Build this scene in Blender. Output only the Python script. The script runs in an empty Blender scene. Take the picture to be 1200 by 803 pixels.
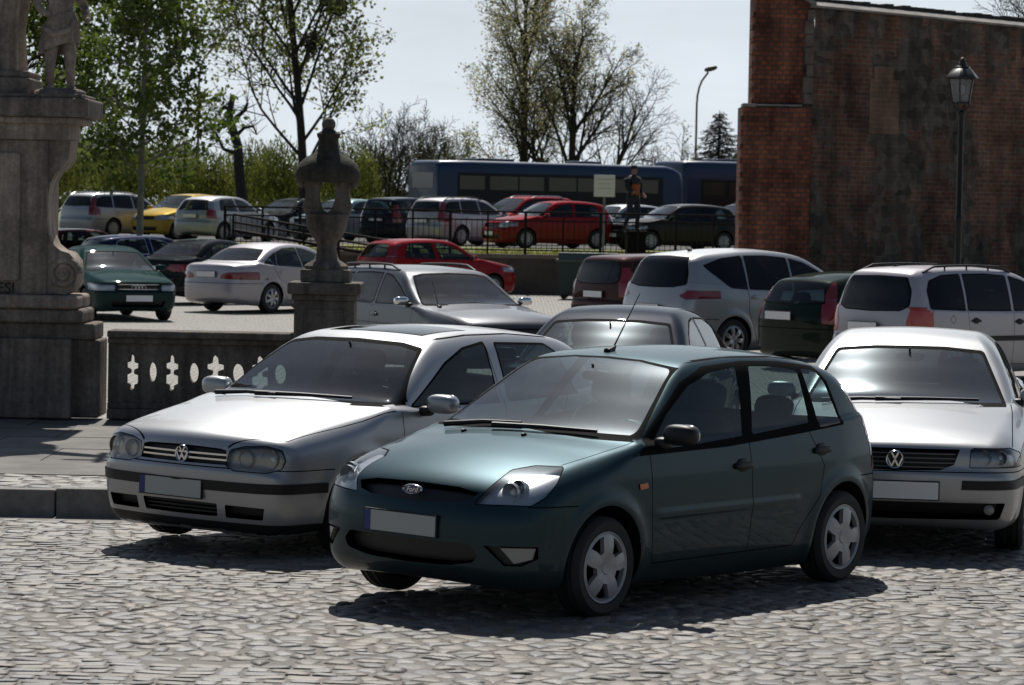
import bpy, bmesh, math, random
import numpy as np
from mathutils import Vector, Matrix
R = math.radians
random.seed(7); rng = np.random.default_rng(7)
S = bpy.context.scene
COL = S.collection

# ------------------------------------------------------------------ helpers
def props(o, label=None, cat=None, group=None, kind=None):
    if label: o['label'] = label
    if cat: o['category'] = cat
    if group: o['group'] = group
    if kind: o['kind'] = kind
    return o

def link(name, me, parent=None):
    o = bpy.data.objects.new(name, me); COL.objects.link(o)
    if parent: o.parent = parent
    return o

def mesh(name, verts, faces, mats, parent=None, smooth=False, mi=None, normals=None, uvless=True):
    me = bpy.data.meshes.new(name)
    me.from_pydata([tuple(map(float, v)) for v in verts], [], [tuple(map(int, f)) for f in faces])
    if not isinstance(mats, (list, tuple)): mats = [mats]
    for m in mats: me.materials.append(m)
    if mi is not None: me.polygons.foreach_set('material_index', np.asarray(mi, np.int32))
    if smooth or normals is not None: me.polygons.foreach_set('use_smooth', np.ones(len(me.polygons), bool))
    me.update()
    if normals is not None: me.normals_split_custom_set_from_vertices([tuple(map(float, n)) for n in normals])
    return link(name, me, parent)

def empty(name, loc, rz=0, label=None, cat=None, group=None, parent=None):
    o = bpy.data.objects.new(name, None); COL.objects.link(o)
    o.location = loc; o.rotation_euler = (0, 0, rz); o.empty_display_size = .2
    if parent: o.parent = parent
    return props(o, label, cat, group)

class MB:
    """collects simple solids into one mesh"""
    def __init__(s): s.v = []; s.f = []; s.m = []; s.sm = []; s.cur = 0; s.smooth = False
    def add(s, v, f):
        n = len(s.v); s.v += [tuple(p) for p in v]; s.f += [tuple(i + n for i in q) for q in f]
        s.m += [s.cur] * len(f); s.sm += [s.smooth] * len(f); return s
    def box(s, x0, y0, z0, x1, y1, z1, b=0.0, M=None):
        if b <= 0:
            v = [(x0,y0,z0),(x1,y0,z0),(x1,y1,z0),(x0,y1,z0),(x0,y0,z1),(x1,y0,z1),(x1,y1,z1),(x0,y1,z1)]
            f = [(0,3,2,1),(4,5,6,7),(0,1,5,4),(1,2,6,5),(2,3,7,6),(3,0,4,7)]
        else:
            bm = bmesh.new(); bmesh.ops.create_cube(bm, size=1)
            for q in bm.verts:
                q.co = Vector(((x0+x1)/2 + q.co.x*(x1-x0), (y0+y1)/2 + q.co.y*(y1-y0), (z0+z1)/2 + q.co.z*(z1-z0)))
            bmesh.ops.bevel(bm, geom=bm.edges[:], offset=b, segments=3, affect='EDGES', profile=.5)
            bm.verts.index_update(); v = [q.co[:] for q in bm.verts]; f = [[q.index for q in p.verts] for p in bm.faces]; bm.free()
        if M is not None: v = [(M @ Vector(p))[:] for p in v]
        return s.add(v, f)
    def tube(s, pts, r, n=8, cap=True):
        pts = [Vector(p) for p in pts]; rs = r if isinstance(r, (list, tuple)) else [r] * len(pts)
        v = []; f = []; up = None
        for i, p in enumerate(pts):
            d = (pts[min(i+1, len(pts)-1)] - pts[max(i-1, 0)]).normalized()
            if up is None: up = d.orthogonal().normalized()
            else:
                up = (up - d * up.dot(d)); up = up.normalized() if up.length > 1e-6 else d.orthogonal().normalized()
            w = d.cross(up)
            for k in range(n):
                a = 2*math.pi*k/n; v.append((p + (up*math.cos(a) + w*math.sin(a))*rs[i])[:])
        for i in range(len(pts)-1):
            for k in range(n):
                f.append((i*n+k, i*n+(k+1) % n, (i+1)*n+(k+1) % n, (i+1)*n+k))
        if cap: f.append(tuple(range(n-1, -1, -1))); f.append(tuple((len(pts)-1)*n+k for k in range(n)))
        return s.add(v, f)
    def lathe(s, prof, n=24, M=None, cap=False):
        """prof: (r, z) revolved about z"""
        v = []; f = []
        for (r, z) in prof:
            for k in range(n):
                a = 2*math.pi*k/n; v.append((r*math.cos(a), r*math.sin(a), z))
        for i in range(len(prof)-1):
            for k in range(n):
                f.append((i*n+k, i*n+(k+1) % n, (i+1)*n+(k+1) % n, (i+1)*n+k))
        if cap: f.append(tuple(range(n-1, -1, -1))); f.append(tuple((len(prof)-1)*n+k for k in range(n)))
        if M is not None: v = [(M @ Vector(p))[:] for p in v]
        return s.add(v, f)
    def prism(s, poly, z0, z1, M=None):
        """poly (x,y) extruded in z"""
        n = len(poly); v = [(x, y, z0) for x, y in poly] + [(x, y, z1) for x, y in poly]
        f = [tuple(range(n-1, -1, -1)), tuple(range(n, 2*n))] + [(i, (i+1) % n, n+(i+1) % n, n+i) for i in range(n)]
        if M is not None: v = [(M @ Vector(p))[:] for p in v]
        return s.add(v, f)
    def build(s, name, mats, parent=None):
        me = bpy.data.meshes.new(name); me.from_pydata(s.v, [], s.f)
        for m in (mats if isinstance(mats, (list, tuple)) else [mats]): me.materials.append(m)
        me.polygons.foreach_set('material_index', np.array(s.m, np.int32)); me.polygons.foreach_set('use_smooth', np.array(s.sm, bool))
        me.update()
        bm = bmesh.new(); bm.from_mesh(me); bmesh.ops.recalc_face_normals(bm, faces=bm.faces[:]); bm.to_mesh(me); bm.free()
        if any(s.sm):
            try: me.set_sharp_from_angle(angle=R(42))
            except Exception: pass
        return link(name, me, parent)

# ------------------------------------------------------------------ materials
MATS = {}
def nt(name):
    m = bpy.data.materials.new(name); m.use_nodes = True; t = m.node_tree; t.nodes.clear()
    out = t.nodes.new('ShaderNodeOutputMaterial'); return m, t, out
def N(t, typ, **kw):
    n = t.nodes.new(typ)
    for k, v in kw.items():
        if k in n.inputs: n.inputs[k].default_value = v
        else: setattr(n, k, v)
    return n
def pbsdf(t, col=(.5, .5, .5), rough=.5, metal=0., spec=.5, coat=0., coatr=.03):
    b = t.nodes.new('ShaderNodeBsdfPrincipled')
    b.inputs['Base Color'].default_value = (*col, 1); b.inputs['Roughness'].default_value = rough
    b.inputs['Metallic'].default_value = metal; b.inputs['Specular IOR Level'].default_value = spec
    b.inputs['Coat Weight'].default_value = coat; b.inputs['Coat Roughness'].default_value = coatr
    return b
def plain(name, col, rough=.5, metal=0., spec=.5, coat=0., var=0., vscale=3., bump=0., bscale=30.):
    if name in MATS: return MATS[name]
    m, t, out = nt(name); b = pbsdf(t, col, rough, metal, spec, coat)
    t.links.new(b.outputs[0], out.inputs[0])
    if var > 0 or bump > 0:
        tc = N(t, 'ShaderNodeTexCoord')
    if var > 0:
        nz = N(t, 'ShaderNodeTexNoise', Scale=vscale, Detail=6., Roughness=.65); t.links.new(tc.outputs['Object'], nz.inputs[0])
        mp = N(t, 'ShaderNodeMapRange'); t.links.new(nz.outputs[0], mp.inputs[0])
        mp.inputs[1].default_value = .3; mp.inputs[2].default_value = .7; mp.inputs[3].default_value = 1-var; mp.inputs[4].default_value = 1+var
        mx = N(t, 'ShaderNodeMix', data_type='RGBA', blend_type='MULTIPLY'); mx.inputs[0].default_value = 1
        mx.inputs[6].default_value = (*col, 1); t.links.new(mp.outputs[0], mx.inputs[7]); t.links.new(mx.outputs[2], b.inputs['Base Color'])
    if bump > 0:
        n2 = N(t, 'ShaderNodeTexNoise', Scale=bscale, Detail=5.); t.links.new(tc.outputs['Object'], n2.inputs[0])
        bp = N(t, 'ShaderNodeBump', Strength=bump, Distance=.02); t.links.new(n2.outputs[0], bp.inputs['Height']); t.links.new(bp.outputs[0], b.inputs['Normal'])
    MATS[name] = m; return m
def streaked(name, col, var=.45):
    """weathered stone: cloudy tone, rain streaks down the faces, lichen specks"""
    m, t, out = nt(name); b = pbsdf(t, col, .9, spec=.2); t.links.new(b.outputs[0], out.inputs[0]); tc = N(t, 'ShaderNodeTexCoord'); last = None
    for sc, det, lo, hi, a, c in (((2.2, 2.2, 2.2), 8., .3, .7, 1-var, 1+var*.8), ((9, 9, .7), 5., .38, .66, .62, 1.15), ((26, 26, 26), 5., .3, .72, .72, 1.22)):
        mp = N(t, 'ShaderNodeMapping'); mp.inputs['Scale'].default_value = sc; t.links.new(tc.outputs['Object'], mp.inputs[0]); nz = N(t, 'ShaderNodeTexNoise', Scale=1., Detail=det, Roughness=.65); t.links.new(mp.outputs[0], nz.inputs[0])
        mr = N(t, 'ShaderNodeMapRange'); t.links.new(nz.outputs[0], mr.inputs[0]); mr.inputs[1].default_value = lo; mr.inputs[2].default_value = hi; mr.inputs[3].default_value = a; mr.inputs[4].default_value = c
        mx = N(t, 'ShaderNodeMix', data_type='RGBA', blend_type='MULTIPLY'); mx.inputs[0].default_value = 1
        if last is None: mx.inputs[6].default_value = (*col, 1)
        else: t.links.new(last, mx.inputs[6])
        t.links.new(mr.outputs[0], mx.inputs[7]); last = mx.outputs[2]
    t.links.new(last, b.inputs['Base Color']); bp = N(t, 'ShaderNodeBump', Strength=.6, Distance=.02); t.links.new(nz.outputs[0], bp.inputs['Height']); t.links.new(bp.outputs[0], b.inputs['Normal']); return m
def paint(name, col, metal=.45, rough=.33, coat=.6):
    """car paint: metallic base under clear coat with a thin dusty film; the inside of the panel is dark trim"""
    if name in MATS: return MATS[name]
    m, t, out = nt(name); b = pbsdf(t, col, rough, metal, .0, coat, .04); b.inputs['Coat IOR'].default_value = 1.38
    tc = N(t, 'ShaderNodeTexCoord')
    nz = N(t, 'ShaderNodeTexNoise', Scale=2.2, Detail=7., Roughness=.7); t.links.new(tc.outputs['Object'], nz.inputs[0])
    mr = N(t, 'ShaderNodeMapRange'); t.links.new(nz.outputs[0], mr.inputs[0])
    mr.inputs[1].default_value = .3; mr.inputs[2].default_value = .75; mr.inputs[3].default_value = .006; mr.inputs[4].default_value = .035
    t.links.new(mr.outputs[0], b.inputs['Coat Roughness'])
    # road dust that thickens toward the sills
    sep = N(t, 'ShaderNodeSeparateXYZ'); t.links.new(tc.outputs['Object'], sep.inputs[0])
    dz = N(t, 'ShaderNodeMapRange'); t.links.new(sep.outputs[2], dz.inputs[0])
    dz.inputs[1].default_value = .75; dz.inputs[2].default_value = .15; dz.inputs[3].default_value = .015; dz.inputs[4].default_value = .30
    mu = N(t, 'ShaderNodeMath', operation='MULTIPLY'); t.links.new(dz.outputs[0], mu.inputs[0]); t.links.new(nz.outputs[0], mu.inputs[1])
    mx = N(t, 'ShaderNodeMix', data_type='RGBA'); mx.inputs[6].default_value = (*col, 1); mx.inputs[7].default_value = (.17, .15, .13, 1)
    t.links.new(mu.outputs[0], mx.inputs[0]); t.links.new(mx.outputs[2], b.inputs['Base Color'])
    inner = pbsdf(t, (.02, .02, .022), .8)
    geo = N(t, 'ShaderNodeNewGeometry'); mix = N(t, 'ShaderNodeMixShader')
    t.links.new(geo.outputs['Backfacing'], mix.inputs[0]); t.links.new(b.outputs[0], mix.inputs[1]); t.links.new(inner.outputs[0], mix.inputs[2])
    t.links.new(mix.outputs[0], out.inputs[0]); MATS[name] = m; return m
def glass(name, tint=(.62, .68, .67), ior=1.75, dirt=.05, sheen=.02, srough=.22):
    if name in MATS: return MATS[name]
    m, t, out = nt(name)
    tr = N(t, 'ShaderNodeBsdfTransparent'); tr.inputs[0].default_value = (*tint, 1)
    gl = N(t, 'ShaderNodeBsdfGlossy', Roughness=.015); gl.inputs[0].default_value = (1, 1, 1, 1)
    fr = N(t, 'ShaderNodeFresnel', IOR=ior)
    ge = N(t, 'ShaderNodeNewGeometry'); im = N(t, 'ShaderNodeMix', data_type='FLOAT'); im.inputs[2].default_value = ior; im.inputs[3].default_value = 1/ior
    t.links.new(ge.outputs['Backfacing'], im.inputs[0]); t.links.new(im.outputs[0], fr.inputs['IOR'])
    mx = N(t, 'ShaderNodeMixShader'); t.links.new(fr.outputs[0], mx.inputs[0]); t.links.new(tr.outputs[0], mx.inputs[1]); t.links.new(gl.outputs[0], mx.inputs[2])
    df = N(t, 'ShaderNodeBsdfDiffuse'); df.inputs[0].default_value = (.38, .41, .43, 1)
    tc = N(t, 'ShaderNodeTexCoord'); nz = N(t, 'ShaderNodeTexNoise', Scale=4., Detail=6., Roughness=.7); t.links.new(tc.outputs['Object'], nz.inputs[0])
    mr = N(t, 'ShaderNodeMapRange'); t.links.new(nz.outputs[0], mr.inputs[0]); mr.inputs[1].default_value = .35; mr.inputs[2].default_value = .75; mr.inputs[3].default_value = dirt*.4; mr.inputs[4].default_value = dirt*1.6
    g2 = N(t, 'ShaderNodeBsdfGlossy', Roughness=srough); g2.inputs[0].default_value = (.80, .92, 1, 1); m0 = N(t, 'ShaderNodeMixShader'); m0.inputs[0].default_value = sheen
    t.links.new(mx.outputs[0], m0.inputs[1]); t.links.new(g2.outputs[0], m0.inputs[2]); mx = m0
    m2 = N(t, 'ShaderNodeMixShader'); t.links.new(mr.outputs[0], m2.inputs[0]); t.links.new(mx.outputs[0], m2.inputs[1]); t.links.new(df.outputs[0], m2.inputs[2])
    t.links.new(m2.outputs[0], out.inputs[0]); MATS[name] = m; return m

M_black = plain('black_plastic', (.010, .010, .011), .5, spec=.35)
M_rubber = plain('rubber_seal', (.008, .008, .008), .8, spec=.03)
M_under = plain('underbody', (.008, .008, .008), .95, spec=.1)
M_tyre = plain('tyre_rubber', (.016, .016, .017), .75, var=.3, vscale=8)
M_cover = plain('wheel_cover', (.36, .36, .37), .42, metal=.25, var=.12, vscale=6)
M_alloy = plain('alloy_rim', (.45, .45, .46), .3, metal=.7)
M_chrome = plain('chrome', (.75, .75, .76), .12, metal=1.)
M_reflector = plain('lamp_reflector', (.46, .49, .53), .3, metal=.4)
M_lensd = plain('dim_lamp_glass', (.30, .29, .27), .15, spec=.8)
M_tailo = plain('tail_lamp_orange_red', (.42, .035, .012), .16, coat=1., spec=.6)
M_seat = plain('seat_cloth', (.045, .046, .05), .9, var=.2, vscale=12)
M_seatl = plain('seat_cloth_grey', (.10, .10, .105), .9, var=.2, vscale=12)
M_dashl = plain('sunlit_dashboard_plastic', (.20, .21, .20), .5)  # dashboard plastic with the sun on its top put into the colour
M_dash = plain('dashboard_plastic', (.05, .052, .052), .55)
M_grille = plain('grille_black', (.01, .01, .011), .5)
M_plate = plain('plate_blank', (.38, .40, .375), .55)
M_platew = plain('plate_white', (.85, .85, .83), .5)
M_blue = plain('plate_blue_strip', (.02, .035, .16), .5)
M_gap = plain('panel_gap', (.006, .006, .006), .9, spec=.05)
M_red = plain('tail_lamp_red', (.22, .008, .010), .16, coat=1., spec=.6)
M_redw = plain('tail_lamp_clear', (.55, .45, .42), .2, coat=1.)
M_orange = plain('indicator_orange', (.55, .09, .015), .25, coat=1.)
M_lens = plain('lamp_bulb_glass', (.8, .8, .78), .1, spec=.9)
G_ws = glass('windscreen_glass', (.56, .67, .67), 1.7, .022, .0015)
G_wsd = glass('dusty_windscreen_glass', (.50, .62, .63), 1.75, .055, .020, .34)
G_glare = glass('glaring_windscreen_glass', (.46, .57, .58), 1.75, .03, .045, .14)
G_side = glass('side_glass', (.40, .48, .48), 1.45, .006, .0)
G_dark = glass('privacy_and_shade_glass', (.08, .09, .09), 1.38, .005, .0)  # real dark tint, and on the grey estate a stand-in for cabin shade
G_lamp = glass('lamp_glass', (.92, .93, .94), 1.55, .07)

# ------------------------------------------------------------------ camera (1200 px wide photograph, focal length 3700 px)
FPX = 3700.; HC = 2.308; PITCH = math.atan((401.5-243)/FPX); ROLL = R(1.1)
def px(u, v, d):
    """world point at forward distance d (m) seen at pixel (u, v)"""
    du, dv = u-600, v-401.5; c, s = math.cos(ROLL), math.sin(ROLL)
    x = (du*c + dv*s); y = (-du*s + dv*c)
    cp, sp = math.cos(PITCH), math.sin(PITCH)
    # camera axes: right=(1,0,0) up=(0,sp,cp) fwd=(0,cp,-sp)
    dirv = Vector((x/FPX, cp - (y/FPX)*sp, -sp - (y/FPX)*cp))
    return Vector((0, 0, HC)) + dirv * (d/dirv.y)
def ground(u, v, z=0.):
    p = px(u, v, 10.); k = (z-HC)/(p.z-HC)
    return Vector((p.x*k, p.y*k, z))
cam = bpy.data.cameras.new('camera'); camo = bpy.data.objects.new('camera', cam); COL.objects.link(camo)
cam.sensor_width = 36; cam.lens = 36*FPX/1200; cam.clip_start = .5; cam.clip_end = 6000
camo.matrix_world = Matrix.Translation((0, 0, HC)) @ Matrix.Rotation(R(90)-PITCH, 4, 'X') @ Matrix.Rotation(ROLL, 4, 'Z')
cam.dof.use_dof = True; cam.dof.focus_distance = 20.5; cam.dof.aperture_fstop = 9.
S.camera = camo

# ------------------------------------------------------------------ light
SUN_EL, SUN_AZ = 51., -4.      # azimuth: degrees to the right of straight ahead
W = bpy.data.worlds.new('World'); S.world = W; W.use_nodes = True
t = W.node_tree; bg = t.nodes['Background']
sky = t.nodes.new('ShaderNodeTexSky'); sky.sky_type = 'NISHITA'; sky.sun_disc = False
sky.sun_elevation = R(SUN_EL); sky.sun_rotation = R(SUN_AZ); sky.air_density = 1.; sky.dust_density = .6; sky.ozone_density = 1.5
# thin bright cirrus veil on the sun's side of the sky
_tc = N(t, 'ShaderNodeTexCoord'); _sd = Vector((math.sin(R(SUN_AZ))*math.cos(R(SUN_EL)), math.cos(R(SUN_AZ))*math.cos(R(SUN_EL)), math.sin(R(SUN_EL))))
_sx = N(t, 'ShaderNodeSeparateXYZ'); t.links.new(_tc.outputs['Generated'], _sx.inputs[0])
_me = N(t, 'ShaderNodeMapRange', interpolation_type='SMOOTHSTEP'); t.links.new(_sx.outputs[2], _me.inputs[0]); _me.inputs[1].default_value = .14; _me.inputs[2].default_value = .50; _me.inputs[3].default_value = .93; _me.inputs[4].default_value = .10
_ma = N(t, 'ShaderNodeMapRange', interpolation_type='SMOOTHSTEP'); t.links.new(_sx.outputs[1], _ma.inputs[0]); _ma.inputs[1].default_value = -.25; _ma.inputs[2].default_value = .75; _ma.inputs[3].default_value = .05; _ma.inputs[4].default_value = 1.
_mr = N(t, 'ShaderNodeMath', operation='MULTIPLY'); t.links.new(_me.outputs[0], _mr.inputs[0]); t.links.new(_ma.outputs[0], _mr.inputs[1])
_mp = N(t, 'ShaderNodeMapping'); _mp.inputs['Scale'].default_value = (5, 5, 22); t.links.new(_tc.outputs['Generated'], _mp.inputs[0])
_nz = N(t, 'ShaderNodeTexNoise', Scale=1., Detail=7., Roughness=.6); t.links.new(_mp.outputs[0], _nz.inputs[0])
_nr = N(t, 'ShaderNodeMapRange'); t.links.new(_nz.outputs[0], _nr.inputs[0]); _nr.inputs[1].default_value = .35; _nr.inputs[2].default_value = .7; _nr.inputs[3].default_value = .88; _nr.inputs[4].default_value = 1.06
_vc = N(t, 'ShaderNodeMix', data_type='RGBA', blend_type='MULTIPLY'); _vc.inputs[0].default_value = 1; _vc.inputs[6].default_value = (15.4, 16.9, 18.4, 1); t.links.new(_nr.outputs[0], _vc.inputs[7])
_mx = N(t, 'ShaderNodeMix', data_type='RGBA'); t.links.new(_mr.outputs[0], _mx.inputs[0]); t.links.new(sky.outputs[0], _mx.inputs[6]); t.links.new(_vc.outputs[2], _mx.inputs[7])
t.links.new(_mx.outputs[2], bg.inputs[0]); bg.inputs[1].default_value = .05
sl = bpy.data.lights.new('sun', 'SUN'); sl.energy = 4.8; sl.angle = R(.53); sl.color = (1, .955, .89)
so = bpy.data.objects.new('sun', sl); COL.objects.link(so)
az = R(SUN_AZ); el = R(SUN_EL)
so.rotation_euler = (Vector((math.sin(az)*math.cos(el), math.cos(az)*math.cos(el), math.sin(el)))).to_track_quat('Z', 'Y').to_euler()
so.location = (0, 60, 60)
V = S.view_settings; V.view_transform = 'Standard'; V.look = 'None'; V.gamma = 1; V.exposure = 0
S.cycles.max_bounces = 8; S.cycles.transparent_max_bounces = 16; S.cycles.glossy_bounces = 4; S.cycles.diffuse_bounces = 3
S.cycles.caustics_reflective = False; S.cycles.caustics_refractive = False; S.cycles.sample_clamp_indirect = 4.
# ------------------------------------------------------------------ car body: an implicit shell from side, plan and section curves
def sstep(a, b, x):
    q = np.clip((x-a)/(b-a), 0, 1); return q*q*(3-2*q)
def curve(pts):
    p = sorted(pts); x = np.array([a for a, _ in p], float); y = np.array([b for _, b in p], float)
    if len(x) == 1: return lambda q: np.full_like(q, y[0])
    h = np.diff(x); d = np.diff(y)/h; m = np.zeros(len(x))
    m[0], m[-1] = d[0], d[-1]
    for i in range(1, len(x)-1):
        m[i] = 0 if d[i-1]*d[i] <= 0 else 3*(h[i-1]+h[i])/((2*h[i]+h[i-1])/d[i-1] + (h[i]+2*h[i-1])/d[i])
    X = np.linspace(x[0], x[-1], 500); k = np.clip(np.searchsorted(x, X, 'right')-1, 0, len(h)-1)
    u = (X-x[k])/h[k]; u2, u3 = u*u, u*u*u
    Y = (2*u3-3*u2+1)*y[k] + (u3-2*u2+u)*h[k]*m[k] + (-2*u3+3*u2)*y[k+1] + (u3-u2)*h[k]*m[k+1]
    return lambda q: np.interp(q, X, Y)
def crom(pts, n=8):
    P = [np.array(p, float) for p in pts]; out = []; L = len(P)
    for i in range(L):
        p0, p1, p2, p3 = P[i-1], P[i], P[(i+1) % L], P[(i+2) % L]
        t0 = 0; t1 = t0+max(np.linalg.norm(p1-p0), 1e-6)**.5; t2 = t1+max(np.linalg.norm(p2-p1), 1e-6)**.5; t3 = t2+max(np.linalg.norm(p3-p2), 1e-6)**.5
        for q in range(n):
            tt = t1+(t2-t1)*q/n
            a1 = p0*(t1-tt)/(t1-t0)+p1*(tt-t0)/(t1-t0); a2 = p1*(t2-tt)/(t2-t1)+p2*(tt-t1)/(t2-t1); a3 = p2*(t3-tt)/(t3-t2)+p3*(tt-t2)/(t3-t2)
            b1 = a1*(t2-tt)/(t2-t0)+a2*(tt-t0)/(t2-t0); b2 = a2*(t3-tt)/(t3-t1)+a3*(tt-t1)/(t3-t1)
            out.append(b1*(t2-tt)/(t2-t1)+b2*(tt-t1)/(t2-t1))
    return np.array(out)
def sdf_grid(poly, res):
    x0, z0 = poly.min(0)-.35; x1, z1 = poly.max(0)+.35
    xs = np.arange(x0, x1, res); zs = np.arange(z0, z1, res); gx, gz = np.meshgrid(xs, zs, indexing='ij')
    px_, pz_ = gx.ravel(), gz.ravel(); d = np.full(px_.shape, 1e9); ins = np.zeros(px_.shape, bool)
    for a, b in zip(poly, np.roll(poly, -1, 0)):
        e = b-a; l2 = (e**2).sum()
        if l2 < 1e-12: continue
        u = np.clip(((px_-a[0])*e[0]+(pz_-a[1])*e[1])/l2, 0, 1)
        d = np.minimum(d, (px_-a[0]-u*e[0])**2+(pz_-a[1]-u*e[1])**2)
        c = ((a[1] > pz_) != (b[1] > pz_))
        if a[1] != b[1]: ins ^= c & (px_ < a[0]+(pz_-a[1])/(b[1]-a[1])*e[0])
    d = np.sqrt(d); d[ins] *= -1; G = d.reshape(gx.shape)
    for _ in range(max(1, int(round(.022/res)))):        # soften creases a little
        G[1:-1] = .25*G[:-2]+.5*G[1:-1]+.25*G[2:]; G[:, 1:-1] = .25*G[:, :-2]+.5*G[:, 1:-1]+.25*G[:, 2:]
    return xs[0], zs[0], res, G
def samp(g, x, z):
    x0, z0, r, G = g; i = np.clip((x-x0)/r, 0, G.shape[0]-1.001); j = np.clip((z-z0)/r, 0, G.shape[1]-1.001)
    a = i.astype(int); b = j.astype(int); u = i-a; v = j-b
    return G[a, b]*(1-u)*(1-v)+G[a+1, b]*u*(1-v)+G[a, b+1]*(1-u)*v+G[a+1, b+1]*u*v
def roundpoly(poly, r, n=5):
    out = []; L = len(poly)
    for i in range(L):
        p = Vector(poly[i][:2]); a = Vector(poly[i-1][:2]); b = Vector(poly[(i+1) % L][:2])
        rr = poly[i][2] if len(poly[i]) > 2 else r
        if rr <= 0: out.append(tuple(p)); continue
        d1 = (a-p); d2 = (b-p); k = min(rr, d1.length*.45, d2.length*.45)
        q1 = p+d1.normalized()*k; q2 = p+d2.normalized()*k
        for s in range(n+1):
            u = s/n; out.append(tuple(q1*(1-u)**2+p*2*u*(1-u)+q2*u*u))
    return out
def inset(poly, d):
    L = len(poly); A = sum(poly[i][0]*poly[(i+1) % L][1]-poly[(i+1) % L][0]*poly[i][1] for i in range(L)); sg = 1 if A > 0 else -1
    out = []
    for i in range(L):
        p = Vector(poly[i][:2]); a = Vector(poly[i-1][:2]); b = Vector(poly[(i+1) % L][:2])
        e1 = (p-a).normalized(); e2 = (b-p).normalized(); n1 = Vector((-e1.y, e1.x))*sg; n2 = Vector((-e2.y, e2.x))*sg
        m = n1+n2; m = m/max(m.dot(n1), .2); out.append(tuple(p+m*d)+tuple(poly[i][2:]))
    return out
AX = {'side': (Vector((1, 0, 0)), Vector((0, 0, 1))), 'front': (Vector((0, 1, 0)), Vector((0, 0, 1))), 'top': (Vector((1, 0, 0)), Vector((0, 1, 0)))}
def oblique(az, el=0):
    a = R(az); e = R(el)
    return Vector((-math.sin(a), math.cos(a), 0)), Vector((-math.cos(a)*math.sin(e), -math.sin(a)*math.sin(e), math.cos(e)))

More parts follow.
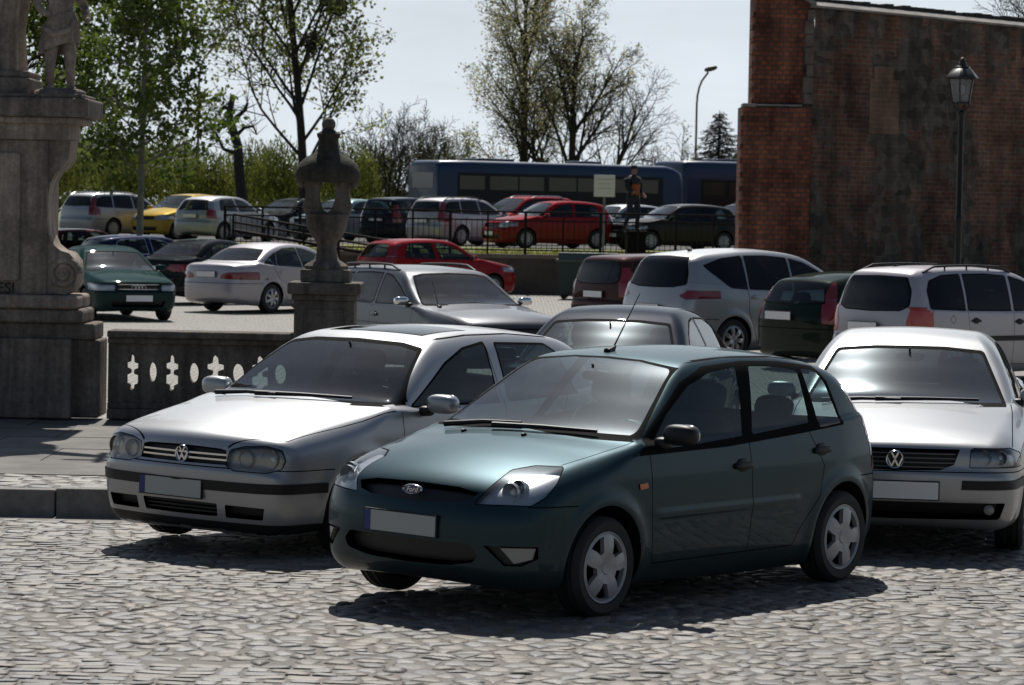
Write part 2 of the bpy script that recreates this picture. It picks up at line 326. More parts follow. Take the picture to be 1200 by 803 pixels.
class Shell:
    def __init__(s, c):
        s.c = c; res = c.get('res', .028)
        prof = crom(c['prof'])
        s.g = sdf_grid(prof, .01 if res < .035 else .016)
        s.plan = curve(c['plan']); s.sec = curve(c['sec']); s.belt = curve(c['belt']); s.cab = curve(c['cab']); s.K = curve(c['k']); s.crown = curve(c['crown'])
        s.grid(res)
    def Wd(s, x, z):
        c = s.c; b = s.belt(x); P = s.plan(x)
        lo = P*s.sec(np.minimum(z, b+.05)); dz = np.maximum(z-b, 0)
        hi = P*s.sec(b)*s.cab(x)-c.get('shelf', .012)-c.get('tumble', .36)*dz-c.get('tcurve', .18)*dz*dz
        q = sstep(-.012, .03, z-b); w = lo*(1-q)+np.minimum(lo, hi)*q
        for (xx, zz, r) in c['arch']:
            d = np.hypot(x-xx, z-zz); w = w+c.get('flare', .014)*np.exp(-((d-r-.02)/.055)**2)*(d > r-.06)
        for (z0, h, wd, xa, xb) in c.get('bumps', []):
            w = w+h*np.exp(-((z-z0)/wd)**4)*sstep(xa-.05, xa+.05, x)*(1-sstep(xb-.05, xb+.05, x))
        return w
    def f(s, x, y, z):
        c = s.c; bow = c['bowr']*-1*(1-sstep(-.7, .7, x))+c['bowf']*sstep(-.7, .7, x)
        xx = x+bow*y*y; zz = z+s.crown(x)*y*y
        a = samp(s.g, xx, zz); b = np.abs(y)-s.Wd(x, z); k = s.K(x)*np.clip(1-(.5-z)*.8, .6, 1)
        h = np.maximum(k-np.abs(a-b), 0)/k
        return np.maximum(a, b)+h*h*k*.25
    def grad(s, P):
        e = .006; x, y, z = P.T
        g = np.stack([s.f(x+e, y, z)-s.f(x-e, y, z), s.f(x, y+e, z)-s.f(x, y-e, z), s.f(x, y, z+e)-s.f(x, y, z-e)], 1)
        g[np.abs(y) < 1e-5, 1] = 0
        return g/np.maximum(np.linalg.norm(g, axis=1, keepdims=True), 1e-9)
    def grid(s, res):
        c = s.c; pr = np.array([p[:2] for p in c['prof']]); xr, xf = pr[:, 0].min()-.04, pr[:, 0].max()+.04; zb, zt = .08, pr[:, 1].max()+.06; ym = c['plan_max']+.06
        nx = int((xf-xr)/res); ny = int(ym/res); nz = int((zt-zb)/res)
        X = np.linspace(xr, xf, nx+1); Y = np.linspace(0, ym, ny+1); Z = np.linspace(zb, zt, nz+1)
        idx = {}; V = []
        def vid(i, j, k):
            q = idx.get((i, j, k))
            if q is None: q = idx[(i, j, k)] = len(V); V.append((X[i], Y[j], Z[k]))
            return q
        F = []
        for i in range(nx):
            for k in range(nz): F.append((vid(i, ny, k), vid(i, ny, k+1), vid(i+1, ny, k+1), vid(i+1, ny, k)))
            for j in range(ny):
                F.append((vid(i, j, nz), vid(i+1, j, nz), vid(i+1, j+1, nz), vid(i, j+1, nz)))
                F.append((vid(i, j, 0), vid(i, j+1, 0), vid(i+1, j+1, 0), vid(i+1, j, 0)))
        for j in range(ny):
            for k in range(nz):
                F.append((vid(nx, j, k), vid(nx, j+1, k), vid(nx, j+1, k+1), vid(nx, j, k+1)))
                F.append((vid(0, j, k), vid(0, j, k+1), vid(0, j+1, k+1), vid(0, j+1, k)))
        P = np.array(V); A = P.copy(); A[:, 0] = np.clip(A[:, 0], xr+c.get('sp', .6), xf-c.get('sp', .6)); A[:, 1] = 0; A[:, 2] = c.get('z0', .6)
        D = P-A; lo = np.zeros(len(P)); hi = np.full(len(P), 1.25)
        for _ in range(20):
            m = (lo+hi)/2; Q = A+D*m[:, None]; ins = s.f(Q[:, 0], Q[:, 1], Q[:, 2]) < 0
            lo = np.where(ins, m, lo); hi = np.where(ins, hi, m)
        Q = A+D*((lo+hi)/2)[:, None]
        bm = bmesh.new(); bv = [bm.verts.new(q) for q in Q]
        for f_ in F:
            try: bm.faces.new([bv[i] for i in f_])
            except ValueError: pass
        bm.normal_update(); s.bm = bm; s.lay = bm.faces.layers.int.new('tag'); s.tags = ['body']
    def tag(s, n):
        if n not in s.tags: s.tags.append(n)
        return s.tags.index(n)
    def reg(s, f_):
        k = s.fi.get(f_)
        c = f_.calc_center_median(); n = f_.normal
        if k is None:
            s.fi[f_] = len(s.fl); s.fl.append(f_)
            if len(s.fl) > len(s.fc): s.fc = np.vstack([s.fc, np.zeros_like(s.fc)]); s.ft = np.concatenate([s.ft, np.zeros_like(s.ft)])
            k = len(s.fl)-1
        s.fc[k] = c[:]; s.ft[k] = f_[s.lay]; return k
    def cut(s, proj, poly, tag, pred=None, only=('body',)):
        e1, e2 = AX[proj] if isinstance(proj, str) else proj
        if not hasattr(s, 'fl'):
            s.fl = []; s.fi = {}; s.fc = np.zeros((len(s.bm.faces)*2, 3)); s.ft = np.zeros(len(s.bm.faces)*2, int)
            for f_ in s.bm.faces: s.reg(f_)
        poly = [Vector(p[:2]) for p in poly]; L = len(poly)
        if sum(poly[i].x*poly[(i+1) % L].y-poly[(i+1) % L].x*poly[i].y for i in range(L)) < 0: poly.reverse()
        a0 = min(p.x for p in poly); a1 = max(p.x for p in poly); b0 = min(p.y for p in poly); b1 = max(p.y for p in poly)
        mg = s.c.get('res', .028)*2.5; n_ = len(s.fl); C = s.fc[:n_]; u = C @ np.array(e1); v = C @ np.array(e2)
        m = (u > a0-mg) & (u < a1+mg) & (v > b0-mg) & (v < b1+mg)
        if only: m &= np.isin(s.ft[:n_], [s.tag(q) for q in only])
        fs = [s.fl[i] for i in np.nonzero(m)[0]]
        if pred: fs = [f_ for f_ in fs if pred(f_.calc_center_median(), f_.normal)]
        for i in range(L):
            if not fs: return
            p, q = poly[i], poly[(i+1) % L]; d = q-p
            if d.length < 1e-6: continue
            no = (e1*d.y-e2*d.x).normalized(); co = e1*p.x+e2*p.y; k = co.dot(no); keep = []; mid = []
            for f_ in fs:
                ds = [w.co.dot(no)-k for w in f_.verts]
                if max(ds) <= 1e-6: keep.append(f_)
                elif min(ds) < -1e-6: mid.append(f_)
            dist = {}
            for f_ in mid:
                for w in f_.verts:
                    if w not in dist:
                        x = w.co.dot(no)-k; dist[w] = 0. if abs(x) < 1e-6 else x
            for e in {e for f_ in mid for e in f_.edges}:
                w0, w1 = e.verts; x0, x1 = dist[w0], dist[w1]
                if x0*x1 < 0:
                    _, nv = bmesh.utils.edge_split(e, w0, x0/(x0-x1)); dist[nv] = 0.
            for f_ in mid:
                parts = [f_]; on = [w for w in f_.verts if dist[w] == 0.]
                if len(on) == 2:
                    try:
                        nf, _ = bmesh.utils.face_split(f_, on[0], on[1]); nf[s.lay] = f_[s.lay]; nf.normal_update(); parts.append(nf)
                    except ValueError: pass
                for g in parts:
                    s.reg(g)
                    if sum(dist.get(w, 0.) for w in g.verts) < 0: keep.append(g)
            fs = keep
        k = s.tag(tag)
        for f_ in fs: f_[s.lay] = k; s.ft[s.fi[f_]] = k
    def band(s, proj, pts, hw, tag='gap', pred=None, only=('body',)):
        for a, b in zip(pts[:-1], pts[1:]):
            a = Vector(a); b = Vector(b); d = (b-a).normalized(); n = Vector((-d.y, d.x))*hw; a = a-d*hw*.6; b = b+d*hw*.6
            s.cut(proj, [a-n, b-n, b+n, a+n], tag, pred, only)
    def done(s):
        bm = s.bm; hole = [f_ for f_ in bm.faces if s.tags[f_[s.lay]] == 'hole']
        bmesh.ops.delete(bm, geom=hole, context='FACES')
        bm.verts.index_update(); s.P = np.array([v.co[:] for v in bm.verts]); s.P[np.abs(s.P[:, 1]) < 1e-5, 1] = 0
        s.Nn = s.grad(s.P); s.F = {}
        for f_ in bm.faces: s.F.setdefault(s.tags[f_[s.lay]], []).append([v.index for v in f_.verts])
        s.archedge = []
        bm.free(); s.bm = None
    def emit(s, tags, name, mats, parent, side=0, off=0., skirt=None, skirt_mat=None, shift=None, flip=False):
        """side 0: both halves in one mesh; +1 left, -1 right. off: along the surface normal"""
        tags = [tags] if isinstance(tags, str) else tags
        fl = []; mi = []
        for k, tg in enumerate(tags):
            for f_ in s.F.get(tg, []): fl.append(f_); mi.append(k)
        if not fl: return None
        used = sorted({i for f_ in fl for i in f_}); mp = {i: k for k, i in enumerate(used)}
        P = s.P[used]; Nn = s.Nn[used]; V_ = P+Nn*off
        if shift is not None: V_ = V_+np.array(shift)
        fl = [[mp[i] for i in f_] for f_ in fl]; Vn = Nn.copy()
        if skirt is not None:
            cnt = {}
            for f_ in fl:
                for a, b in zip(f_, f_[1:]+f_[:1]): cnt[(a, b)] = 1
            bd = [(a, b) for (a, b) in cnt if (b, a) not in cnt and not (abs(P[a, 1]) < 1e-4 and abs(P[b, 1]) < 1e-4)]
            n0 = len(V_); ext = []; en = []; sf = []
            for a, b in bd:
                i = n0+len(ext); ext += [V_[a], V_[b], P[b]+Nn[b]*skirt, P[a]+Nn[a]*skirt]
                e = V_[b]-V_[a]; w = (P[a]-V_[a]) if off != skirt else Nn[a]; q = np.cross(w, e); q = q/max(np.linalg.norm(q), 1e-9)
                en += [q]*4; sf.append([i, i+1, i+2, i+3])
            if ext:
                V_ = np.vstack([V_, ext]); Vn = np.vstack([Vn, en]); fl = fl+sf; mi = mi+[skirt_mat if skirt_mat is not None else 0]*len(sf)
        Vm = V_*np.array([1, -1, 1]); Nm = Vn*np.array([1, -1, 1]); fr = [f_[::-1] for f_ in fl]
        if side == 1: A = (V_, fl, Vn, mi)
        elif side == -1: A = (Vm, fr, Nm, mi)
        else: A = (np.vstack([V_, Vm]), fl+[[i+len(V_) for i in f_] for f_ in fr], np.vstack([Vn, Nm]), mi+mi)
        return mesh(name, A[0], A[1], mats, parent, mi=A[3], normals=A[2])
    def surf(s, x, z, y0=1.4):
        """half width of the shell at (x, z)"""
        lo, hi = 0., 1.2
        for _ in range(30):
            m = (lo+hi)/2
            if s.f(np.array([x]), np.array([m]), np.array([z]))[0] < 0: lo = m
            else: hi = m
        return lo
    def front_x(s, y, z, sg=1):
        lo, hi = 0., 3.2
        for _ in range(34):
            m = (lo+hi)/2
            if s.f(np.array([sg*m]), np.array([y]), np.array([z]))[0] < 0: lo = m
            else: hi = m
        return sg*lo
    def top_z(s, x, y):
        lo, hi = .4, 2.2
        for _ in range(34):
            m = (lo+hi)/2
            if s.f(np.array([x]), np.array([y]), np.array([m]))[0] < 0: lo = m
            else: hi = m
        return lo

# ------------------------------------------------------------------ wheels
def rim_mesh(name, Rr, style, mat):
    """disc with spokes in the xz plane facing +y"""
    key = (name, round(Rr, 3), style, mat.name)
    if key in MATS: return MATS[key]
    if style == 'cover5': ns, r0, r1, wa, wb, gro = 5, .45, .875, .19, .37, .014
    elif style == 'alloy5': ns, r0, r1, wa, wb, gro = 5, .30, .88, .16, .40, .03
    elif style == 'alloy7': ns, r0, r1, wa, wb, gro = 7, .32, .86, .10, .27, .03
    else: ns, r0, r1, wa, wb, gro = 8, .58, .84, .12, .13, .01
    per = 12; n = ns*per
    rs = [0, .10, .17, .20, .3, r0*.93, r0, (r0+r1)/2, r1, r1+.03, .94, .985, 1.0]
    def yy(r):
        y = .018+gro*(1-abs(2*r-1)) - .010*max(0, r-.85)/.15
        if r <= .17: y += .006
        if r >= .97: y += .012
        return y
    v = []; f = []
    for r in rs:
        hw = wa+(wb-wa)*np.clip((r-r0)/(r1-r0), 0, 1)
        for k in range(n):
            sct, q = divmod(k, per); base = 2*math.pi*sct/ns; half = math.pi/ns
            # q 0..8 span the window, 8..12 the spoke
            a = base+(-hw+2*hw*q/8 if q <= 8 else hw+(2*half-2*hw)*(q-8)/4)
            y = yy(r)
            if 0.2 < r < .97 and q in (10,): y += .004
            v.append((r*Rr*math.sin(a), y, r*Rr*math.cos(a)))
    for i in range(len(rs)-1):
        for k in range(n):
            q = k % per
            if r0-.001 <= rs[i] and rs[i+1] <= r1+.001 and q < 8: continue
            f.append((i*n+k, i*n+(k+1) % n, (i+1)*n+(k+1) % n, (i+1)*n+k))
    # window walls
    ir = [i for i, r in enumerate(rs) if r0-.001 <= r <= r1+.001]
    for sct in range(ns):
        ring = [ir[0]*n+sct*per+q for q in range(9)]+[i*n+sct*per+8 for i in ir[1:]]+[ir[-1]*n+sct*per+q for q in range(7, -1, -1)]+[i*n+sct*per for i in ir[-2:0:-1]]
        b0 = len(v)
        for i in ring: x, y, z = v[i]; v.append((x*.985, y-.03, z*.985))
        for q in range(len(ring)):
            f.append((ring[q], ring[(q+1) % len(ring)], b0+(q+1) % len(ring), b0+q))
    m0 = len(f); b0 = len(v)
    for k in range(24): a = k*math.pi/12; v.append((Rr*.97*math.sin(a), -.045, Rr*.97*math.cos(a)))
    f.append(tuple(b0+k for k in range(24)))
    me = bpy.data.meshes.new(name); me.from_pydata(v, [], f); me.materials.append(mat); me.materials.append(M_under)
    mi = np.zeros(len(f), np.int32); mi[m0:] = 1; me.polygons.foreach_set('material_index', mi)
    bm = bmesh.new(); bm.from_mesh(me); bmesh.ops.remove_doubles(bm, verts=[q for q in bm.verts], dist=1e-5); bmesh.ops.recalc_face_normals(bm, faces=bm.faces[:])
    for q in bm.faces: q.smooth = True
    bm.to_mesh(me); bm.free(); me.set_sharp_from_angle(angle=R(35)); MATS[key] = me; return me
def tyre_mesh(rad, rim, wid):
    key = ('tyre', round(rad, 3), round(rim, 3), round(wid, 3))
    if key in MATS: return MATS[key]
    h = wid/2; pr = [(rim*.98, -h*.8), (rim*1.03, -h*.98), ((rad+rim)/2, -h*1.05), (rad-.022, -h*.97), (rad-.006, -h*.80)]
    for q in (-.55, -.1, .1, .55):
        pr += [(rad, q*h-.012), (rad-.008, q*h-.008), (rad-.008, q*h+.008), (rad, q*h+.012)]
    pr += [(rad-.006, h*.80), (rad-.022, h*.97), ((rad+rim)/2+.01, h*1.06), ((rad+rim)/2, h*1.05), (rim*1.03, h*.98), (rim*.98, h*.8)]
    b = MB(); b.smooth = True; b.lathe(pr, 48, Matrix.Rotation(R(-90), 4, 'X')); o = b.build('tyre', M_tyre); me = o.data; bpy.data.objects.remove(o); MATS[key] = me; return me
def add_wheels(root, c, style, mat):
    for i, (ax, az_, r) in enumerate(c['arch']):
        for sd in (1, -1):
            w = empty('wheel', (ax, sd*(c['track']), c['tyre']-.004), parent=root)
            link('tyre', tyre_mesh(c['tyre'], c['rim'], .19), w)
            rm = link('rim', rim_mesh('rim', c['rim'], style, mat), w)
            rm.location = (0, sd*.072, 0)
            if sd < 0: rm.rotation_euler = (0, 0, math.pi)
            rm.rotation_euler.y = (i*1.1+sd*.5) if c.get('spin', True) else 0

# ------------------------------------------------------------------ small car parts
def superbox(cx, cy, cz, sx, sy, sz, p=3., n=10, M=None):
    """rounded blob (superellipsoid), returns verts, faces"""
    v = []; f = []
    def sp(a, e): return math.copysign(abs(a)**e, a)
    e = 2/p; nu = n*2; nv = n
    for i in range(nv+1):
        ph = -math.pi/2+math.pi*i/nv
        for k in range(nu):
            th = 2*math.pi*k/nu
            q = Vector((cx+sx*sp(math.cos(ph), e)*sp(math.cos(th), e), cy+sy*sp(math.cos(ph), e)*sp(math.sin(th), e), cz+sz*sp(math.sin(ph), e)))
            v.append(((M @ q) if M is not None else q)[:])
    for i in range(nv):
        for k in range(nu): f.append((i*nu+k, i*nu+(k+1) % nu, (i+1)*nu+(k+1) % nu, (i+1)*nu+k))
    return v, f
def seat(root, x, y, z, mat, wide=.24, full=True, rx=-15):
    b = MB(); b.smooth = True
    b.add(*superbox(x+.20, y, z, .27, wide, .075, 4))
    M = Matrix.Translation((x, y, z+.02)) @ Matrix.Rotation(R(rx), 4, 'Y')
    b.add(*superbox(0, 0, .29, .075, wide, .31, 4, M=M))
    o = b.build('seat', mat, root)
    hb = MB(); hb.smooth = True; hb.add(*superbox(0, 0, .70, .055, min(wide, .14), .095, 3.2, M=M))
    for q in (-.05, .05): hb.tube([(M @ Vector((0, q, .58)))[:], (M @ Vector((0, q, .66)))[:]], .008, 6)
    hb.build('headrest', mat, o)
    return o
def plate(root, pos, nrm, tilt=0, w=.52, mat=None, strip=True, h=.114):
    """pos: centre; nrm: heading of the face in the xy plane (angle)"""
    M = Matrix.Translation(pos) @ Matrix.Rotation(nrm, 4, 'Z') @ Matrix.Rotation(R(tilt), 4, 'Y')
    b = MB(); b.box(-.014, -w/2-.008, -h/2-.008, 0, w/2+.008, h/2+.008, 0, M); b.cur = 1; b.box(0, -w/2, -h/2, .004, w/2, h/2, 0, M)
    if strip:
        b.cur = 2; b.box(.0025, -w/2+.001, -h/2, .0055, -w/2+.045, h/2, 0, M)
    return b.build('number_plate', [M_black, mat or M_plate, M_blue], root)
def mirror(root, x, y, z, sd, mat, size=1., name='mirror'):
    b = MB(); b.smooth = True
    b.add(*superbox(x, y+sd*.115*size, z+.035, .06*size, .105*size, .058*size, 3.))
    o = b.build(name, mat, root)
    a = MB(); a.smooth = True; a.add(*superbox(x+.005, y+sd*.0, z-.02, .055, .045, .035, 3)); a.build('mirror_arm', M_black, o)
    g = MB(); g.smooth = True; g.add(*superbox(x-.052*size, y+sd*.115*size, z+.035, .012, .09*size, .055*size, 2.6)); g.build('mirror_glass', M_chrome, o)
    return o
def handle(parent, x, y, z, sd, mat, L=.20):
    b = MB(); b.smooth = True; b.add(*superbox(x, y+sd*.012, z, L/2, .022, .022, 3)); b.smooth = True
    b.add(*superbox(x, y+sd*.0, z, L*.34, .016, .042, 2.6)); return b.build('handle', mat, parent)
# ------------------------------------------------------------------ car specs (x forward from mid wheelbase, y left, z up)
SEC_HATCH = [(.12,.86),(.2,.93),(.3,.968),(.45,.99),(.6,1.),(.75,.995),(.88,.975),(1.0,.95),(1.2,.93)]
FIESTA = dict(res=.026,
  prof=[(1.60,.19),(1.90,.20),(2.00,.27),(2.035,.42),(2.035,.54),(2.018,.62),(1.975,.70),(1.955,.735),(1.86,.795),(1.6,.883),(1.25,.957),(1.02,.995),(.90,1.035),(.6,1.20),(.33,1.345),(.16,1.405),(-.15,1.442),(-.55,1.452),(-.95,1.435),(-1.3,1.385),(-1.50,1.325),(-1.58,1.25),(-1.70,1.06),(-1.78,.92),(-1.84,.77),(-1.88,.58),(-1.88,.42),(-1.85,.27),(-1.7,.2),(-.8,.175),(.8,.175)],
  plan=[(2.06,.58),(1.98,.69),(1.85,.76),(1.6,.805),(1.24,.828),(.6,.838),(-.6,.84),(-1.2,.832),(-1.6,.79),(-1.8,.73),(-1.92,.63)], plan_max=.86,
  sec=SEC_HATCH, belt=[(1.4,1.2),(1.0,1.1),(.85,.965),(.5,.95),(-.3,.97),(-1.2,1.01),(-1.9,1.05)],
  bumps=[(.555,.007,.028,-.72,.78)],
  cab=[(1.0,.88),(.8,.945),(.4,.985),(0,1.),(-.9,1.),(-1.4,.985),(-1.9,.96)],
  k=[(2.05,.26),(1.8,.17),(1.2,.10),(.9,.05),(.3,.05),(.0,.075),(-1.2,.08),(-1.6,.12),(-1.9,.24)], crown=[(2,.05),(1.3,.085),(.8,.05),(.3,.07),(-.3,.12),(-1.2,.12),(-1.8,.05)],
  bowf=.20, bowr=.14, tumble=.42, tcurve=.25, arch=[(1.2435,.30,.338),(-1.2435,.30,.338)], flare=.016, track=.735, tyre=.288, rim=.205)

GOLF = dict(res=.026,
  prof=[(1.6,.175),(1.92,.145),(2.03,.18),(2.095,.31),(2.125,.50),(2.12,.585),(2.085,.605),(2.07,.70),(2.03,.775),(1.90,.825),(1.5,.915),(1.15,.968),(.95,.995),(.85,1.02),(.55,1.195),(.28,1.335),(.12,1.392),(-.2,1.43),(-.6,1.437),(-1.1,1.42),(-1.5,1.37),(-1.66,1.31),(-1.76,1.20),(-1.90,.99),(-1.955,.86),(-1.965,.70),(-2.01,.62),(-2.02,.45),(-1.98,.28),(-1.8,.21),(-.8,.18),(.8,.18)],
  plan=[(2.15,.64),(2.06,.74),(1.9,.80),(1.6,.835),(1.25,.853),(.6,.862),(-.6,.866),(-1.2,.858),(-1.6,.83),(-1.9,.76),(-2.05,.68)], plan_max=.89,
  sec=SEC_HATCH, belt=[(1.4,1.2),(1.0,1.08),(.85,.95),(.5,.93),(-.3,.945),(-1.2,.97),(-2,1.0)],
  cab=[(1.0,.88),(.8,.94),(.4,.975),(0,.985),(-.9,.985),(-1.4,.975),(-1.9,.95)],
  k=[(2.1,.16),(1.8,.17),(1.2,.12),(.9,.06),(.3,.07),(.0,.10),(-1.2,.10),(-1.6,.12),(-1.9,.18)], crown=[(2,.04),(1.3,.085),(.8,.05),(.3,.06),(-.3,.10),(-1.2,.10),(-1.8,.05)],
  bowf=.17, bowr=.12, tumble=.36, tcurve=.25, arch=[(1.2555,.31,.345),(-1.2555,.31,.345)], flare=.013, track=.755, tyre=.30, rim=.20)
PASSAT = dict(res=.028,
  prof=[(1.8,.20),(2.05,.20),(2.18,.25),(2.26,.38),(2.285,.52),(2.28,.59),(2.255,.61),(2.24,.72),(2.20,.775),(2.0,.84),(1.6,.915),(1.2,.975),(.95,1.01),(.83,1.05),(.5,1.22),(.2,1.37),(.02,1.425),(-.3,1.46),(-.7,1.455),(-1.05,1.41),(-1.3,1.33),(-1.6,1.17),(-1.80,1.075),(-2.0,1.05),(-2.25,1.03),(-2.36,.99),(-2.40,.85),(-2.41,.70),(-2.43,.62),(-2.43,.42),(-2.38,.26),(-2.1,.2),(-.8,.18),(.8,.18)],
  plan=[(2.3,.66),(2.2,.755),(2.0,.815),(1.7,.85),(1.35,.866),(.6,.872),(-.8,.872),(-1.4,.862),(-1.9,.82),(-2.25,.74),(-2.45,.64)], plan_max=.9,
  sec=SEC_HATCH, belt=[(1.4,1.2),(1.05,1.1),(.9,.965),(.5,.945),(-.3,.955),(-1.2,.985),(-1.6,1.03),(-2,1.2)],
  cab=[(1.0,.88),(.8,.94),(.4,.975),(0,.985),(-.9,.98),(-1.4,.95),(-1.9,.9)],
  k=[(2.25,.16),(1.9,.17),(1.2,.12),(.9,.06),(.3,.07),(.0,.10),(-1.0,.10),(-1.5,.08),(-1.9,.12),(-2.4,.2)], crown=[(2,.04),(1.3,.085),(.8,.05),(.3,.06),(-.3,.10),(-1.0,.10),(-1.8,.06),(-2.3,.04)],
  bowf=.15, bowr=.12, tumble=.38, tcurve=.3, arch=[(1.3515,.31,.35),(-1.3515,.31,.35)], flare=.012, track=.76, tyre=.31, rim=.205)

# ------------------------------------------------------------------ assembling a car out of its shell
def p3(proj, pts):
    e1, e2 = AX[proj] if isinstance(proj, str) else proj
    return [(Vector(p).dot(e1), Vector(p).dot(e2)) for p in pts]
def facing(proj, lim=.05):
    e1, e2 = AX[proj] if isinstance(proj, str) else proj
    d = e1.cross(e2)
    return lambda c, n: n.dot(d) > lim
UP = lambda c, n: n.z > .25
SIDE = lambda c, n: n.y > .25
FRONT = lambda c, n: n.x > .08 and c.x > 0
REAR = lambda c, n: n.x < -.08 and c.x < 0
def cut_arches(s, c):
    for (ax, az, r) in c['arch']:
        s.cut('side', [(ax+r*math.cos(q*math.pi/24), az+r*math.sin(q*math.pi/24)) for q in range(-5, 30)], 'hole', lambda p, n: p.y > .35, None)
def assemble(root, s, c, P, o):
    """emit every tagged patch of the shell as a part of the car"""
    E = lambda *a, **k: s.emit(*a, **k)
    E(['body', 'gap', 'blackbody'], 'body', [P, M_gap, M_black], root)
    # return lips of the wheel arches and dark wheel housings
    for (ax, az, r) in c['arch']:
        yo = s.surf(ax, az+r+.01)
        for sd in (1, -1):
            a = [(-.28+q*(math.pi+.56)/20) for q in range(21)]
            v = []; f = []
            for q in a:
                yy = min(s.surf(ax+r*math.cos(q), az+r*math.sin(q)), yo)-.004
                for y_, rr in ((yy, r+.001), (yy-.03, r+.006), (.42, r+.02), (.42, .02)): v.append((ax+rr*math.cos(q), sd*y_, az+rr*math.sin(q)))
            for i in range(20):
                for k in range(3): f.append((i*4+k, i*4+k+1, (i+1)*4+k+1, (i+1)*4+k))
            hb = MB(); hb.smooth = True; hb.add(v, f); hb.build('wheel_housing', M_under, root)
    E('frit', 'windscreen_seal', [M_rubber], root, off=.001)
    E('fritrear', 'rear_window_seal', [M_rubber], root, off=.001)
    E('windscreen', 'windscreen', [o.get('gws', G_ws)], root)
    E('rearglass', 'rear_window', [o.get('grw', G_side)], root)
    E('bonnet', 'bonnet', [P], root)
    E('tailgate', 'tailgate', [P], root)
    E('bumper_front', 'front_bumper', [o.get('bump', P)], root)
    E('bumper_rear', 'rear_bumper', [o.get('bump', P)], root)
    if not o.get('strip2'): E('strip', 'rubbing_strip', [M_black], root, off=.008, skirt=0.)
    for sd in (1, -1):
        E('trim', 'window_frame', [o.get('trim', M_rubber)], root, sd, off=.001)
        E('sidestrip', 'side_moulding', [o.get('sidemat', M_black)], root, sd, off=.01, skirt=0.)
        if o.get('strip2'): E('strip', 'rubbing_strip', [M_black], root, sd, off=.008, skirt=0.)
    E('grille', 'grille', [M_grille], root, off=-.045, skirt=0., skirt_mat=0)
    E('intake', 'air_intake', [M_grille], root, off=-.06, skirt=0., skirt_mat=0)
    E('roofglass', 'sunroof', [G_dark], root, off=.001)
    E('roofframe', 'sunroof_frame', [M_rubber], root)
    for sd in (1, -1):
        for dn in ('door_front', 'door_rear'):
            d = E(dn, 'door', [P], root, sd)
            w = E('win'+dn[4:], 'window', [o.get('gside', G_side) if dn == 'door_front' else o.get('gside2', o.get('gside', G_side))], d or root, sd)
            hx = c.get('handles', {}).get(dn)
            if d and hx: handle(d, hx[0], sd*(s.surf(hx[0], hx[1])-.004), hx[1], sd, o.get('hand', M_black), hx[2] if len(hx) > 2 else .19)
        E('win_quarter', 'quarter_window', [o.get('gside2', o.get('gside', G_side))], root, sd)
        h = E('headlight', 'headlight', [G_lamp], root, sd, off=.001)
        if h:
            sh = o.get('refl_shift', (-.055, -.02, 0)); E('headlight', 'lamp_reflector', [o.get('refl', M_reflector), M_black], h, sd, off=-.032, skirt=-.002, skirt_mat=0)
            for (lx, ly, lz, lr) in o.get('bulbs', []):
                lx = s.front_x(ly, lz)-.034
                b = MB(); b.smooth = True
                M = Matrix.Translation((lx, sd*ly, lz)) @ Matrix.Rotation(R(90), 4, 'Y') @ Matrix.Rotation(0, 4, 'Z')
                b.lathe([(lr, .02), (lr*1.02, .0), (lr*.95, -.012), (lr*.6, -.05), (.012, -.06)], 24, M); b.build('lamp_bowl', o.get('refl', M_reflector), h)
                g = MB(); g.smooth = True; g.add(*superbox(lx-.02, sd*ly, lz, .02, lr*.42, lr*.42, 2)); g.build('lamp_bulb', M_lens, h)
        E('indic_lamp', 'indicator', [M_orange], h or root, sd, off=.002)
        fr = E('fogrecess', 'fog_recess', [M_grille], root, sd, off=-.03, skirt=0., skirt_mat=0)
        E('foglamp', 'fog_lamp', [M_lensd], fr or root, sd, off=-.006, skirt=-.03)
        E('tail', 'tail_lamp', [o.get('tailmat', M_red), M_redw], root, sd, off=.003)
        E('tailwhite', 'reversing_lamp', [M_redw], root, sd, off=.003)
        E('sidelamp', 'side_indicator', [M_orange], root, sd, off=.006, skirt=0.)
    # cabin
    if o.get('cabin', True):
        sx, sz = o.get('seat', (-.12, .46)); sm = o.get('seatmat', M_seat)
        for sd in (1, -1): seat(root, sx, sd*.36, sz, sm, .25)
        rx = o.get('rseat', -.98)
        if rx is not None:
            b = MB(); b.smooth = True; b.add(*superbox(rx+.2, 0, sz, .26, .62, .08, 5))
            M = Matrix.Translation((rx, 0, sz)) @ Matrix.Rotation(R(-16), 4, 'Y'); b.add(*superbox(0, 0, .27, .08, .63, .29, 5, M=M)); q = b.build('rear_bench', sm, root)
            for y in (.34, -.34): hb = MB(); hb.smooth = True; hb.add(*superbox(0, y, .62, .045, .14, .08, 3, M=M)); hb.build('headrest', sm, q)
        dx = o.get('dash', .72); dz = o.get('dashz', .90)
        b = MB(); b.smooth = True; b.add(*superbox(dx+.05, 0, dz-.13, .34, .66, .14, 4)); b.add(*superbox(dx-.15, .36, dz-.01, .12, .2, .055, 2.6)); d = b.build('dashboard', o.get('dashmat', M_dash), root)
        b = MB(); b.smooth = True
        M = Matrix.Translation((dx-.38, .36, dz-.02)) @ Matrix.Rotation(R(-62), 4, 'Y')
        b.tube([(M @ Vector((.185*math.cos(q*math.pi/12), .185*math.sin(q*math.pi/12), 0)))[:] for q in range(25)], .016, 8, False)
        b.add(*superbox(0, 0, .0, .06, .075, .03, 3, M=M))
        for q in (0, 2.6, 3.7): b.tube([(M @ Vector((0, 0, 0)))[:], (M @ Vector((.18*math.cos(q+1.57), .18*math.sin(q+1.57), 0)))[:]], .014, 6)
        b.build('steering_wheel', M_black, d)
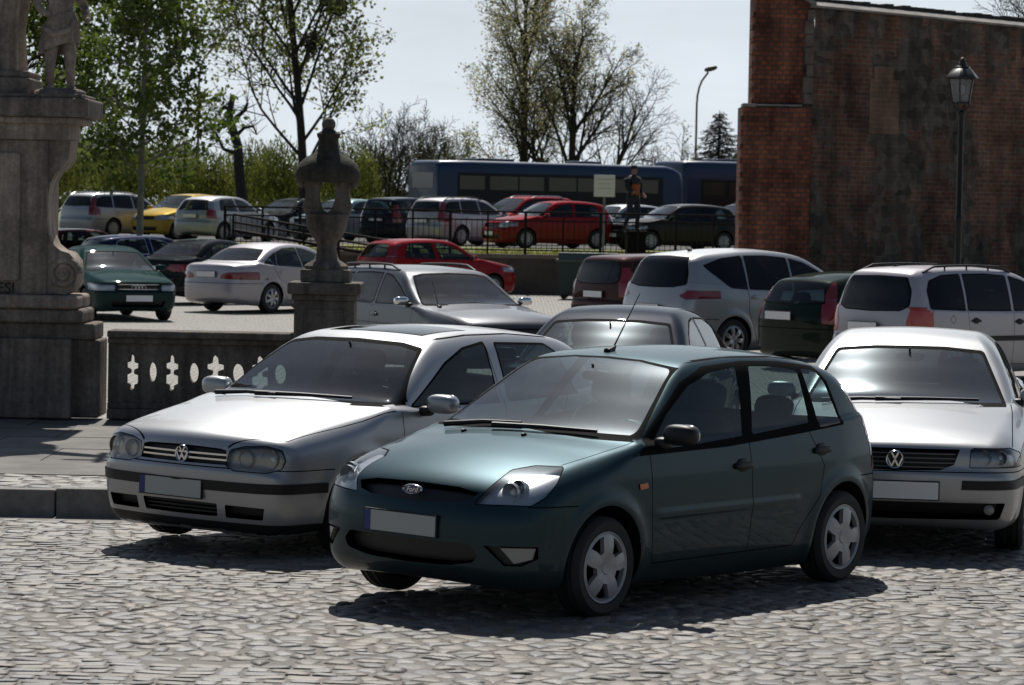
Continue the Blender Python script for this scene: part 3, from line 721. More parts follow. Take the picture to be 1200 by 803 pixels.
        b = MB(); b.smooth = True; mx, mz = o.get('rvm', (.30, 1.255)); b.add(*superbox(mx, 0, mz-.02, .015, .11, .032, 3)); b.tube([(mx, 0, mz), (mx+.05, 0, mz+.05)], .008); b.build('rear_view_mirror', M_black, root)
    f = MB(); xs = [p[0] for p in c['prof']]; f.box(min(xs)+.25, -.62, .20, max(xs)-.3, .62, .24); f.build('floor_pan', M_under, root)
    add_wheels(root, c, o.get('rim', 'cover8'), o.get('rimmat', M_cover))
def wipers(root, s, pts_list):
    b = MB(); b.smooth = True
    for pts in pts_list:
        P_ = []
        for (x, y) in pts: P_.append((x, y, s.top_z(x, abs(y))+.028))
        b.tube(P_, [.018]+[.014]*(len(P_)-2)+[.010], 6)
    b.build('wiper', M_black, root)
def antenna(root, s, x, y, L=.45, lean=35, mat=None):
    z = s.top_z(x, abs(y)); a = R(lean); b = MB(); b.smooth = True
    b.tube([(x+.03, y, z-.005), (x-.03, y, z+.018), (x-.05, y, z+.03)], [.028, .018, .009], 8)
    b.tube([(x-.03, y, z+.02), (x-.03-L*math.sin(a), y, z+.02+L*math.cos(a))], [.006, .003], 6)
    b.build('antenna', M_black, root)

# ------------------------------------------------------------------ the teal hatchback
def teal_hatch():
    c = FIESTA; P = paint('teal_paint', (.0155, .041, .052), .60, .40, .5); s = Shell(c)
    cut_arches(s, c)
    ob = oblique(36, 6)
    s.cut('side', [(.954,.899),(.687,1.055),(.304,1.285),(.0,1.372),(-.434,1.395),(-.812,1.385),(-1.20,1.345),(-1.262,1.25),(-1.27,.988),(-.802,.958),(.045,.912)], 'trim', SIDE)
    s.cut('side', roundpoly([(.74,.955),(.531,1.112),(.238,1.262),(-.041,1.338),(-.33,1.362),(-.135,.968),(.4,.94),(.70,.930)], .02), 'win_front', SIDE, ('trim',))
    s.cut('side', roundpoly([(-.47,1.362),(-.78,1.352),(-.962,1.328),(-.885,1.015),(-.24,.972)], .02), 'win_rear', SIDE, ('trim',))
    s.cut('side', roundpoly([(-1.02,1.335),(-1.17,1.322),(-1.22,1.245),(-1.24,1.0),(-.985,.982)], .02), 'win_quarter', SIDE, ('trim',))
    wsp = [(0,1.404),(.25,1.397),(.535,1.367),(.735,.962),(.5,.976),(0,.985)]
    s.cut('front', wsp, 'frit', lambda p, n: n.x > .12 and -.1 < p.x < 1.13 and n.z > .2 and n.z < .99)
    s.cut('front', roundpoly([(-.2,1.398),(.25,1.389),(.520,1.357,.05),(.690,.998,.05),(.5,1.006),(-.2,1.016)], .01), 'windscreen', FRONT, ('frit',))
    hl = roundpoly(p3(ob, [(1.962,.436,.655),(1.861,.478,.752),(1.67,.466,.829),(1.548,.537,.852),(1.445,.658,.850),(1.60,.735,.776),(1.72,.753,.708),(1.82,.728,.662)]), .014, 3)
    s.cut(ob, inset(hl, -.006), 'gap', facing(ob)); s.cut(ob, hl, 'headlight', facing(ob), ('gap', 'body'))
    s.cut('front', [(-.1,.748),(.30,.737),(.435,.714),(.40,.672),(.30,.652),(-.1,.640)], 'grille', FRONT)
    s.cut('front', roundpoly([(-.1,.437),(.44,.432),(.49,.38),(.46,.332),(.3,.303),(-.1,.293)], .02), 'intake', FRONT)
    fo = [(1.978,.523,.432),(1.789,.762,.433),(1.782,.761,.366),(1.867,.709,.326),(1.923,.633,.324)]
    s.cut(ob, p3(ob, fo), 'fogrecess', facing(ob))
    s.cut(ob, p3(ob, [(1.936,.605,.423),(1.793,.755,.424),(1.807,.745,.362),(1.887,.672,.336)]), 'foglamp', facing(ob), ('fogrecess',))
    s.cut('side', [(.952,.741),(.875,.746),(.868,.715),(.944,.708)], 'sidelamp', SIDE)
    g = .0035
    s.band('side', [(.832,.905),(.826,.84),(.82,.57),(.783,.33),(.765,.272)], g, pred=SIDE)
    s.band('side', [(-.185,.965),(-.208,.5),(-.2,.272)], g, pred=SIDE)
    s.band('side', [(-.84,.985),(-1.0,.746),(-.945,.565),(-.75,.364),(-.70,.272)], g, pred=SIDE)
    s.band('side', [(.765,.270),(-.70,.270)], g, pred=SIDE)
    s.band('side', [(1.83,.652),(1.50,.648)], g, pred=lambda p, n: n.y > .1)
    s.band('top', [(1.46,.655),(1.1,.702),(.85,.735)], g, pred=UP)
    s.band('side', [(-1.45,.66),(-1.72,.66)], g, pred=lambda p, n: n.y > .1)
    s.band('side', [(.16,1.392),(-.3,1.418),(-.8,1.410),(-1.2,1.372)], .0045, pred=lambda p, n: n.y > .2 and n.z > .3)
    s.cut('side', [(.80,.275),(.83,.9),(-.185,.95),(-.205,.275)], 'door_front', SIDE)
    s.cut('side', [(-.215,.275),(-.195,.95),(-.84,.985),(-1.0,.746),(-.945,.565),(-.75,.364),(-.70,.275)], 'door_rear', SIDE)
    s.cut('top', [(1.96,-.1),(1.90,.435),(1.45,.652),(1.1,.70),(.86,.735),(1.03,-.1)], 'bonnet', lambda p, n: n.z > .3 and p.z > .7)
    s.cut('side', [(1.42,.1),(1.42,.648),(2.2,.648),(2.2,.1)], 'bumper_front', lambda p, n: n.z > -.6)
    s.cut('front', [(.60,1.23),(.70,1.20),(.83,.95),(.86,.70),(.68,.68),(.62,.95)], 'tail', lambda p, n: n.x < -.25 and p.x < -1.2)
    s.cut('front', roundpoly([(-.1,1.30),(.50,1.28),(.60,1.0),(-.1,.97)], .03), 'rearglass', REAR)
    s.cut('side', [(-1.5,.1),(-1.5,.66),(-2.1,.66),(-2.1,.1)], 'bumper_rear', lambda p, n: n.z > -.6)
    s.done()
    root = empty('parked_car', (.6715, 19.2836, .012), R(231.7), 'dark teal five-door hatchback at the very front, black door mirror and roof aerial', 'car')
    root.rotation_euler.x = R(-1.0)
    c['handles'] = {'door_front': (-.10,.795), 'door_rear': (-.975,.845)}
    assemble(root, s, c, P, dict(gws=G_wsd, dashmat=M_dashl, seatmat=M_seatl, rim='cover5', rvm=(.28,1.31), bulbs=[(1.765,.60,.725,.055),(1.665,.62,.75,.045)], dash=.72, dashz=.90, seat=(-.18,.47), rseat=-.98))
    mirror(root, .70, .815, .985, 1, M_black, 1.05)
    wipers(root, s, [[(1.03,-.56),(.99,-.3),(.98,-.02)],[(1.05,-.18),(1.01,.15),(.93,.50)]])
    for y in (-.33, .12):
        b = MB(); b.smooth = True; b.add(*superbox(1.13, y, s.top_z(1.13, abs(y))+.006, .022, .013, .010, 2.4)); b.build('washer_nozzle', M_black, root)
    v = [(s_x, y, s.top_z(s_x, abs(y))-.008) for s_x, y in ((.93,-.56),(.93,-.46),(.885,-.46),(.885,-.56))]; mesh('windscreen_sticker', v, [(0,1,2,3)], plain('sticker_paper', (.7,.72,.72), .5), root)
    antenna(root, s, .03, -.09, .42, 38)
    plate(root, (2.043, -.03, .512), 0, 0)
    b = MB(); b.smooth = True; M = Matrix.Translation((s.front_x(0, .70)-.012, 0, .700)) @ Matrix.Rotation(R(90), 4, 'Y')
    def ell(a, b_, z): return [(a*math.cos(q*math.pi/16), b_*math.sin(q*math.pi/16), z) for q in range(32)]
    ms = [M @ Matrix.Rotation(R(90), 4, 'Z')]
    v = [(ms[0] @ Vector(p))[:] for p in ell(.072,.030,0)+ell(.072,.030,.016)+ell(.066,.026,.022)+ell(.062,.0225,.018)]
    f = [(i*32+k, i*32+(k+1) % 32, (i+1)*32+(k+1) % 32, (i+1)*32+k) for i in range(3) for k in range(32)]
    b.add(v, f); b.cur = 1; b.add([(ms[0] @ Vector(p))[:] for p in ell(.063,.0235,.0175)], [tuple(range(32))])
    bd = b.build('badge', [M_chrome, plain('badge_blue', (.012,.03,.13), .25, coat=1.)], root)
    cu = bpy.data.curves.new('badge_script', 'FONT'); cu.body = 'Ford'; cu.size = .042; cu.shear = .35; cu.align_x = 'CENTER'; cu.align_y = 'CENTER'; cu.extrude = .001; cu.materials.append(M_chrome)
    to = bpy.data.objects.new('badge_script', cu); COL.objects.link(to); bpy.context.view_layer.update()
    me = bpy.data.meshes.new_from_object(to.evaluated_get(bpy.context.evaluated_depsgraph_get())); bpy.data.objects.remove(to); me.materials.clear(); me.materials.append(M_chrome)
    to = link('badge_script', me, bd); to.matrix_local = Matrix.Translation((s.front_x(0,.70)+.0075, 0, .700)) @ Matrix.Rotation(R(90), 4, 'Z') @ Matrix.Rotation(R(90), 4, 'X')
    return root
# ------------------------------------------------------------------ generic car
def badge_vw(root, x, y, z, r, az=0., mat=None):
    """ring with a V over a W"""
    M = Matrix.Translation((x, y, z)) @ Matrix.Rotation(az, 4, 'Z') @ Matrix.Rotation(R(90), 4, 'Z') @ Matrix.Rotation(R(90), 4, 'X')
    b = MB(); b.smooth = True; n = 28
    pr = [(r*.80, .0), (r*.83, .010), (r*.92, .014), (r, .006), (r, -.01)]; b.lathe(pr, n, M)
    b.smooth = False
    def stroke(p, q, w):
        p = Vector(p)*r; q = Vector(q)*r; d = (q-p).normalized(); k = Vector((-d.y, d.x))*w*r
        b.prism([tuple(p-k), tuple(q-k), tuple(q+k), tuple(p+k)], 0, .008, M)
    stroke((-.36, .74), (0, .10), .085); stroke((.36, .74), (0, .10), .085)
    stroke((-.80, .22), (-.36, -.72), .085); stroke((-.36, -.72), (0, .02), .085); stroke((0, .02), (.36, -.72), .085); stroke((.36, -.72), (.80, .22), .085)
    b.cur = 1; b.add([(M @ Vector((r*.9*math.cos(k*math.pi/14), r*.9*math.sin(k*math.pi/14), -.002)))[:] for k in range(28)], [tuple(range(28))])
    return b.build('badge', [mat or M_chrome, M_grille], root)
def bars(root, s, zs, y1, hw=.008, mat=None, name='grille_bar', off=-.004, y0=0.):
    b = MB()
    for z in zs:
        ys = [y0+(y1-y0)*k/10 for k in range(11)]
        xs = [s.front_x(y, z)+off for y in ys]
        pts = ([(x, -y, z) for x, y in zip(xs[::-1], ys[::-1])]+[(x, y, z) for x, y in zip(xs[1:], ys[1:])]) if y0 == 0 else [(x, y, z) for x, y in zip(xs, ys)]
        v = []; f = []
        for p in pts:
            v += [(p[0], p[1], p[2]-hw), (p[0], p[1], p[2]+hw), (p[0]-.025, p[1], p[2]+hw), (p[0]-.025, p[1], p[2]-hw)]
        for i in range(len(pts)-1):
            for k in range(4): f.append((i*4+k, i*4+(k+1) % 4, (i+1)*4+(k+1) % 4, (i+1)*4+k))
        b.add(v, f)
    return b.build(name, mat or M_chrome, root)
def scaled(c, sx, sy, sz, **kw):
    d = dict(c); d['prof'] = [(x*sx, z*sz) for x, z in c['prof']]; d['plan'] = [(x*sx, w*sy) for x, w in c['plan']]; d['plan_max'] = c['plan_max']*sy
    d['sec'] = [(z*sz, q) for z, q in c['sec']]; d['belt'] = [(x*sx, z*sz) for x, z in c['belt']]
    for k in ('cab', 'k', 'crown'): d[k] = [(x*sx, v) for x, v in c[k]]
    d['arch'] = [(x*sx, z, r) for x, z, r in c['arch']]; d['track'] = c['track']*sy
    for k in ('wins', 'doors', 'gaps'):
        if k in c: d[k] = {n: [(p[0]*sx, p[1]*sz)+tuple(p[2:]) for p in q] for n, q in c[k].items()}
    for k in ('ws', 'rw'):
        if k in c: d[k] = [(p[0]*sy, p[1]*sz)+tuple(p[2:]) for p in c[k]]
    if 'bonnet' in c: d['bonnet'] = [(p[0]*sx, p[1]*sy) for p in c['bonnet']]
    if 'handles' in c: d['handles'] = {n: (h[0]*sx, h[1]*sz) for n, h in c['handles'].items()}
    d['bz'] = c.get('bz', .62)*sz; d['rz'] = c.get('rz', .62)*sz; d['sc'] = (sx, sy, sz); d['res'] = .055; d.update(kw); return d
def car(c, d):
    """c: shape of the shell and its openings, d: pose, paint, lamps and the rest"""
    s = Shell(c); cut_arches(s, c); P = d['paint']; tw = d.get('tw', .016)
    if 'trim' in c: s.cut('side', c['trim'], 'trim', SIDE)
    for n, q in c['wins'].items():
        if 'trim' not in c: s.cut('side', roundpoly(inset(q, -tw), .03), 'trim', SIDE)
    for n, q in c['wins'].items(): s.cut('side', roundpoly(q, .025), n, SIDE, ('trim',))
    s.cut('front', roundpoly(c['ws'], .03), 'frit', lambda p, n: n.x > .12 and p.x > -.35 and .12 < n.z < .985 and p.z > .8)
    s.cut('front', roundpoly(inset(c['ws'], .022), .03), 'windscreen', FRONT, ('frit',))
    s.cut('front', roundpoly(inset(c['rw'], -.016), .04), 'fritrear', lambda p, n: n.x < -.12 and n.z < .985 and p.z > .75 and p.x < -.8)
    s.cut('front', roundpoly(c['rw'], .04), 'rearglass', REAR, ('fritrear',))
    for q in d.get('cuts', []):
        proj, poly, tag = q[:3]; pred = q[3] if len(q) > 3 else facing(proj); only = q[4] if len(q) > 4 else ('body',)
        if tag in ('headlight', 'tail') and c['res'] < .05:
            s.cut(proj, inset(poly, -.006), 'gap', pred); only = ('gap', 'body')
        s.cut(proj, poly, tag, pred, only)
    g = d.get('gap', .0035 if c['res'] < .04 else .006)
    for n, q in c['gaps'].items(): s.band('side', q, g, pred=SIDE)
    bx = c['arch'][0][0]+c['arch'][0][2]-.06; rxx = c['arch'][1][0]-c['arch'][1][2]+.06; bz = c.get('bz', .62); rz = c.get('rz', .62)
    s.band('side', [(2.9, bz), (bx, bz)], g, pred=lambda p, n: p.x > bx and n.z > -.5); s.band('side', [(-2.9, rz), (rxx, rz)], g, pred=lambda p, n: p.x < rxx and n.z > -.5)
    if d.get('roofgap'): s.band('side', d['roofgap'], .0045, pred=lambda p, n: n.y > .2 and n.z > .3)
    if 'bonnet' in c:
        bp = c['bonnet']; s.band('top', d.get('bgap', bp[1:-1]), g, pred=lambda p, n: n.z > .25 and p.x > .5)
    for n, q in c['doors'].items(): s.cut('side', q, n, SIDE)
    if 'bonnet' in c: s.cut('top', bp, 'bonnet', lambda p, n: n.z > .3 and p.z > .6 and p.x > .5)
    s.cut('side', [(bx-.02, .05), (bx-.02, bz), (2.9, bz), (2.9, .05)], 'bumper_front', lambda p, n: n.z > -.6)
    s.cut('side', [(rxx+.02, .05), (rxx+.02, rz), (-2.9, rz), (-2.9, .05)], 'bumper_rear', lambda p, n: n.z > -.6)
    if d.get('tailgate'): s.cut('front', d['tailgate'], 'tailgate', lambda p, n: n.x < -.2 and p.x < -.8)
    s.done()
    root = empty(d.get('name', 'parked_car'), (d['pos'][0], d['pos'][1], d.get('z', 0.)), R(d['head']), d['label'], d.get('cat', 'car'), d.get('group'))
    root.rotation_euler.x = R(d.get('roll', 0)); c.setdefault('handles', {})
    assemble(root, s, c, P, d.get('o', {}))
    for sd in (1, -1):
        mx, mz = d.get('mirror', (.62, .97)); mirror(root, mx, sd*(s.surf(mx, mz-.03)-.01+d.get('mirout', 0)), mz, sd, d.get('mirmat', P), d.get('mirsize', 1.))
    for q in d.get('plates', []): plate(root, *q)
    if d.get('antenna'): antenna(root, s, *d['antenna'])
    if d.get('rails'):
        x0, x1, yy, mt = d['rails']
        for sd in (1, -1):
            b = MB(); b.smooth = True; n = 9; pts = []
            for k in range(n):
                x = x0+(x1-x0)*k/(n-1); pts.append((x, sd*yy, s.top_z(x, yy)+(.055 if 0 < k < n-1 else .0)))
            b.tube(pts, .017, 8)
            for k in (2, 4, 6): b.tube([(pts[k][0], pts[k][1], pts[k][2]-.07), pts[k]], .014, 6)
            b.build('roof_rail', mt, root)
    if d.get('wipers'): wipers(root, s, d['wipers'])
    if d.get('extra'): d['extra'](root, s)
    return root

# -- the silver hatchback
GOLF.update(
  wins=dict(win_front=[(.62,.955),(.127,1.215),(-.138,1.308),(-.405,1.342),(-.345,.958)], win_rear=[(-.545,1.335),(-1.16,1.315),(-1.27,1.25),(-1.36,.985),(-.49,.962)]),
  doors=dict(door_front=[(.80,.26),(.80,.93),(-.40,.935),(-.42,.26)], door_rear=[(-.43,.26),(-.41,.94),(-1.20,.96),(-1.02,.66),(-.90,.45),(-.78,.26)]),
  gaps=dict(a=[(.80,.93),(.80,.6),(.76,.26)], b=[(-.42,1.36),(-.405,.93),(-.425,.26)], c=[(-1.22,.97),(-1.02,.66),(-.90,.45),(-.78,.26)], sill=[(.76,.255),(-.78,.255)]),
  ws=[(-.2,1.368),(.38,1.352),(.574,1.322),(.785,.947),(.6,.951),(.235,.963),(-.2,.968)], rw=[(-.2,1.30),(.46,1.28),(.60,1.0),(-.2,.98)],
  bonnet=[(2.2,-.1),(2.04,.36),(1.87,.71),(1.376,.775),(.86,.82),(1.1,-.1)], handles=dict(door_front=(-.26,.80), door_rear=(-1.05,.83)), bz=.585)
def silver_hatch():
    ob = oblique(37, 6); c = GOLF
    lamp = roundpoly(p3(ob, [(2.062,.362,.60),(2.05,.385,.700),(2.02,.477,.726),(1.982,.623,.738),(1.94,.722,.715),(1.935,.750,.653),(1.958,.738,.598),(2.028,.664,.572),(2.077,.44,.574)]), .012)
    def extra(root, s):
        badge_vw(root, s.front_x(0, .655)-.004, -.0, .652, .058)
        bars(root, s, [.632, .665], .37, .006, M_chrome)
        bars(root, s, [.29, .315, .34], .31, .005, M_black, 'intake_bar', -.02)
    return car(c, dict(paint=paint('silver_paint', (.40,.41,.42), .55, .36), pos=(-.9675, 22.2589), z=.012, head=235.4, roll=-1.,
        label='silver hatchback with dark sunroof and black bumper strip, left of the teal hatchback', roofgap=[(.12,1.375),(-.3,1.40),(-.8,1.40),(-1.3,1.365)],
        cuts=[(ob, lamp, 'headlight'),
            ('front', [(-.1,.716),(.30,.705),(.352,.694),(.362,.602),(-.1,.60)], 'grille', FRONT),
            ('front', roundpoly([(-.1,.355),(.315,.35),(.305,.265),(-.1,.262)], .012), 'intake', FRONT), ('front', roundpoly([(.375,.347),(.66,.342),(.64,.262),(.37,.262)], .012), 'intake', FRONT),
            ('side', [(1.60,.436),(1.60,.500),(2.3,.500),(2.3,.436)], 'strip', lambda p, n: n.x > .02 or n.y > .3),
            ('side', [(1.50,.1),(1.50,.232),(2.3,.232),(2.3,.1)], 'blackbody', lambda p, n: n.z > -.8),
            ('top', roundpoly([(.05,-.1),(.03,.41),(-.50,.41),(-.50,-.1)], .0), 'roofframe', UP), ('top', [(.03,-.1),(.01,.39),(-.48,.39),(-.48,-.1)], 'roofglass', UP, ('roofframe',)),
            ('front', [(.66,.98),(.80,.95),(.86,.64),(.70,.64)], 'tail', lambda p, n: n.x < -.15)],
        o=dict(refl=plain('lamp_reflector_dim', (.36,.32,.26), .3, metal=.5), rim='alloy5', rimmat=M_alloy, bulbs=[(1.94,.655,.655,.062),(2.0,.49,.65,.055)], rvm=(.28,1.29), dash=.70, dashz=.90, seat=(-.2,.46), rseat=-1.0, hand=paint('silver_paint', (0,0,0))),
        mirror=(.56, .945), mirsize=1.12, mirout=.035, plates=[((2.128, -.05, .435), 0, 0)], wipers=[[(1.06,-.58),(1.06,-.3),(1.10,-.02)],[(1.10,-.2),(1.04,.15),(.93,.50)]], extra=extra))
# -- the silver saloon on the right
PASSAT.update(
  wins=dict(win_front=[(.60,.965),(.15,1.22),(-.15,1.325),(-.36,1.35),(-.33,.965)], win_rear=[(-.43,1.35),(-.80,1.335),(-1.05,1.26),(-1.12,1.0),(-.40,.968)], win_quarter=[(-1.10,1.25),(-1.30,1.15),(-1.48,1.04),(-1.17,1.005)]),
  doors=dict(door_front=[(.82,.27),(.82,.93),(-.36,.94),(-.38,.27)], door_rear=[(-.39,.27),(-.37,.945),(-1.30,.98),(-1.10,.66),(-.98,.45),(-.86,.27)]),
  gaps=dict(a=[(.82,.93),(.82,.6),(.78,.265)], b=[(-.37,.945),(-.385,.265)], c=[(-1.30,.98),(-1.10,.66),(-.98,.45),(-.86,.265)], sill=[(.78,.262),(-.86,.262)]),
  ws=[(-.2,1.353),(.25,1.349),(.534,1.325),(.725,.953),(.248,.967),(-.2,.972)], rw=[(-.2,1.34),(.50,1.31),(.64,1.10),(-.2,1.09)],
  bonnet=[(2.3,-.1),(2.22,.44),(2.05,.76),(1.13,.76),(.88,.745),(1.14,-.1)], handles=dict(door_front=(-.22,.80), door_rear=(-1.05,.84)), bz=.59)
def silver_saloon():
    c = PASSAT
    def extra(root, s):
        badge_vw(root, s.front_x(0, .665)+.004, 0, .665, .064)
        bars(root, s, [.618, .648, .678, .708], .40, .004, plain('grille_bar_grey',(.12,.12,.125),.4,metal=.5))
        for sd in (1, -1):
            b = MB(); b.smooth = True; x = s.front_x(.63, .335)-.04; b.lathe([(.001,.010),(.02,.008),(.034,0),(.037,-.02)], 16, Matrix.Translation((x, sd*.63, .335)) @ Matrix.Rotation(R(90), 4, 'Y')); b.build('fog_lamp', M_lensd, root)
    return car(c, dict(paint=paint('silver_paint', (.42,.43,.44)), pos=(2.9638, 23.3859), head=260.4,
        label='silver saloon with bright white number plate, facing us right of the teal hatchback',
        cuts=[('front', roundpoly([(.500,.623),(.505,.735),(.52,.747),(.76,.746),(.82,.71),(.845,.626)], .008), 'headlight', lambda p, n: n.x > .05 and p.x > 1.85),
            ('front', [(-.1,.742),(.43,.741),(.393,.638),(.30,.60),(-.1,.592)], 'grille', FRONT),
            ('side', [(1.62,.474),(1.62,.536),(2.4,.536),(2.4,.474)], 'strip', lambda p, n: p.y > .45 and (n.x > .02 or n.y > .3)),
            ('front', roundpoly([(-.1,.385),(.74,.385),(.70,.27),(-.1,.262)], .02), 'intake', FRONT)],
        o=dict(gws=G_glare, refl=plain('lamp_reflector_mid', (.30,.31,.33), .25, metal=.6), strip2=True, rim='alloy7', rimmat=M_alloy, bulbs=[(2.12,.59,.685,.050),(2.06,.695,.685,.046)], rvm=(.30,1.29), dash=.70, dashz=.91, seat=(-.2,.46), rseat=-1.05, hand=paint('silver_paint', (0,0,0))),
        bgap=[(1.98,.775),(1.13,.76),(.88,.745)], mirror=(.58, .99), plates=[((2.292, .03, .463), 0, 0, .53, M_platew)], wipers=[[(1.10,-.58),(1.12,-.3),(1.16,-.02)],[(1.14,-.2),(1.10,.15),(.98,.52)]], extra=extra))
# ------------------------------------------------------------------ shapes of the other cars
def std(L_front, kf=.15): return [(L_front-.05, .2), (L_front-.4, .17), (1.2, .12), (.9, .07), (.3, .08), (.0, .10), (-1.0, .10), (-1.6, .10), (-2.4, .16)]
CROWN = [(2, .04), (1.3, .085), (.8, .05), (.3, .06), (-.3, .10), (-1.2, .10), (-1.8, .05)]
MPV = dict(res=.05,
  prof=[(1.8,.22),(2.15,.22),(2.3,.3),(2.36,.5),(2.335,.65),(2.26,.78),(2.0,.90),(1.6,1.0),(1.38,1.05),(1.25,1.10),(.75,1.36),(.38,1.53),(.1,1.60),(-.4,1.648),(-1.0,1.645),(-1.6,1.60),(-1.98,1.54),(-2.09,1.47),(-2.22,1.2),(-2.29,1.03),(-2.345,.86),(-2.37,.72),(-2.41,.6),(-2.41,.4),(-2.34,.28),(-2.0,.2),(-.8,.2),(.8,.2)],
  plan=[(2.4,.64),(2.25,.76),(2.0,.85),(1.6,.91),(1.3,.93),(.6,.94),(-.8,.94),(-1.4,.93),(-1.9,.885),(-2.25,.80),(-2.45,.70)], plan_max=.96,
  sec=[(.12,.86),(.2,.93),(.3,.968),(.5,.99),(.7,1.),(.9,.99),(1.05,.965),(1.2,.94)], belt=[(1.9,1.3),(1.5,1.2),(1.2,1.04),(.5,1.02),(-.5,1.03),(-1.6,1.08),(-2.4,1.14)],
  cab=[(1.4,.86),(1.1,.92),(.6,.97),(0,.985),(-1.2,.985),(-1.8,.97),(-2.3,.94)], k=std(2.36), crown=CROWN, bowf=.16, bowr=.12, tumble=.34, tcurve=.22, arch=[(1.425,.33,.37),(-1.425,.33,.37)], track=.82, tyre=.33, rim=.225,
  wins=dict(win_front=[(.98,1.08),(.62,1.27),(.24,1.44),(-.04,1.505),(-.10,1.05)], win_rear=[(-.16,1.05),(-.12,1.515),(-.55,1.545),(-1.0,1.54),(-1.06,1.07)], win_quarter=[(-1.12,1.07),(-1.08,1.54),(-1.5,1.50),(-1.86,1.40),(-1.80,1.34),(-1.45,1.09)]),
  doors=dict(door_front=[(1.0,.30),(1.0,1.02),(-.13,1.03),(-.15,.30)], door_rear=[(-.16,.30),(-.14,1.03),(-1.12,1.05),(-1.12,.72),(-1.0,.45),(-.92,.30)]),
  gaps=dict(a=[(1.0,1.04),(1.0,.6),(.96,.3)], b=[(-.13,1.04),(-.155,.3)], c=[(-1.12,1.06),(-1.12,.72),(-1.0,.45),(-.92,.3)], sill=[(.96,.295),(-.92,.295)]),
  ws=[(-.2,1.565),(.45,1.545),(.60,1.51),(.80,1.06),(.4,1.09),(-.2,1.10)], rw=[(-.2,1.53),(.48,1.51),(.60,1.30),(.64,1.13),(.4,1.09),(-.2,1.08)],
  bonnet=[(2.4,-.1),(2.22,.5),(2.0,.78),(1.5,.82),(1.2,.80),(1.45,-.1)], handles=dict(door_front=(-.02,.92), door_rear=(-.98,.94)), bz=.62, rz=.62)
VAN = dict(res=.05,
  prof=[(1.7,.22),(1.95,.22),(2.08,.3),(2.13,.5),(2.11,.65),(2.04,.78),(1.8,.89),(1.45,.99),(1.22,1.04),(1.08,1.09),(.62,1.34),(.27,1.51),(0,1.575),(-.5,1.61),(-1.2,1.61),(-1.75,1.575),(-1.95,1.53),(-2.02,1.45),(-2.10,1.16),(-2.14,1.0),(-2.16,.80),(-2.165,.68),(-2.20,.62),(-2.20,.42),(-2.13,.28),(-1.9,.2),(-.8,.2),(.8,.2)],
  plan=[(2.2,.62),(2.05,.73),(1.8,.80),(1.5,.845),(1.2,.862),(.6,.868),(-.8,.868),(-1.4,.858),(-1.8,.83),(-2.1,.775),(-2.25,.70)], plan_max=.89,
  sec=[(.12,.86),(.2,.93),(.3,.968),(.5,.99),(.7,1.),(.9,.99),(1.05,.97),(1.2,.95)], belt=[(1.8,1.3),(1.4,1.2),(1.1,1.02),(.5,.99),(-.5,.995),(-1.6,1.02),(-2.4,1.05)],
  cab=[(1.3,.86),(1.0,.92),(.5,.97),(0,.985),(-1.2,.99),(-1.8,.985),(-2.3,.97)], k=[(2.1,.2),(1.7,.17),(1.1,.12),(.8,.07),(.3,.08),(0,.1),(-1.2,.10),(-1.8,.12),(-2.4,.16)], crown=CROWN, bowf=.16, bowr=.10, tumble=.27, tcurve=.22, arch=[(1.347,.31,.35),(-1.347,.31,.35)], track=.755, tyre=.31, rim=.20,
  wins=dict(win_front=[(.85,1.03),(.55,1.22),(.20,1.41),(-.06,1.475),(-.12,1.02)], win_rear=[(-.20,1.02),(-.15,1.48),(-.55,1.505),(-1.02,1.50),(-1.08,1.03)], win_quarter=[(-1.15,1.03),(-1.10,1.50),(-1.45,1.485),(-1.72,1.41),(-1.80,1.28),(-1.80,1.05)]),
  doors=dict(door_front=[(.90,.28),(.90,.98),(-.15,.99),(-.17,.28)], door_rear=[(-.18,.28),(-.16,.99),(-1.12,1.01),(-1.08,.70),(-.96,.45),(-.88,.28)]),
  gaps=dict(a=[(.90,1.0),(.90,.6),(.86,.28)], b=[(-.16,1.0),(-.175,.28)], c=[(-1.12,1.02),(-1.08,.70),(-.96,.45),(-.88,.28)], sill=[(.86,.275),(-.88,.275)], fuel=[(-1.42,.84),(-1.36,.90),(-1.42,.96),(-1.48,.90),(-1.42,.84)]),
  ws=[(-.2,1.535),(.45,1.515),(.58,1.48),(.74,1.04),(.4,1.07),(-.2,1.08)], rw=[(-.2,1.47),(.50,1.45),(.60,1.28),(.62,1.08),(.5,1.02),(-.2,1.0)],
  bonnet=[(2.2,-.1),(2.0,.45),(1.8,.72),(1.35,.76),(1.0,.74),(1.28,-.1)], handles=dict(door_front=(-.05,.86), door_rear=(-.96,.88)), bz=.62, rz=.66)
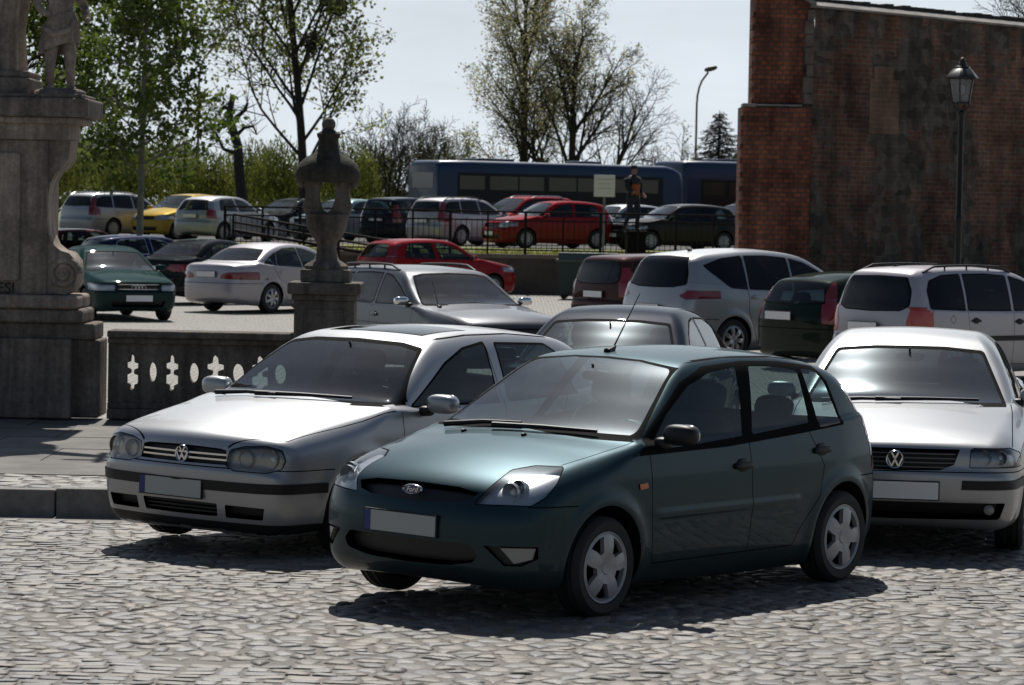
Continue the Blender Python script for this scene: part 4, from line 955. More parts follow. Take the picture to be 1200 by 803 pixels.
ESTATE = dict(res=.05,
  prof=[(1.8,.25),(2.1,.26),(2.24,.34),(2.30,.5),(2.29,.66),(2.25,.78),(2.1,.855),(1.6,.945),(1.2,.99),(.98,1.02),(.85,1.06),(.5,1.24),(.2,1.40),(0,1.45),(-.5,1.485),(-1.3,1.48),(-1.85,1.445),(-2.06,1.40),(-2.15,1.31),(-2.30,1.04),(-2.35,.9),(-2.38,.7),(-2.43,.62),(-2.43,.42),(-2.38,.28),(-2.1,.22),(-.8,.2),(.8,.2)],
  plan=[(2.35,.66),(2.2,.77),(2.0,.83),(1.7,.88),(1.35,.90),(.6,.905),(-.8,.905),(-1.4,.895),(-1.9,.865),(-2.25,.80),(-2.45,.72)], plan_max=.93,
  sec=SEC_HATCH, belt=[(1.5,1.2),(1.15,1.1),(.95,.975),(.5,.96),(-.3,.965),(-1.2,.985),(-2.4,1.02)],
  cab=[(1.0,.87),(.8,.93),(.4,.965),(0,.975),(-1.2,.975),(-1.9,.97),(-2.4,.95)], k=[(2.25,.2),(1.9,.17),(1.2,.12),(.9,.07),(.3,.08),(.0,.10),(-1.0,.10),(-1.9,.10),(-2.4,.16)], crown=CROWN, bowf=.15, bowr=.12, tumble=.33, tcurve=.2, arch=[(1.38,.32,.365),(-1.38,.32,.365)], track=.79, tyre=.32, rim=.21,
  wins=dict(win_front=[(.66,.985),(.20,1.22),(-.12,1.345),(-.34,1.37),(-.32,.985)], win_rear=[(-.42,.985),(-.43,1.375),(-.8,1.38),(-1.22,1.365),(-1.28,1.0)], win_quarter=[(-1.36,1.0),(-1.31,1.36),(-1.75,1.335),(-1.95,1.27),(-2.06,1.03)]),
  doors=dict(door_front=[(.85,.28),(.85,.95),(-.37,.96),(-.39,.28)], door_rear=[(-.40,.28),(-.38,.96),(-1.34,.98),(-1.14,.66),(-1.02,.45),(-.92,.28)]),
  gaps=dict(a=[(.85,.95),(.85,.6),(.80,.275)], b=[(-.38,.96),(-.395,.275)], c=[(-1.34,.99),(-1.14,.66),(-1.02,.45),(-.92,.275)], sill=[(.80,.272),(-.92,.272)]),
  ws=[(-.2,1.41),(.40,1.39),(.56,1.36),(.75,.965),(.4,.985),(-.2,.995)], rw=[(-.2,1.345),(.50,1.33),(.62,1.06),(-.2,1.035)],
  bonnet=[(2.4,-.1),(2.22,.5),(2.05,.78),(1.2,.79),(.9,.77),(1.14,-.1)], handles=dict(door_front=(-.24,.83), door_rear=(-1.1,.85)), bz=.62, rz=.62)
FIESTA.update(
  wins=dict(win_front=[(.74,.955),(.531,1.112),(.238,1.262),(-.041,1.338),(-.33,1.362),(-.135,.968)], win_rear=[(-.47,1.362),(-.78,1.352),(-.962,1.328),(-.885,1.015),(-.24,.972)], win_quarter=[(-1.02,1.335),(-1.17,1.322),(-1.22,1.245),(-1.24,1.0),(-.985,.982)]),
  doors=dict(door_front=[(.80,.275),(.83,.9),(-.185,.95),(-.205,.275)], door_rear=[(-.215,.275),(-.195,.95),(-.84,.985),(-1.0,.746),(-.945,.565),(-.75,.364),(-.70,.272)]),
  gaps=dict(a=[(.832,.905),(.82,.57),(.765,.272)], b=[(-.185,.965),(-.2,.272)], c=[(-.84,.985),(-1.0,.746),(-.945,.565),(-.70,.272)]),
  ws=[(-.2,1.404),(.25,1.397),(.535,1.367),(.735,.962),(.5,.976),(-.2,.985)], rw=[(-.2,1.30),(.48,1.28),(.62,1.0),(-.2,.97)], bonnet=[(2.1,-.1),(1.90,.435),(1.45,.652),(1.1,.70),(.86,.735),(1.03,-.1)])

def lampset(c, kind):
    """lamp, grille and intake openings for a plain car front and rear, in the shell's own proportions"""
    sx, sy, sz = c.get('sc', (1, 1, 1)); q = []
    def fr(poly, tag, pred): q.append(('front', roundpoly([(a*sy, b*sz) for a, b in poly], .015), tag, pred))
    nose = lambda p, n: n.x > .08 and p.x > .9
    tailp = lambda p, n: n.x < -.12 and p.x < -.9
    hl = dict(tall=[(.44,.62),(.44,.74),(.60,.79),(.82,.78),(.84,.66),(.74,.61)], slim=[(.48,.64),(.48,.73),(.86,.75),(.86,.64)], box=[(.47,.60),(.47,.74),(.86,.74),(.86,.60)])[kind[0]]
    fr(hl, 'headlight', nose); fr([(-.1,.735),(.42,.735),(.40,.63),(-.1,.62)], 'grille', nose); fr([(-.1,.40),(.55,.40),(.5,.28),(-.1,.28)], 'intake', nose)
    tl = dict(low=[(.56,.72),(.56,.88),(.95,.90),(.95,.70)], high=[(.66,.74),(.62,1.02),(.58,1.34),(.90,1.34),(.95,.74)], mid=[(.60,.72),(.60,1.02),(.95,1.02),(.95,.72)], tri=[(.42,.80),(.52,.90),(.95,.90),(.95,.75),(.60,.74)], slim=[(.50,.93),(.62,1.02),(.95,1.06),(.95,.95),(.60,.90)])[kind[1]]
    fr(tl, 'tail', tailp); return q
def copy_label(i): return ''
UPZ = 1.05
def other_cars():
    silver = paint('silver_paint', (0,0,0)); grey = paint('graphite_paint', (.085,.091,.10), .6, .38); steel = paint('steel_blue_paint', (.012,.018,.028), .12, .42)
    red = paint('red_paint', (.26,.010,.014), .05, .42); navy = paint('navy_paint', (.008,.013,.045), .2, .45); green = paint('bottle_green_paint', (.004,.030,.028), .06, .45, .35)
    dgreen = paint('dark_green_paint', (.008,.019,.011), .08, .45); black = paint('black_paint', (.006,.009,.010), .05, .45); maroon = paint('maroon_paint', (.075,.010,.014), .2, .45)
    yellow = paint('yellow_paint', (.50,.34,.05), .1, .4); teal = paint('pale_teal_paint', (.16,.24,.26), .4, .35); pearl = paint('pale_silver_paint', (.45,.43,.45), .45, .36); dgrey = paint('dark_brown_grey_paint', (.022,.020,.020), .2, .45)
    KERB = 'cars in the lower car park'; UP_ = 'cars on the raised car park'
    dk = dict(gside=G_dark, gside2=G_dark)
    def put(c, d, kind=None, **kw):
        if kind: d['cuts'] = d.get('cuts', [])+lampset(c, kind)
        d.setdefault('o', {}); d['o'].setdefault('hand', d['paint']); return car(c, d)
    rp = lambda c, z, y=0.: [((min(p[0] for p in c['prof'])-.012, y, z), math.pi, 0, .52, M_platew, False)]
    fp = lambda c, z: [((max(p[0] for p in c['prof'])+.012, 0, z), 0, 0, .52, M_platew, False)]
    # just behind the teal hatchback
    c = scaled(PASSAT, .96, .985, .985, res=.035)
    put(c, dict(paint=steel, pos=(.95, 28.3), head=256, label='steel-blue saloon whose glaring windscreen shows above the roof of the teal hatchback', group=KERB, mirror=(.60,.98), o=dict(gws=G_glare)), ('box','low'))
    # Volvo-type estate behind the urn
    c = scaled(ESTATE, 1, 1, 1.0, res=.035)
    put(c, dict(paint=grey, pos=(-.98, 43.0), head=299, label='grey estate with black roof rails and wide silver bonnet, right of the stone urn', group=KERB, mirror=(.66,1.0), mirmat=M_chrome, rails=(-.1,-1.95,.58,M_black), antenna=(1.1,-.6,.35,30), o=dict(gside=G_dark, gside2=G_dark)), ('box','high'))  # side glass darkened to stand in for the shaded cabin
    # two people carriers by the brick wall
    c = scaled(MPV, 1, 1, 1.045, res=.04)
    put(c, dict(paint=silver, pos=(3.95, 50.3), head=39, label='silver people carrier with dark tinted side glass, seen from behind near the brick pier', group=KERB, mirror=(1.0,1.07),
        plates=rp(MPV,.80), antenna=(-1.55,0,.06,60), gap=.006, cuts=[('front', roundpoly([(.58,1.0),(.70,1.07),(.98,1.08),(.98,.98),(.72,.95)], .02), 'tail', lambda p, n: n.x < -.1 and p.x < -1.2),
        ('side', roundpoly([(-2.05,.99),(-1.93,1.03),(-2.05,1.08),(-2.35,1.08),(-2.35,.95)], .02), 'tail', lambda p, n: n.y > .3)], o=dict(gside=G_dark, gside2=G_dark, rim='alloy7', rimmat=M_alloy, grw=G_dark)), None)
    c = scaled(VAN, .97, .985, .915)
    put(c, dict(paint=paint('brown_red_paint', (.055,.020,.020), .2, .45), pos=(3.15, 60.3), head=39, label='dark red hatchback seen from behind, left of the silver people carrier', group=KERB, mirror=(.8,.97), plates=rp(c,.72)), ('tall','high'))
    c = scaled(FIESTA, .98, .985, 1.0, res=.04)
    c['prof'] = [(x-(.05 if x < -1.4 and z > .7 else 0), z) for x, z in c['prof']]
    put(c, dict(paint=dgreen, pos=(5.42, 47.4), head=40, label='dark green small hatchback with tall red tail lamps, left of the estate with roof rails', group=KERB, mirror=(.7,.97), plates=[((-1.905,.12,.80), math.pi, 0, .52, M_platew, False)],
        cuts=[('front', [(.60,.70),(.58,1.0),(.50,1.33),(.80,1.34),(.95,.70)], 'tail', lambda p, n: n.x < -.22 and p.x < -1.1)], o=dict(grw=G_side)), None)
    c = dict(VAN); c['res'] = .035
    put(c, dict(paint=pearl, pos=(6.5, 44.4), head=41, label='silver estate with black roof rails and orange-red tail lamps, in front of the brick wall', group=KERB, mirror=(.85,1.02), mirmat=M_black, plates=rp(VAN,.78,.1), rails=(.05,-1.75,.56,M_black), antenna=(-1.5,.15,.12,40),
        cuts=[('front', roundpoly([(.64,.70),(.62,.86),(.68,1.06),(.95,1.06),(.95,.70)], .02), 'tail', lambda p, n: n.x < -.1 and p.x < -1.2), ('side', roundpoly([(-2.3,.70),(-2.3,1.06),(-2.03,1.06),(-2.0,.95),(-2.0,.70)], .02), 'tail', lambda p, n: n.y > .25 and p.x < -1.9),
        ('side', [(1.0,.60),(1.0,.67),(-1.0,.67),(-1.0,.60)], 'sidestrip', SIDE)], o=dict(gside=G_dark, gside2=G_dark, hand=M_black, grw=G_side, tailmat=M_tailo)), None)
    # left of the grey estate
    c = scaled(GOLF, 1.0, 1.0, 1.03)
    put(c, dict(paint=red, pos=(-2.0, 79.6), head=35, label='red hatchback below the railing, behind the grey estate with roof rails', group=KERB, mirror=(.6,1.0), plates=rp(c,.8)), ('tall','high'))
    c = scaled(PASSAT, 1.02, 1.03, 1.0, res=.045)
    put(c, dict(paint=pearl, pos=(-4.9, 67.6), head=53, label='pale silver saloon with round red tail lamps, seen from behind left of the urn', group=KERB, mirror=(.6,.98), plates=rp(c,.80),
        cuts=[('front', roundpoly([(.36,.72),(.40,.80),(.55,.84),(.95,.86),(.95,.70)], .03), 'tail', lambda p, n: n.x < -.1 and p.x < -1.4)], o=dict(rim='alloy7', rimmat=M_alloy)), None)
    c = scaled(PASSAT, .955, .975, .965, res=.04); c['prof'] = [(x, z) for x, z in c['prof']]
    def rings(root, s):
        b = MB(); b.smooth = True; x = s.front_x(0, .66)+.0
        for k in range(4):
            cy = (k-1.5)*.062
            b.tube([(x, cy+.042*math.cos(q*math.pi/10), .645+.042*math.sin(q*math.pi/10)) for q in range(21)], .006, 6, False)
        b.build('badge', M_chrome, root)
        m = plain('grille_bar_grey', (0,0,0)); bars(root, s, [.61,.70], .40, .006, M_chrome)
    put(c, dict(paint=green, pos=(-7.95, 62.0), head=293, label='bottle green saloon facing us beside the monument, four rings on its grille', group=KERB, mirror=(.6,.96), plates=fp(c,.44), extra=rings), ('box','low'))
    c = scaled(GOLF, 1.02, 1.0, 1.0)
    put(c, dict(paint=navy, pos=(-9.1, 80.0), head=30, label='navy car with a chrome line round its side windows, behind the bottle green saloon', group=KERB, mirror=(.6,.98), plates=rp(c,.8), o=dict(trim=M_chrome)), ('tall','mid'))
    c = scaled(PASSAT, .93, .97, 1.0)
    put(c, dict(paint=black, pos=(-6.75, 72.0), head=55, label='black-green saloon between the pale silver saloon and the navy car', group=KERB, mirror=(.6,.98), plates=rp(c,.8)), ('tall','tri'))
    c = scaled(GOLF, .98, 1.0, 1.02)
    put(c, dict(paint=maroon, pos=(-12.2, 91.), head=35, label='dark maroon car half hidden behind the monument, below the silver estate', group=KERB, mirror=(.6,.98)), ('tall','mid'))
    # raised car park
    u = dict(z=UPZ, group=UP_)
    put(scaled(ESTATE, .985, .97, 1.0), dict(u, paint=silver, pos=(-12.9, 104.6), head=52, label='silver estate with red tail lamps at the left end of the raised car park', mirror=(.66,1.0), rails=(-.1,-1.95,.56,M_chrome), o=dict(dk)), ('box','high'))
    put(scaled(FIESTA, .95, .985, 1.03), dict(u, paint=yellow, pos=(-10.8, 103.4), head=233, label='yellow hatchback on the raised car park behind the thin tree trunk', mirror=(.7,1.0)), ('tall','high'))
    c = scaled(GOLF, .95, .96, 1.0); put(c, dict(u, paint=silver, pos=(-9.2, 101.0), head=58, label='silver hatchback seen from behind, right of the yellow hatchback', mirror=(.6,.98), plates=rp(c,.8)), ('tall','mid'))
    put(scaled(PASSAT, .97, .98, .97), dict(u, paint=black, pos=(-7.65, 107.6), head=233, label='black saloon facing us on the raised car park, left of the urn', mirror=(.6,.98)), ('slim','low'))
    put(scaled(GOLF, .98, .97, 1.0), dict(u, paint=teal, pos=(-5.75, 106.), head=233, label='pale blue-green car half hidden behind the stone urn', mirror=(.6,.98)), ('tall','mid'))
    c = scaled(VAN, .93, .97, .94); put(c, dict(u, paint=steel, pos=(-3.3, 103.6), head=55, label='blue-grey hatchback seen from behind, right of the urn on the raised car park', mirror=(.8,1.0), plates=rp(c,.8)), ('tall','high'))
    c = scaled(ESTATE, .97, .96, 1.03); put(c, dict(u, paint=pearl, pos=(-1.45, 101.7), head=50, label='pale silver estate with roof rails behind the railing, left of the red cars', mirror=(.66,1.0), rails=(-.1,-1.9,.55,M_black), plates=rp(c,.78), o=dict(dk)), ('box','high'))
    put(scaled(VAN, .98, .97, 1.02), dict(u, paint=red, pos=(.15, 106.), head=222, label='red car farther back, only its roof showing above the other red car', mirror=(.8,1.0), rails=(-.1,-1.5,.54,M_chrome)), ('tall','high'))
    c = scaled(GOLF, 1.0, 1.0, 1.04); put(c, dict(u, paint=red, pos=(1.1, 98.6), head=208, label='bright red hatchback facing us behind the middle of the railing', mirror=(.6,1.0), plates=fp(c,.45)), ('tall','mid'))
    put(scaled(GOLF, .96, .96, 1.0), dict(u, paint=silver, pos=(3.6, 110.), head=215, label='silver car on the raised car park, only its roof showing beside the man', mirror=(.6,1.0)), ('tall','mid'))
    c = scaled(GOLF, 1.05, 1.02, 1.02); put(c, dict(u, paint=dgrey, pos=(5.05, 99.6), head=207, label='dark car with glaring windscreen and bonnet, at the right end of the railing', mirror=(.6,1.0), plates=fp(c,.45)), ('slim','mid'))
    put(scaled(ESTATE, .95, .96, 1.04), dict(u, paint=black, pos=(8.0, 113.), head=215, label='black estate with pale roof rails just left of the brick pier', mirror=(.66,1.0), rails=(-.1,-1.9,.55,M_chrome)), ('box','high'))
# ------------------------------------------------------------------ ground
def ground_mat(name, c1, c2, scale, bump=.4, rough=.9, big=.25):
    m, t, out = nt(name); b = pbsdf(t, c1, rough, spec=.3); t.links.new(b.outputs[0], out.inputs[0])
    tc = N(t, 'ShaderNodeTexCoord'); n1 = N(t, 'ShaderNodeTexNoise', Scale=scale, Detail=9., Roughness=.7); n2 = N(t, 'ShaderNodeTexNoise', Scale=big, Detail=4.)
    t.links.new(tc.outputs['Object'], n1.inputs[0]); t.links.new(tc.outputs['Object'], n2.inputs[0])
    ad = N(t, 'ShaderNodeMath', operation='MULTIPLY_ADD'); t.links.new(n2.outputs[0], ad.inputs[0]); ad.inputs[1].default_value = .8; t.links.new(n1.outputs[0], ad.inputs[2])
    mr = N(t, 'ShaderNodeMapRange'); t.links.new(ad.outputs[0], mr.inputs[0]); mr.inputs[1].default_value = .6; mr.inputs[2].default_value = 1.2
    mx = N(t, 'ShaderNodeMix', data_type='RGBA'); mx.inputs[6].default_value = (*c1, 1); mx.inputs[7].default_value = (*c2, 1); t.links.new(mr.outputs[0], mx.inputs[0]); t.links.new(mx.outputs[2], b.inputs['Base Color'])
    bp = N(t, 'ShaderNodeBump', Strength=bump, Distance=.03); t.links.new(n1.outputs[0], bp.inputs['Height']); t.links.new(bp.outputs[0], b.inputs['Normal'])
    return m
M_sand = ground_mat('joint_sand', (.185,.170,.152), (.25,.23,.205), 14., .6)
M_lower = None
def setts_mat(name, c1, c2, cm, w, h, rough=.8):
    m, t, out = nt(name); b = pbsdf(t, c1, rough, spec=.35); t.links.new(b.outputs[0], out.inputs[0]); tc = N(t, 'ShaderNodeTexCoord')
    nz = N(t, 'ShaderNodeTexNoise', Scale=1.3, Detail=2.); t.links.new(tc.outputs['Object'], nz.inputs[0])
    vm = N(t, 'ShaderNodeVectorMath', operation='MULTIPLY_ADD'); t.links.new(nz.outputs['Color'], vm.inputs[0]); vm.inputs[1].default_value = (.12, .12, 0); t.links.new(tc.outputs['Object'], vm.inputs[2])
    br = N(t, 'ShaderNodeTexBrick', Scale=1., **{'Mortar Size': .014, 'Brick Width': w, 'Row Height': h, 'Bias': 0., 'Mortar Smooth': .3}); t.links.new(vm.outputs[0], br.inputs[0])
    br.inputs['Color1'].default_value = (*c1, 1); br.inputs['Color2'].default_value = (*c2, 1); br.inputs['Mortar'].default_value = (*cm, 1)
    n2 = N(t, 'ShaderNodeTexNoise', Scale=11., Detail=6.); t.links.new(tc.outputs['Object'], n2.inputs[0])
    mr = N(t, 'ShaderNodeMapRange'); t.links.new(n2.outputs[0], mr.inputs[0]); mr.inputs[1].default_value = .3; mr.inputs[2].default_value = .7; mr.inputs[3].default_value = .7; mr.inputs[4].default_value = 1.25
    mx = N(t, 'ShaderNodeMix', data_type='RGBA', blend_type='MULTIPLY'); mx.inputs[0].default_value = 1; t.links.new(br.outputs[0], mx.inputs[6]); t.links.new(mr.outputs[0], mx.inputs[7]); t.links.new(mx.outputs[2], b.inputs['Base Color'])
    bp = N(t, 'ShaderNodeBump', Strength=.8, Distance=.03, invert=True); t.links.new(br.outputs['Fac'], bp.inputs['Height']); t.links.new(bp.outputs[0], b.inputs['Normal'])
    return m
M_setts = setts_mat('distant_setts', (.31,.295,.27), (.38,.36,.33), (.11,.10,.085), .17, .12)
def stone_mat(name, rough=.55):
    m, t, out = nt(name); b = pbsdf(t, (.3,.3,.3), rough, spec=.4); t.links.new(b.outputs[0], out.inputs[0])
    at = N(t, 'ShaderNodeAttribute', attribute_name='Col'); tc = N(t, 'ShaderNodeTexCoord')
    nz = N(t, 'ShaderNodeTexNoise', Scale=38., Detail=6., Roughness=.7); t.links.new(tc.outputs['Object'], nz.inputs[0])
    mr = N(t, 'ShaderNodeMapRange'); t.links.new(nz.outputs[0], mr.inputs[0]); mr.inputs[1].default_value = .3; mr.inputs[2].default_value = .72; mr.inputs[3].default_value = .62; mr.inputs[4].default_value = 1.25
    mx = N(t, 'ShaderNodeMix', data_type='RGBA', blend_type='MULTIPLY'); mx.inputs[0].default_value = 1; t.links.new(at.outputs['Color'], mx.inputs[6]); t.links.new(mr.outputs[0], mx.inputs[7]); t.links.new(mx.outputs[2], b.inputs['Base Color'])
    nb = N(t, 'ShaderNodeTexNoise', Scale=.8, Detail=5., Roughness=.65); t.links.new(tc.outputs['Object'], nb.inputs[0]); mb = N(t, 'ShaderNodeMapRange'); t.links.new(nb.outputs[0], mb.inputs[0]); mb.inputs[1].default_value = .32; mb.inputs[2].default_value = .68; mb.inputs[3].default_value = .74; mb.inputs[4].default_value = 1.14
    xb = N(t, 'ShaderNodeMix', data_type='RGBA', blend_type='MULTIPLY'); xb.inputs[0].default_value = 1; t.links.new(mx.outputs[2], xb.inputs[6]); t.links.new(mb.outputs[0], xb.inputs[7]); t.links.new(xb.outputs[2], b.inputs['Base Color'])
    bp = N(t, 'ShaderNodeBump', Strength=.35, Distance=.012); t.links.new(nz.outputs[0], bp.inputs['Height']); t.links.new(bp.outputs[0], b.inputs['Normal'])
    return m
M_stone = stone_mat('cobble_stone')
def clip_poly(poly, m, n):
    out = []; L = len(poly)
    for i in range(L):
        a = poly[i]; b = poly[(i+1) % L]; da = (a[0]-m[0])*n[0]+(a[1]-m[1])*n[1]; db = (b[0]-m[0])*n[0]+(b[1]-m[1])*n[1]
        if da <= 0: out.append(a)
        if (da < 0 < db) or (db < 0 < da): k = da/(da-db); out.append((a[0]+(b[0]-a[0])*k, a[1]+(b[1]-a[1])*k))
    return out
def stones(name, cells, z, rise, mat, base=(.184,.170,.156), flat=.5, kind='structure', rings=((1.0, -.03), (.93, -.004), (.76, .52), (.45, .88))):
    rg = random.Random(11); V_ = []; F_ = []; C_ = []
    for poly in cells:
        if len(poly) < 3: continue
        cx = sum(p[0] for p in poly)/len(poly); cy = sum(p[1] for p in poly)/len(poly)
        k = rg.uniform(.62, 1.30) if rg.random() < .8 else rg.uniform(.45, 1.5); w = rg.uniform(-.02, .035); col = (base[0]*k+w*.7, base[1]*k+w*.2, base[2]*k-w*.5, 1)
        h = rise*(rg.uniform(.4, 1.1) if rg.random() < .88 else rg.uniform(1.1, 1.6)); dz = rg.uniform(-.35, .22)*rise*.5; tx = rg.uniform(-.05, .05); ty = rg.uniform(-.05, .05); n = len(poly); b0 = len(V_)
        for (s_, zz) in rings:
            q = zz if zz < 0 else zz*h
            for p in poly:
                dx, dy = (p[0]-cx)*s_, (p[1]-cy)*s_
                V_.append((cx+dx, cy+dy, z+q+(dz+tx*dx+ty*dy if zz > -.04 else 0)))
        V_.append((cx, cy, z+h+dz))
        for r in range(3):
            for i in range(n): F_.append((b0+r*n+i, b0+r*n+(i+1) % n, b0+(r+1)*n+(i+1) % n, b0+(r+1)*n+i))
        for i in range(n): F_.append((b0+3*n+i, b0+3*n+(i+1) % n, b0+4*n))
        C_ += [col]*(4*n+1)
    o = mesh(name, V_, F_, mat, smooth=True)
    a = o.data.color_attributes.new('Col', 'FLOAT_COLOR', 'POINT'); a.data.foreach_set('color', np.array(C_, np.float32).ravel())
    o['kind'] = kind; return o
def in_setts(x, y):
    if y > 18.55+.25*(x+3.6)*.5 and y > 18.6 and x < -1.2+.15*(y-18): return True
    if 18.65 < y < 19.75 and x > 2.0+.4*(y-19): return True
    if y < 15.75 and x < -.75: return True
    return y > 25.5
def build_ground():
    g = mesh('ground', [(-1500,-60,-.005),(1500,-60,-.005),(1500,83.9,-.005),(-1500,83.9,-.005)], [(0,1,2,3)], M_sand); g['kind'] = 'structure'
    m = mesh('yard_paving', [(-60,27.4,-.004),(60,27.4,-.004),(60,97,-.004),(-60,97,-.004)], [(0,1,2,3)], M_setts); m['kind'] = 'structure'
    rg = random.Random(5); pts = {}; sp = .138
    ny0, ny1 = int(12.6/sp), int(27.6/sp)
    for j in range(ny0, ny1):
        y = j*sp; xm = .19*y+1.2
        for i in range(int(-xm/sp), int(xm/sp)+1):
            pts[(i, j)] = ((i+.5*(j & 1)+rg.uniform(-.43, .43))*sp*1.12, (j+rg.uniform(-.42, .42))*sp)
    cells = []
    for (i, j), p in pts.items():
        if in_setts(*p): continue
        if p[1] > 22.7 and p[0] < -1.2: continue
        poly = [(p[0]+a*.115, p[1]+b*.115) for a, b in ((-1,-1),(1,-1),(1,1),(-1,1))]
        for a in (-2,-1,0,1,2):
            for b in (-2,-1,0,1,2):
                if a == b == 0: continue
                q = pts.get((i+a, j+b))
                if q is None: continue
                n = (q[0]-p[0], q[1]-p[1]); l = math.hypot(*n)
                if l < 1e-4: continue
                n = (n[0]/l, n[1]/l); gp = .003+rg.random()*.011
                poly = clip_poly(poly, (p[0]+n[0]*(l/2-gp), p[1]+n[1]*(l/2-gp)), n)
                if len(poly) < 3: break
            if len(poly) < 3: break
        if len(poly) >= 3: cells.append(roundpoly(poly, .034, 3))
    stones('cobblestones', cells, -.004, .0115, M_stone)
    cells = []; a = R(4); rw = .118
    for j in range(int(13/rw), int(28/rw)):
        x = -7.6+rg.random()*.2
        while x < 7.6:
            w = rg.uniform(.12, .21); y = j*rw; cx, cy = x+w/2, y+.03*math.sin(x*.9)+.05*x*.35
            if in_setts(cx, cy) and abs(cx) < .19*cy+1.3 and not (cy > 22.6 and cx < -1.3) and cy < 27.5:
                g_ = .007; jt = lambda: rg.uniform(-.008, .008); sk = .05*.35
                P = [(x+g_+jt(), cy-rw/2+g_+jt()-w/2*sk), (x+w-g_+jt(), cy-rw/2+g_+jt()+w/2*sk), (x+w-g_+jt(), cy+rw/2-g_+jt()+w/2*sk), (x+g_+jt(), cy+rw/2-g_+jt()-w/2*sk)]
                cells.append(roundpoly(P, .016, 2))
            x += w
    stones('paving_setts', cells, -.004, .007, M_stone, (.205,.192,.177), rings=((1.0, -.03), (.985, -.003), (.93, .65), (.6, .95)))
def build_pavement():
    K = .20; edge = [(-9, 22.9), (-2.35, 22.9), (-2.05, 22.97), (-1.82, 23.15), (-1.65, 23.45), (-.95, 24.9), (-.85, 25.5), (-.85, 30.6), (-9, 30.6)]
    M_slab = plain('pavement_stone', (.15,.14,.125), .85, var=.4, vscale=1.6, bump=.25, bscale=18.)
    M_kerb = plain('kerb_granite', (.19,.18,.168), .8, var=.3, vscale=9., bump=.3, bscale=40.)
    # kerb stones along the edge, with joints
    b = MB(); L = []
    for p, q in zip(edge[:-2], edge[1:-1]):
        p = Vector(p); q = Vector(q); n = max(1, round((q-p).length/.92))
        for k in range(n): L.append((p+(q-p)*k/n, p+(q-p)*(k+1)/n))
    for i, (p, q) in enumerate(L):
        d = (q-p).normalized(); nrm = Vector((-d.y, d.x)); ln = (q-p).length
        M = Matrix.Translation((p.x, p.y, 0)) @ Matrix.Rotation(math.atan2(d.y, d.x), 4, 'Z')
        b.box(.006, .0, -.1, ln-.006, .16, K-.004+.006*math.sin(i*2.3), .012, M)
    o = b.build('kerb', M_kerb); o['kind'] = 'structure'
    poly = [(-9, 23.07)]+[(x-.02 if x > -2 else x, y+.14) for x, y in edge[1:-2]]+[(-.99, 30.6), (-9, 30.6)]
    n = len(poly); o = mesh('pavement', [(x, y, K-.0185) for x, y in poly]+[(x, y, -.1) for x, y in poly], [tuple(range(n))]+[(i, n+i, n+(i+1) % n, (i+1) % n) for i in range(n)], M_sand); o['kind'] = 'structure'
    # strip of setts, then big slabs
    rg = random.Random(3); cells = []
    for j in range(7):
        x = -7+rg.random()*.2
        while x < -1.9:
            w = rg.uniform(.13, .24); y = 23.08+j*.155; jt = lambda: rg.uniform(-.014, .014)
            cells.append(roundpoly([(x+.009+jt(), y+.009+jt()), (x+w-.009+jt(), y+.009+jt()), (x+w-.009+jt(), y+.146+jt()), (x+.009+jt(), y+.146+jt())], .02, 2)); x += w
    stones('pavement_setts', cells, K-.02, .010, M_stone, (.25,.238,.22), rings=((1.0, -.03), (.98, -.003), (.92, .6), (.6, .95)))
    cells = []
    for j in range(5):
        x = -7.4+rg.random()*.5
        while x < -1.3:
            w = rg.uniform(.9, 1.5); y0 = 24.2+j*1.27; g_ = .006
            cells.append([(x+g_, y0+g_), (min(x+w, -1.05)-g_, y0+g_), (min(x+w, -1.05)-g_, y0+1.27-g_), (x+g_, y0+1.27-g_)]); x += w
    bb = MB()
    for c in cells: bb.prism(c, K-.05, K-.012+rg.uniform(-.004, .004))
    o = bb.build('pavement_slabs', M_slab); o['kind'] = 'structure'
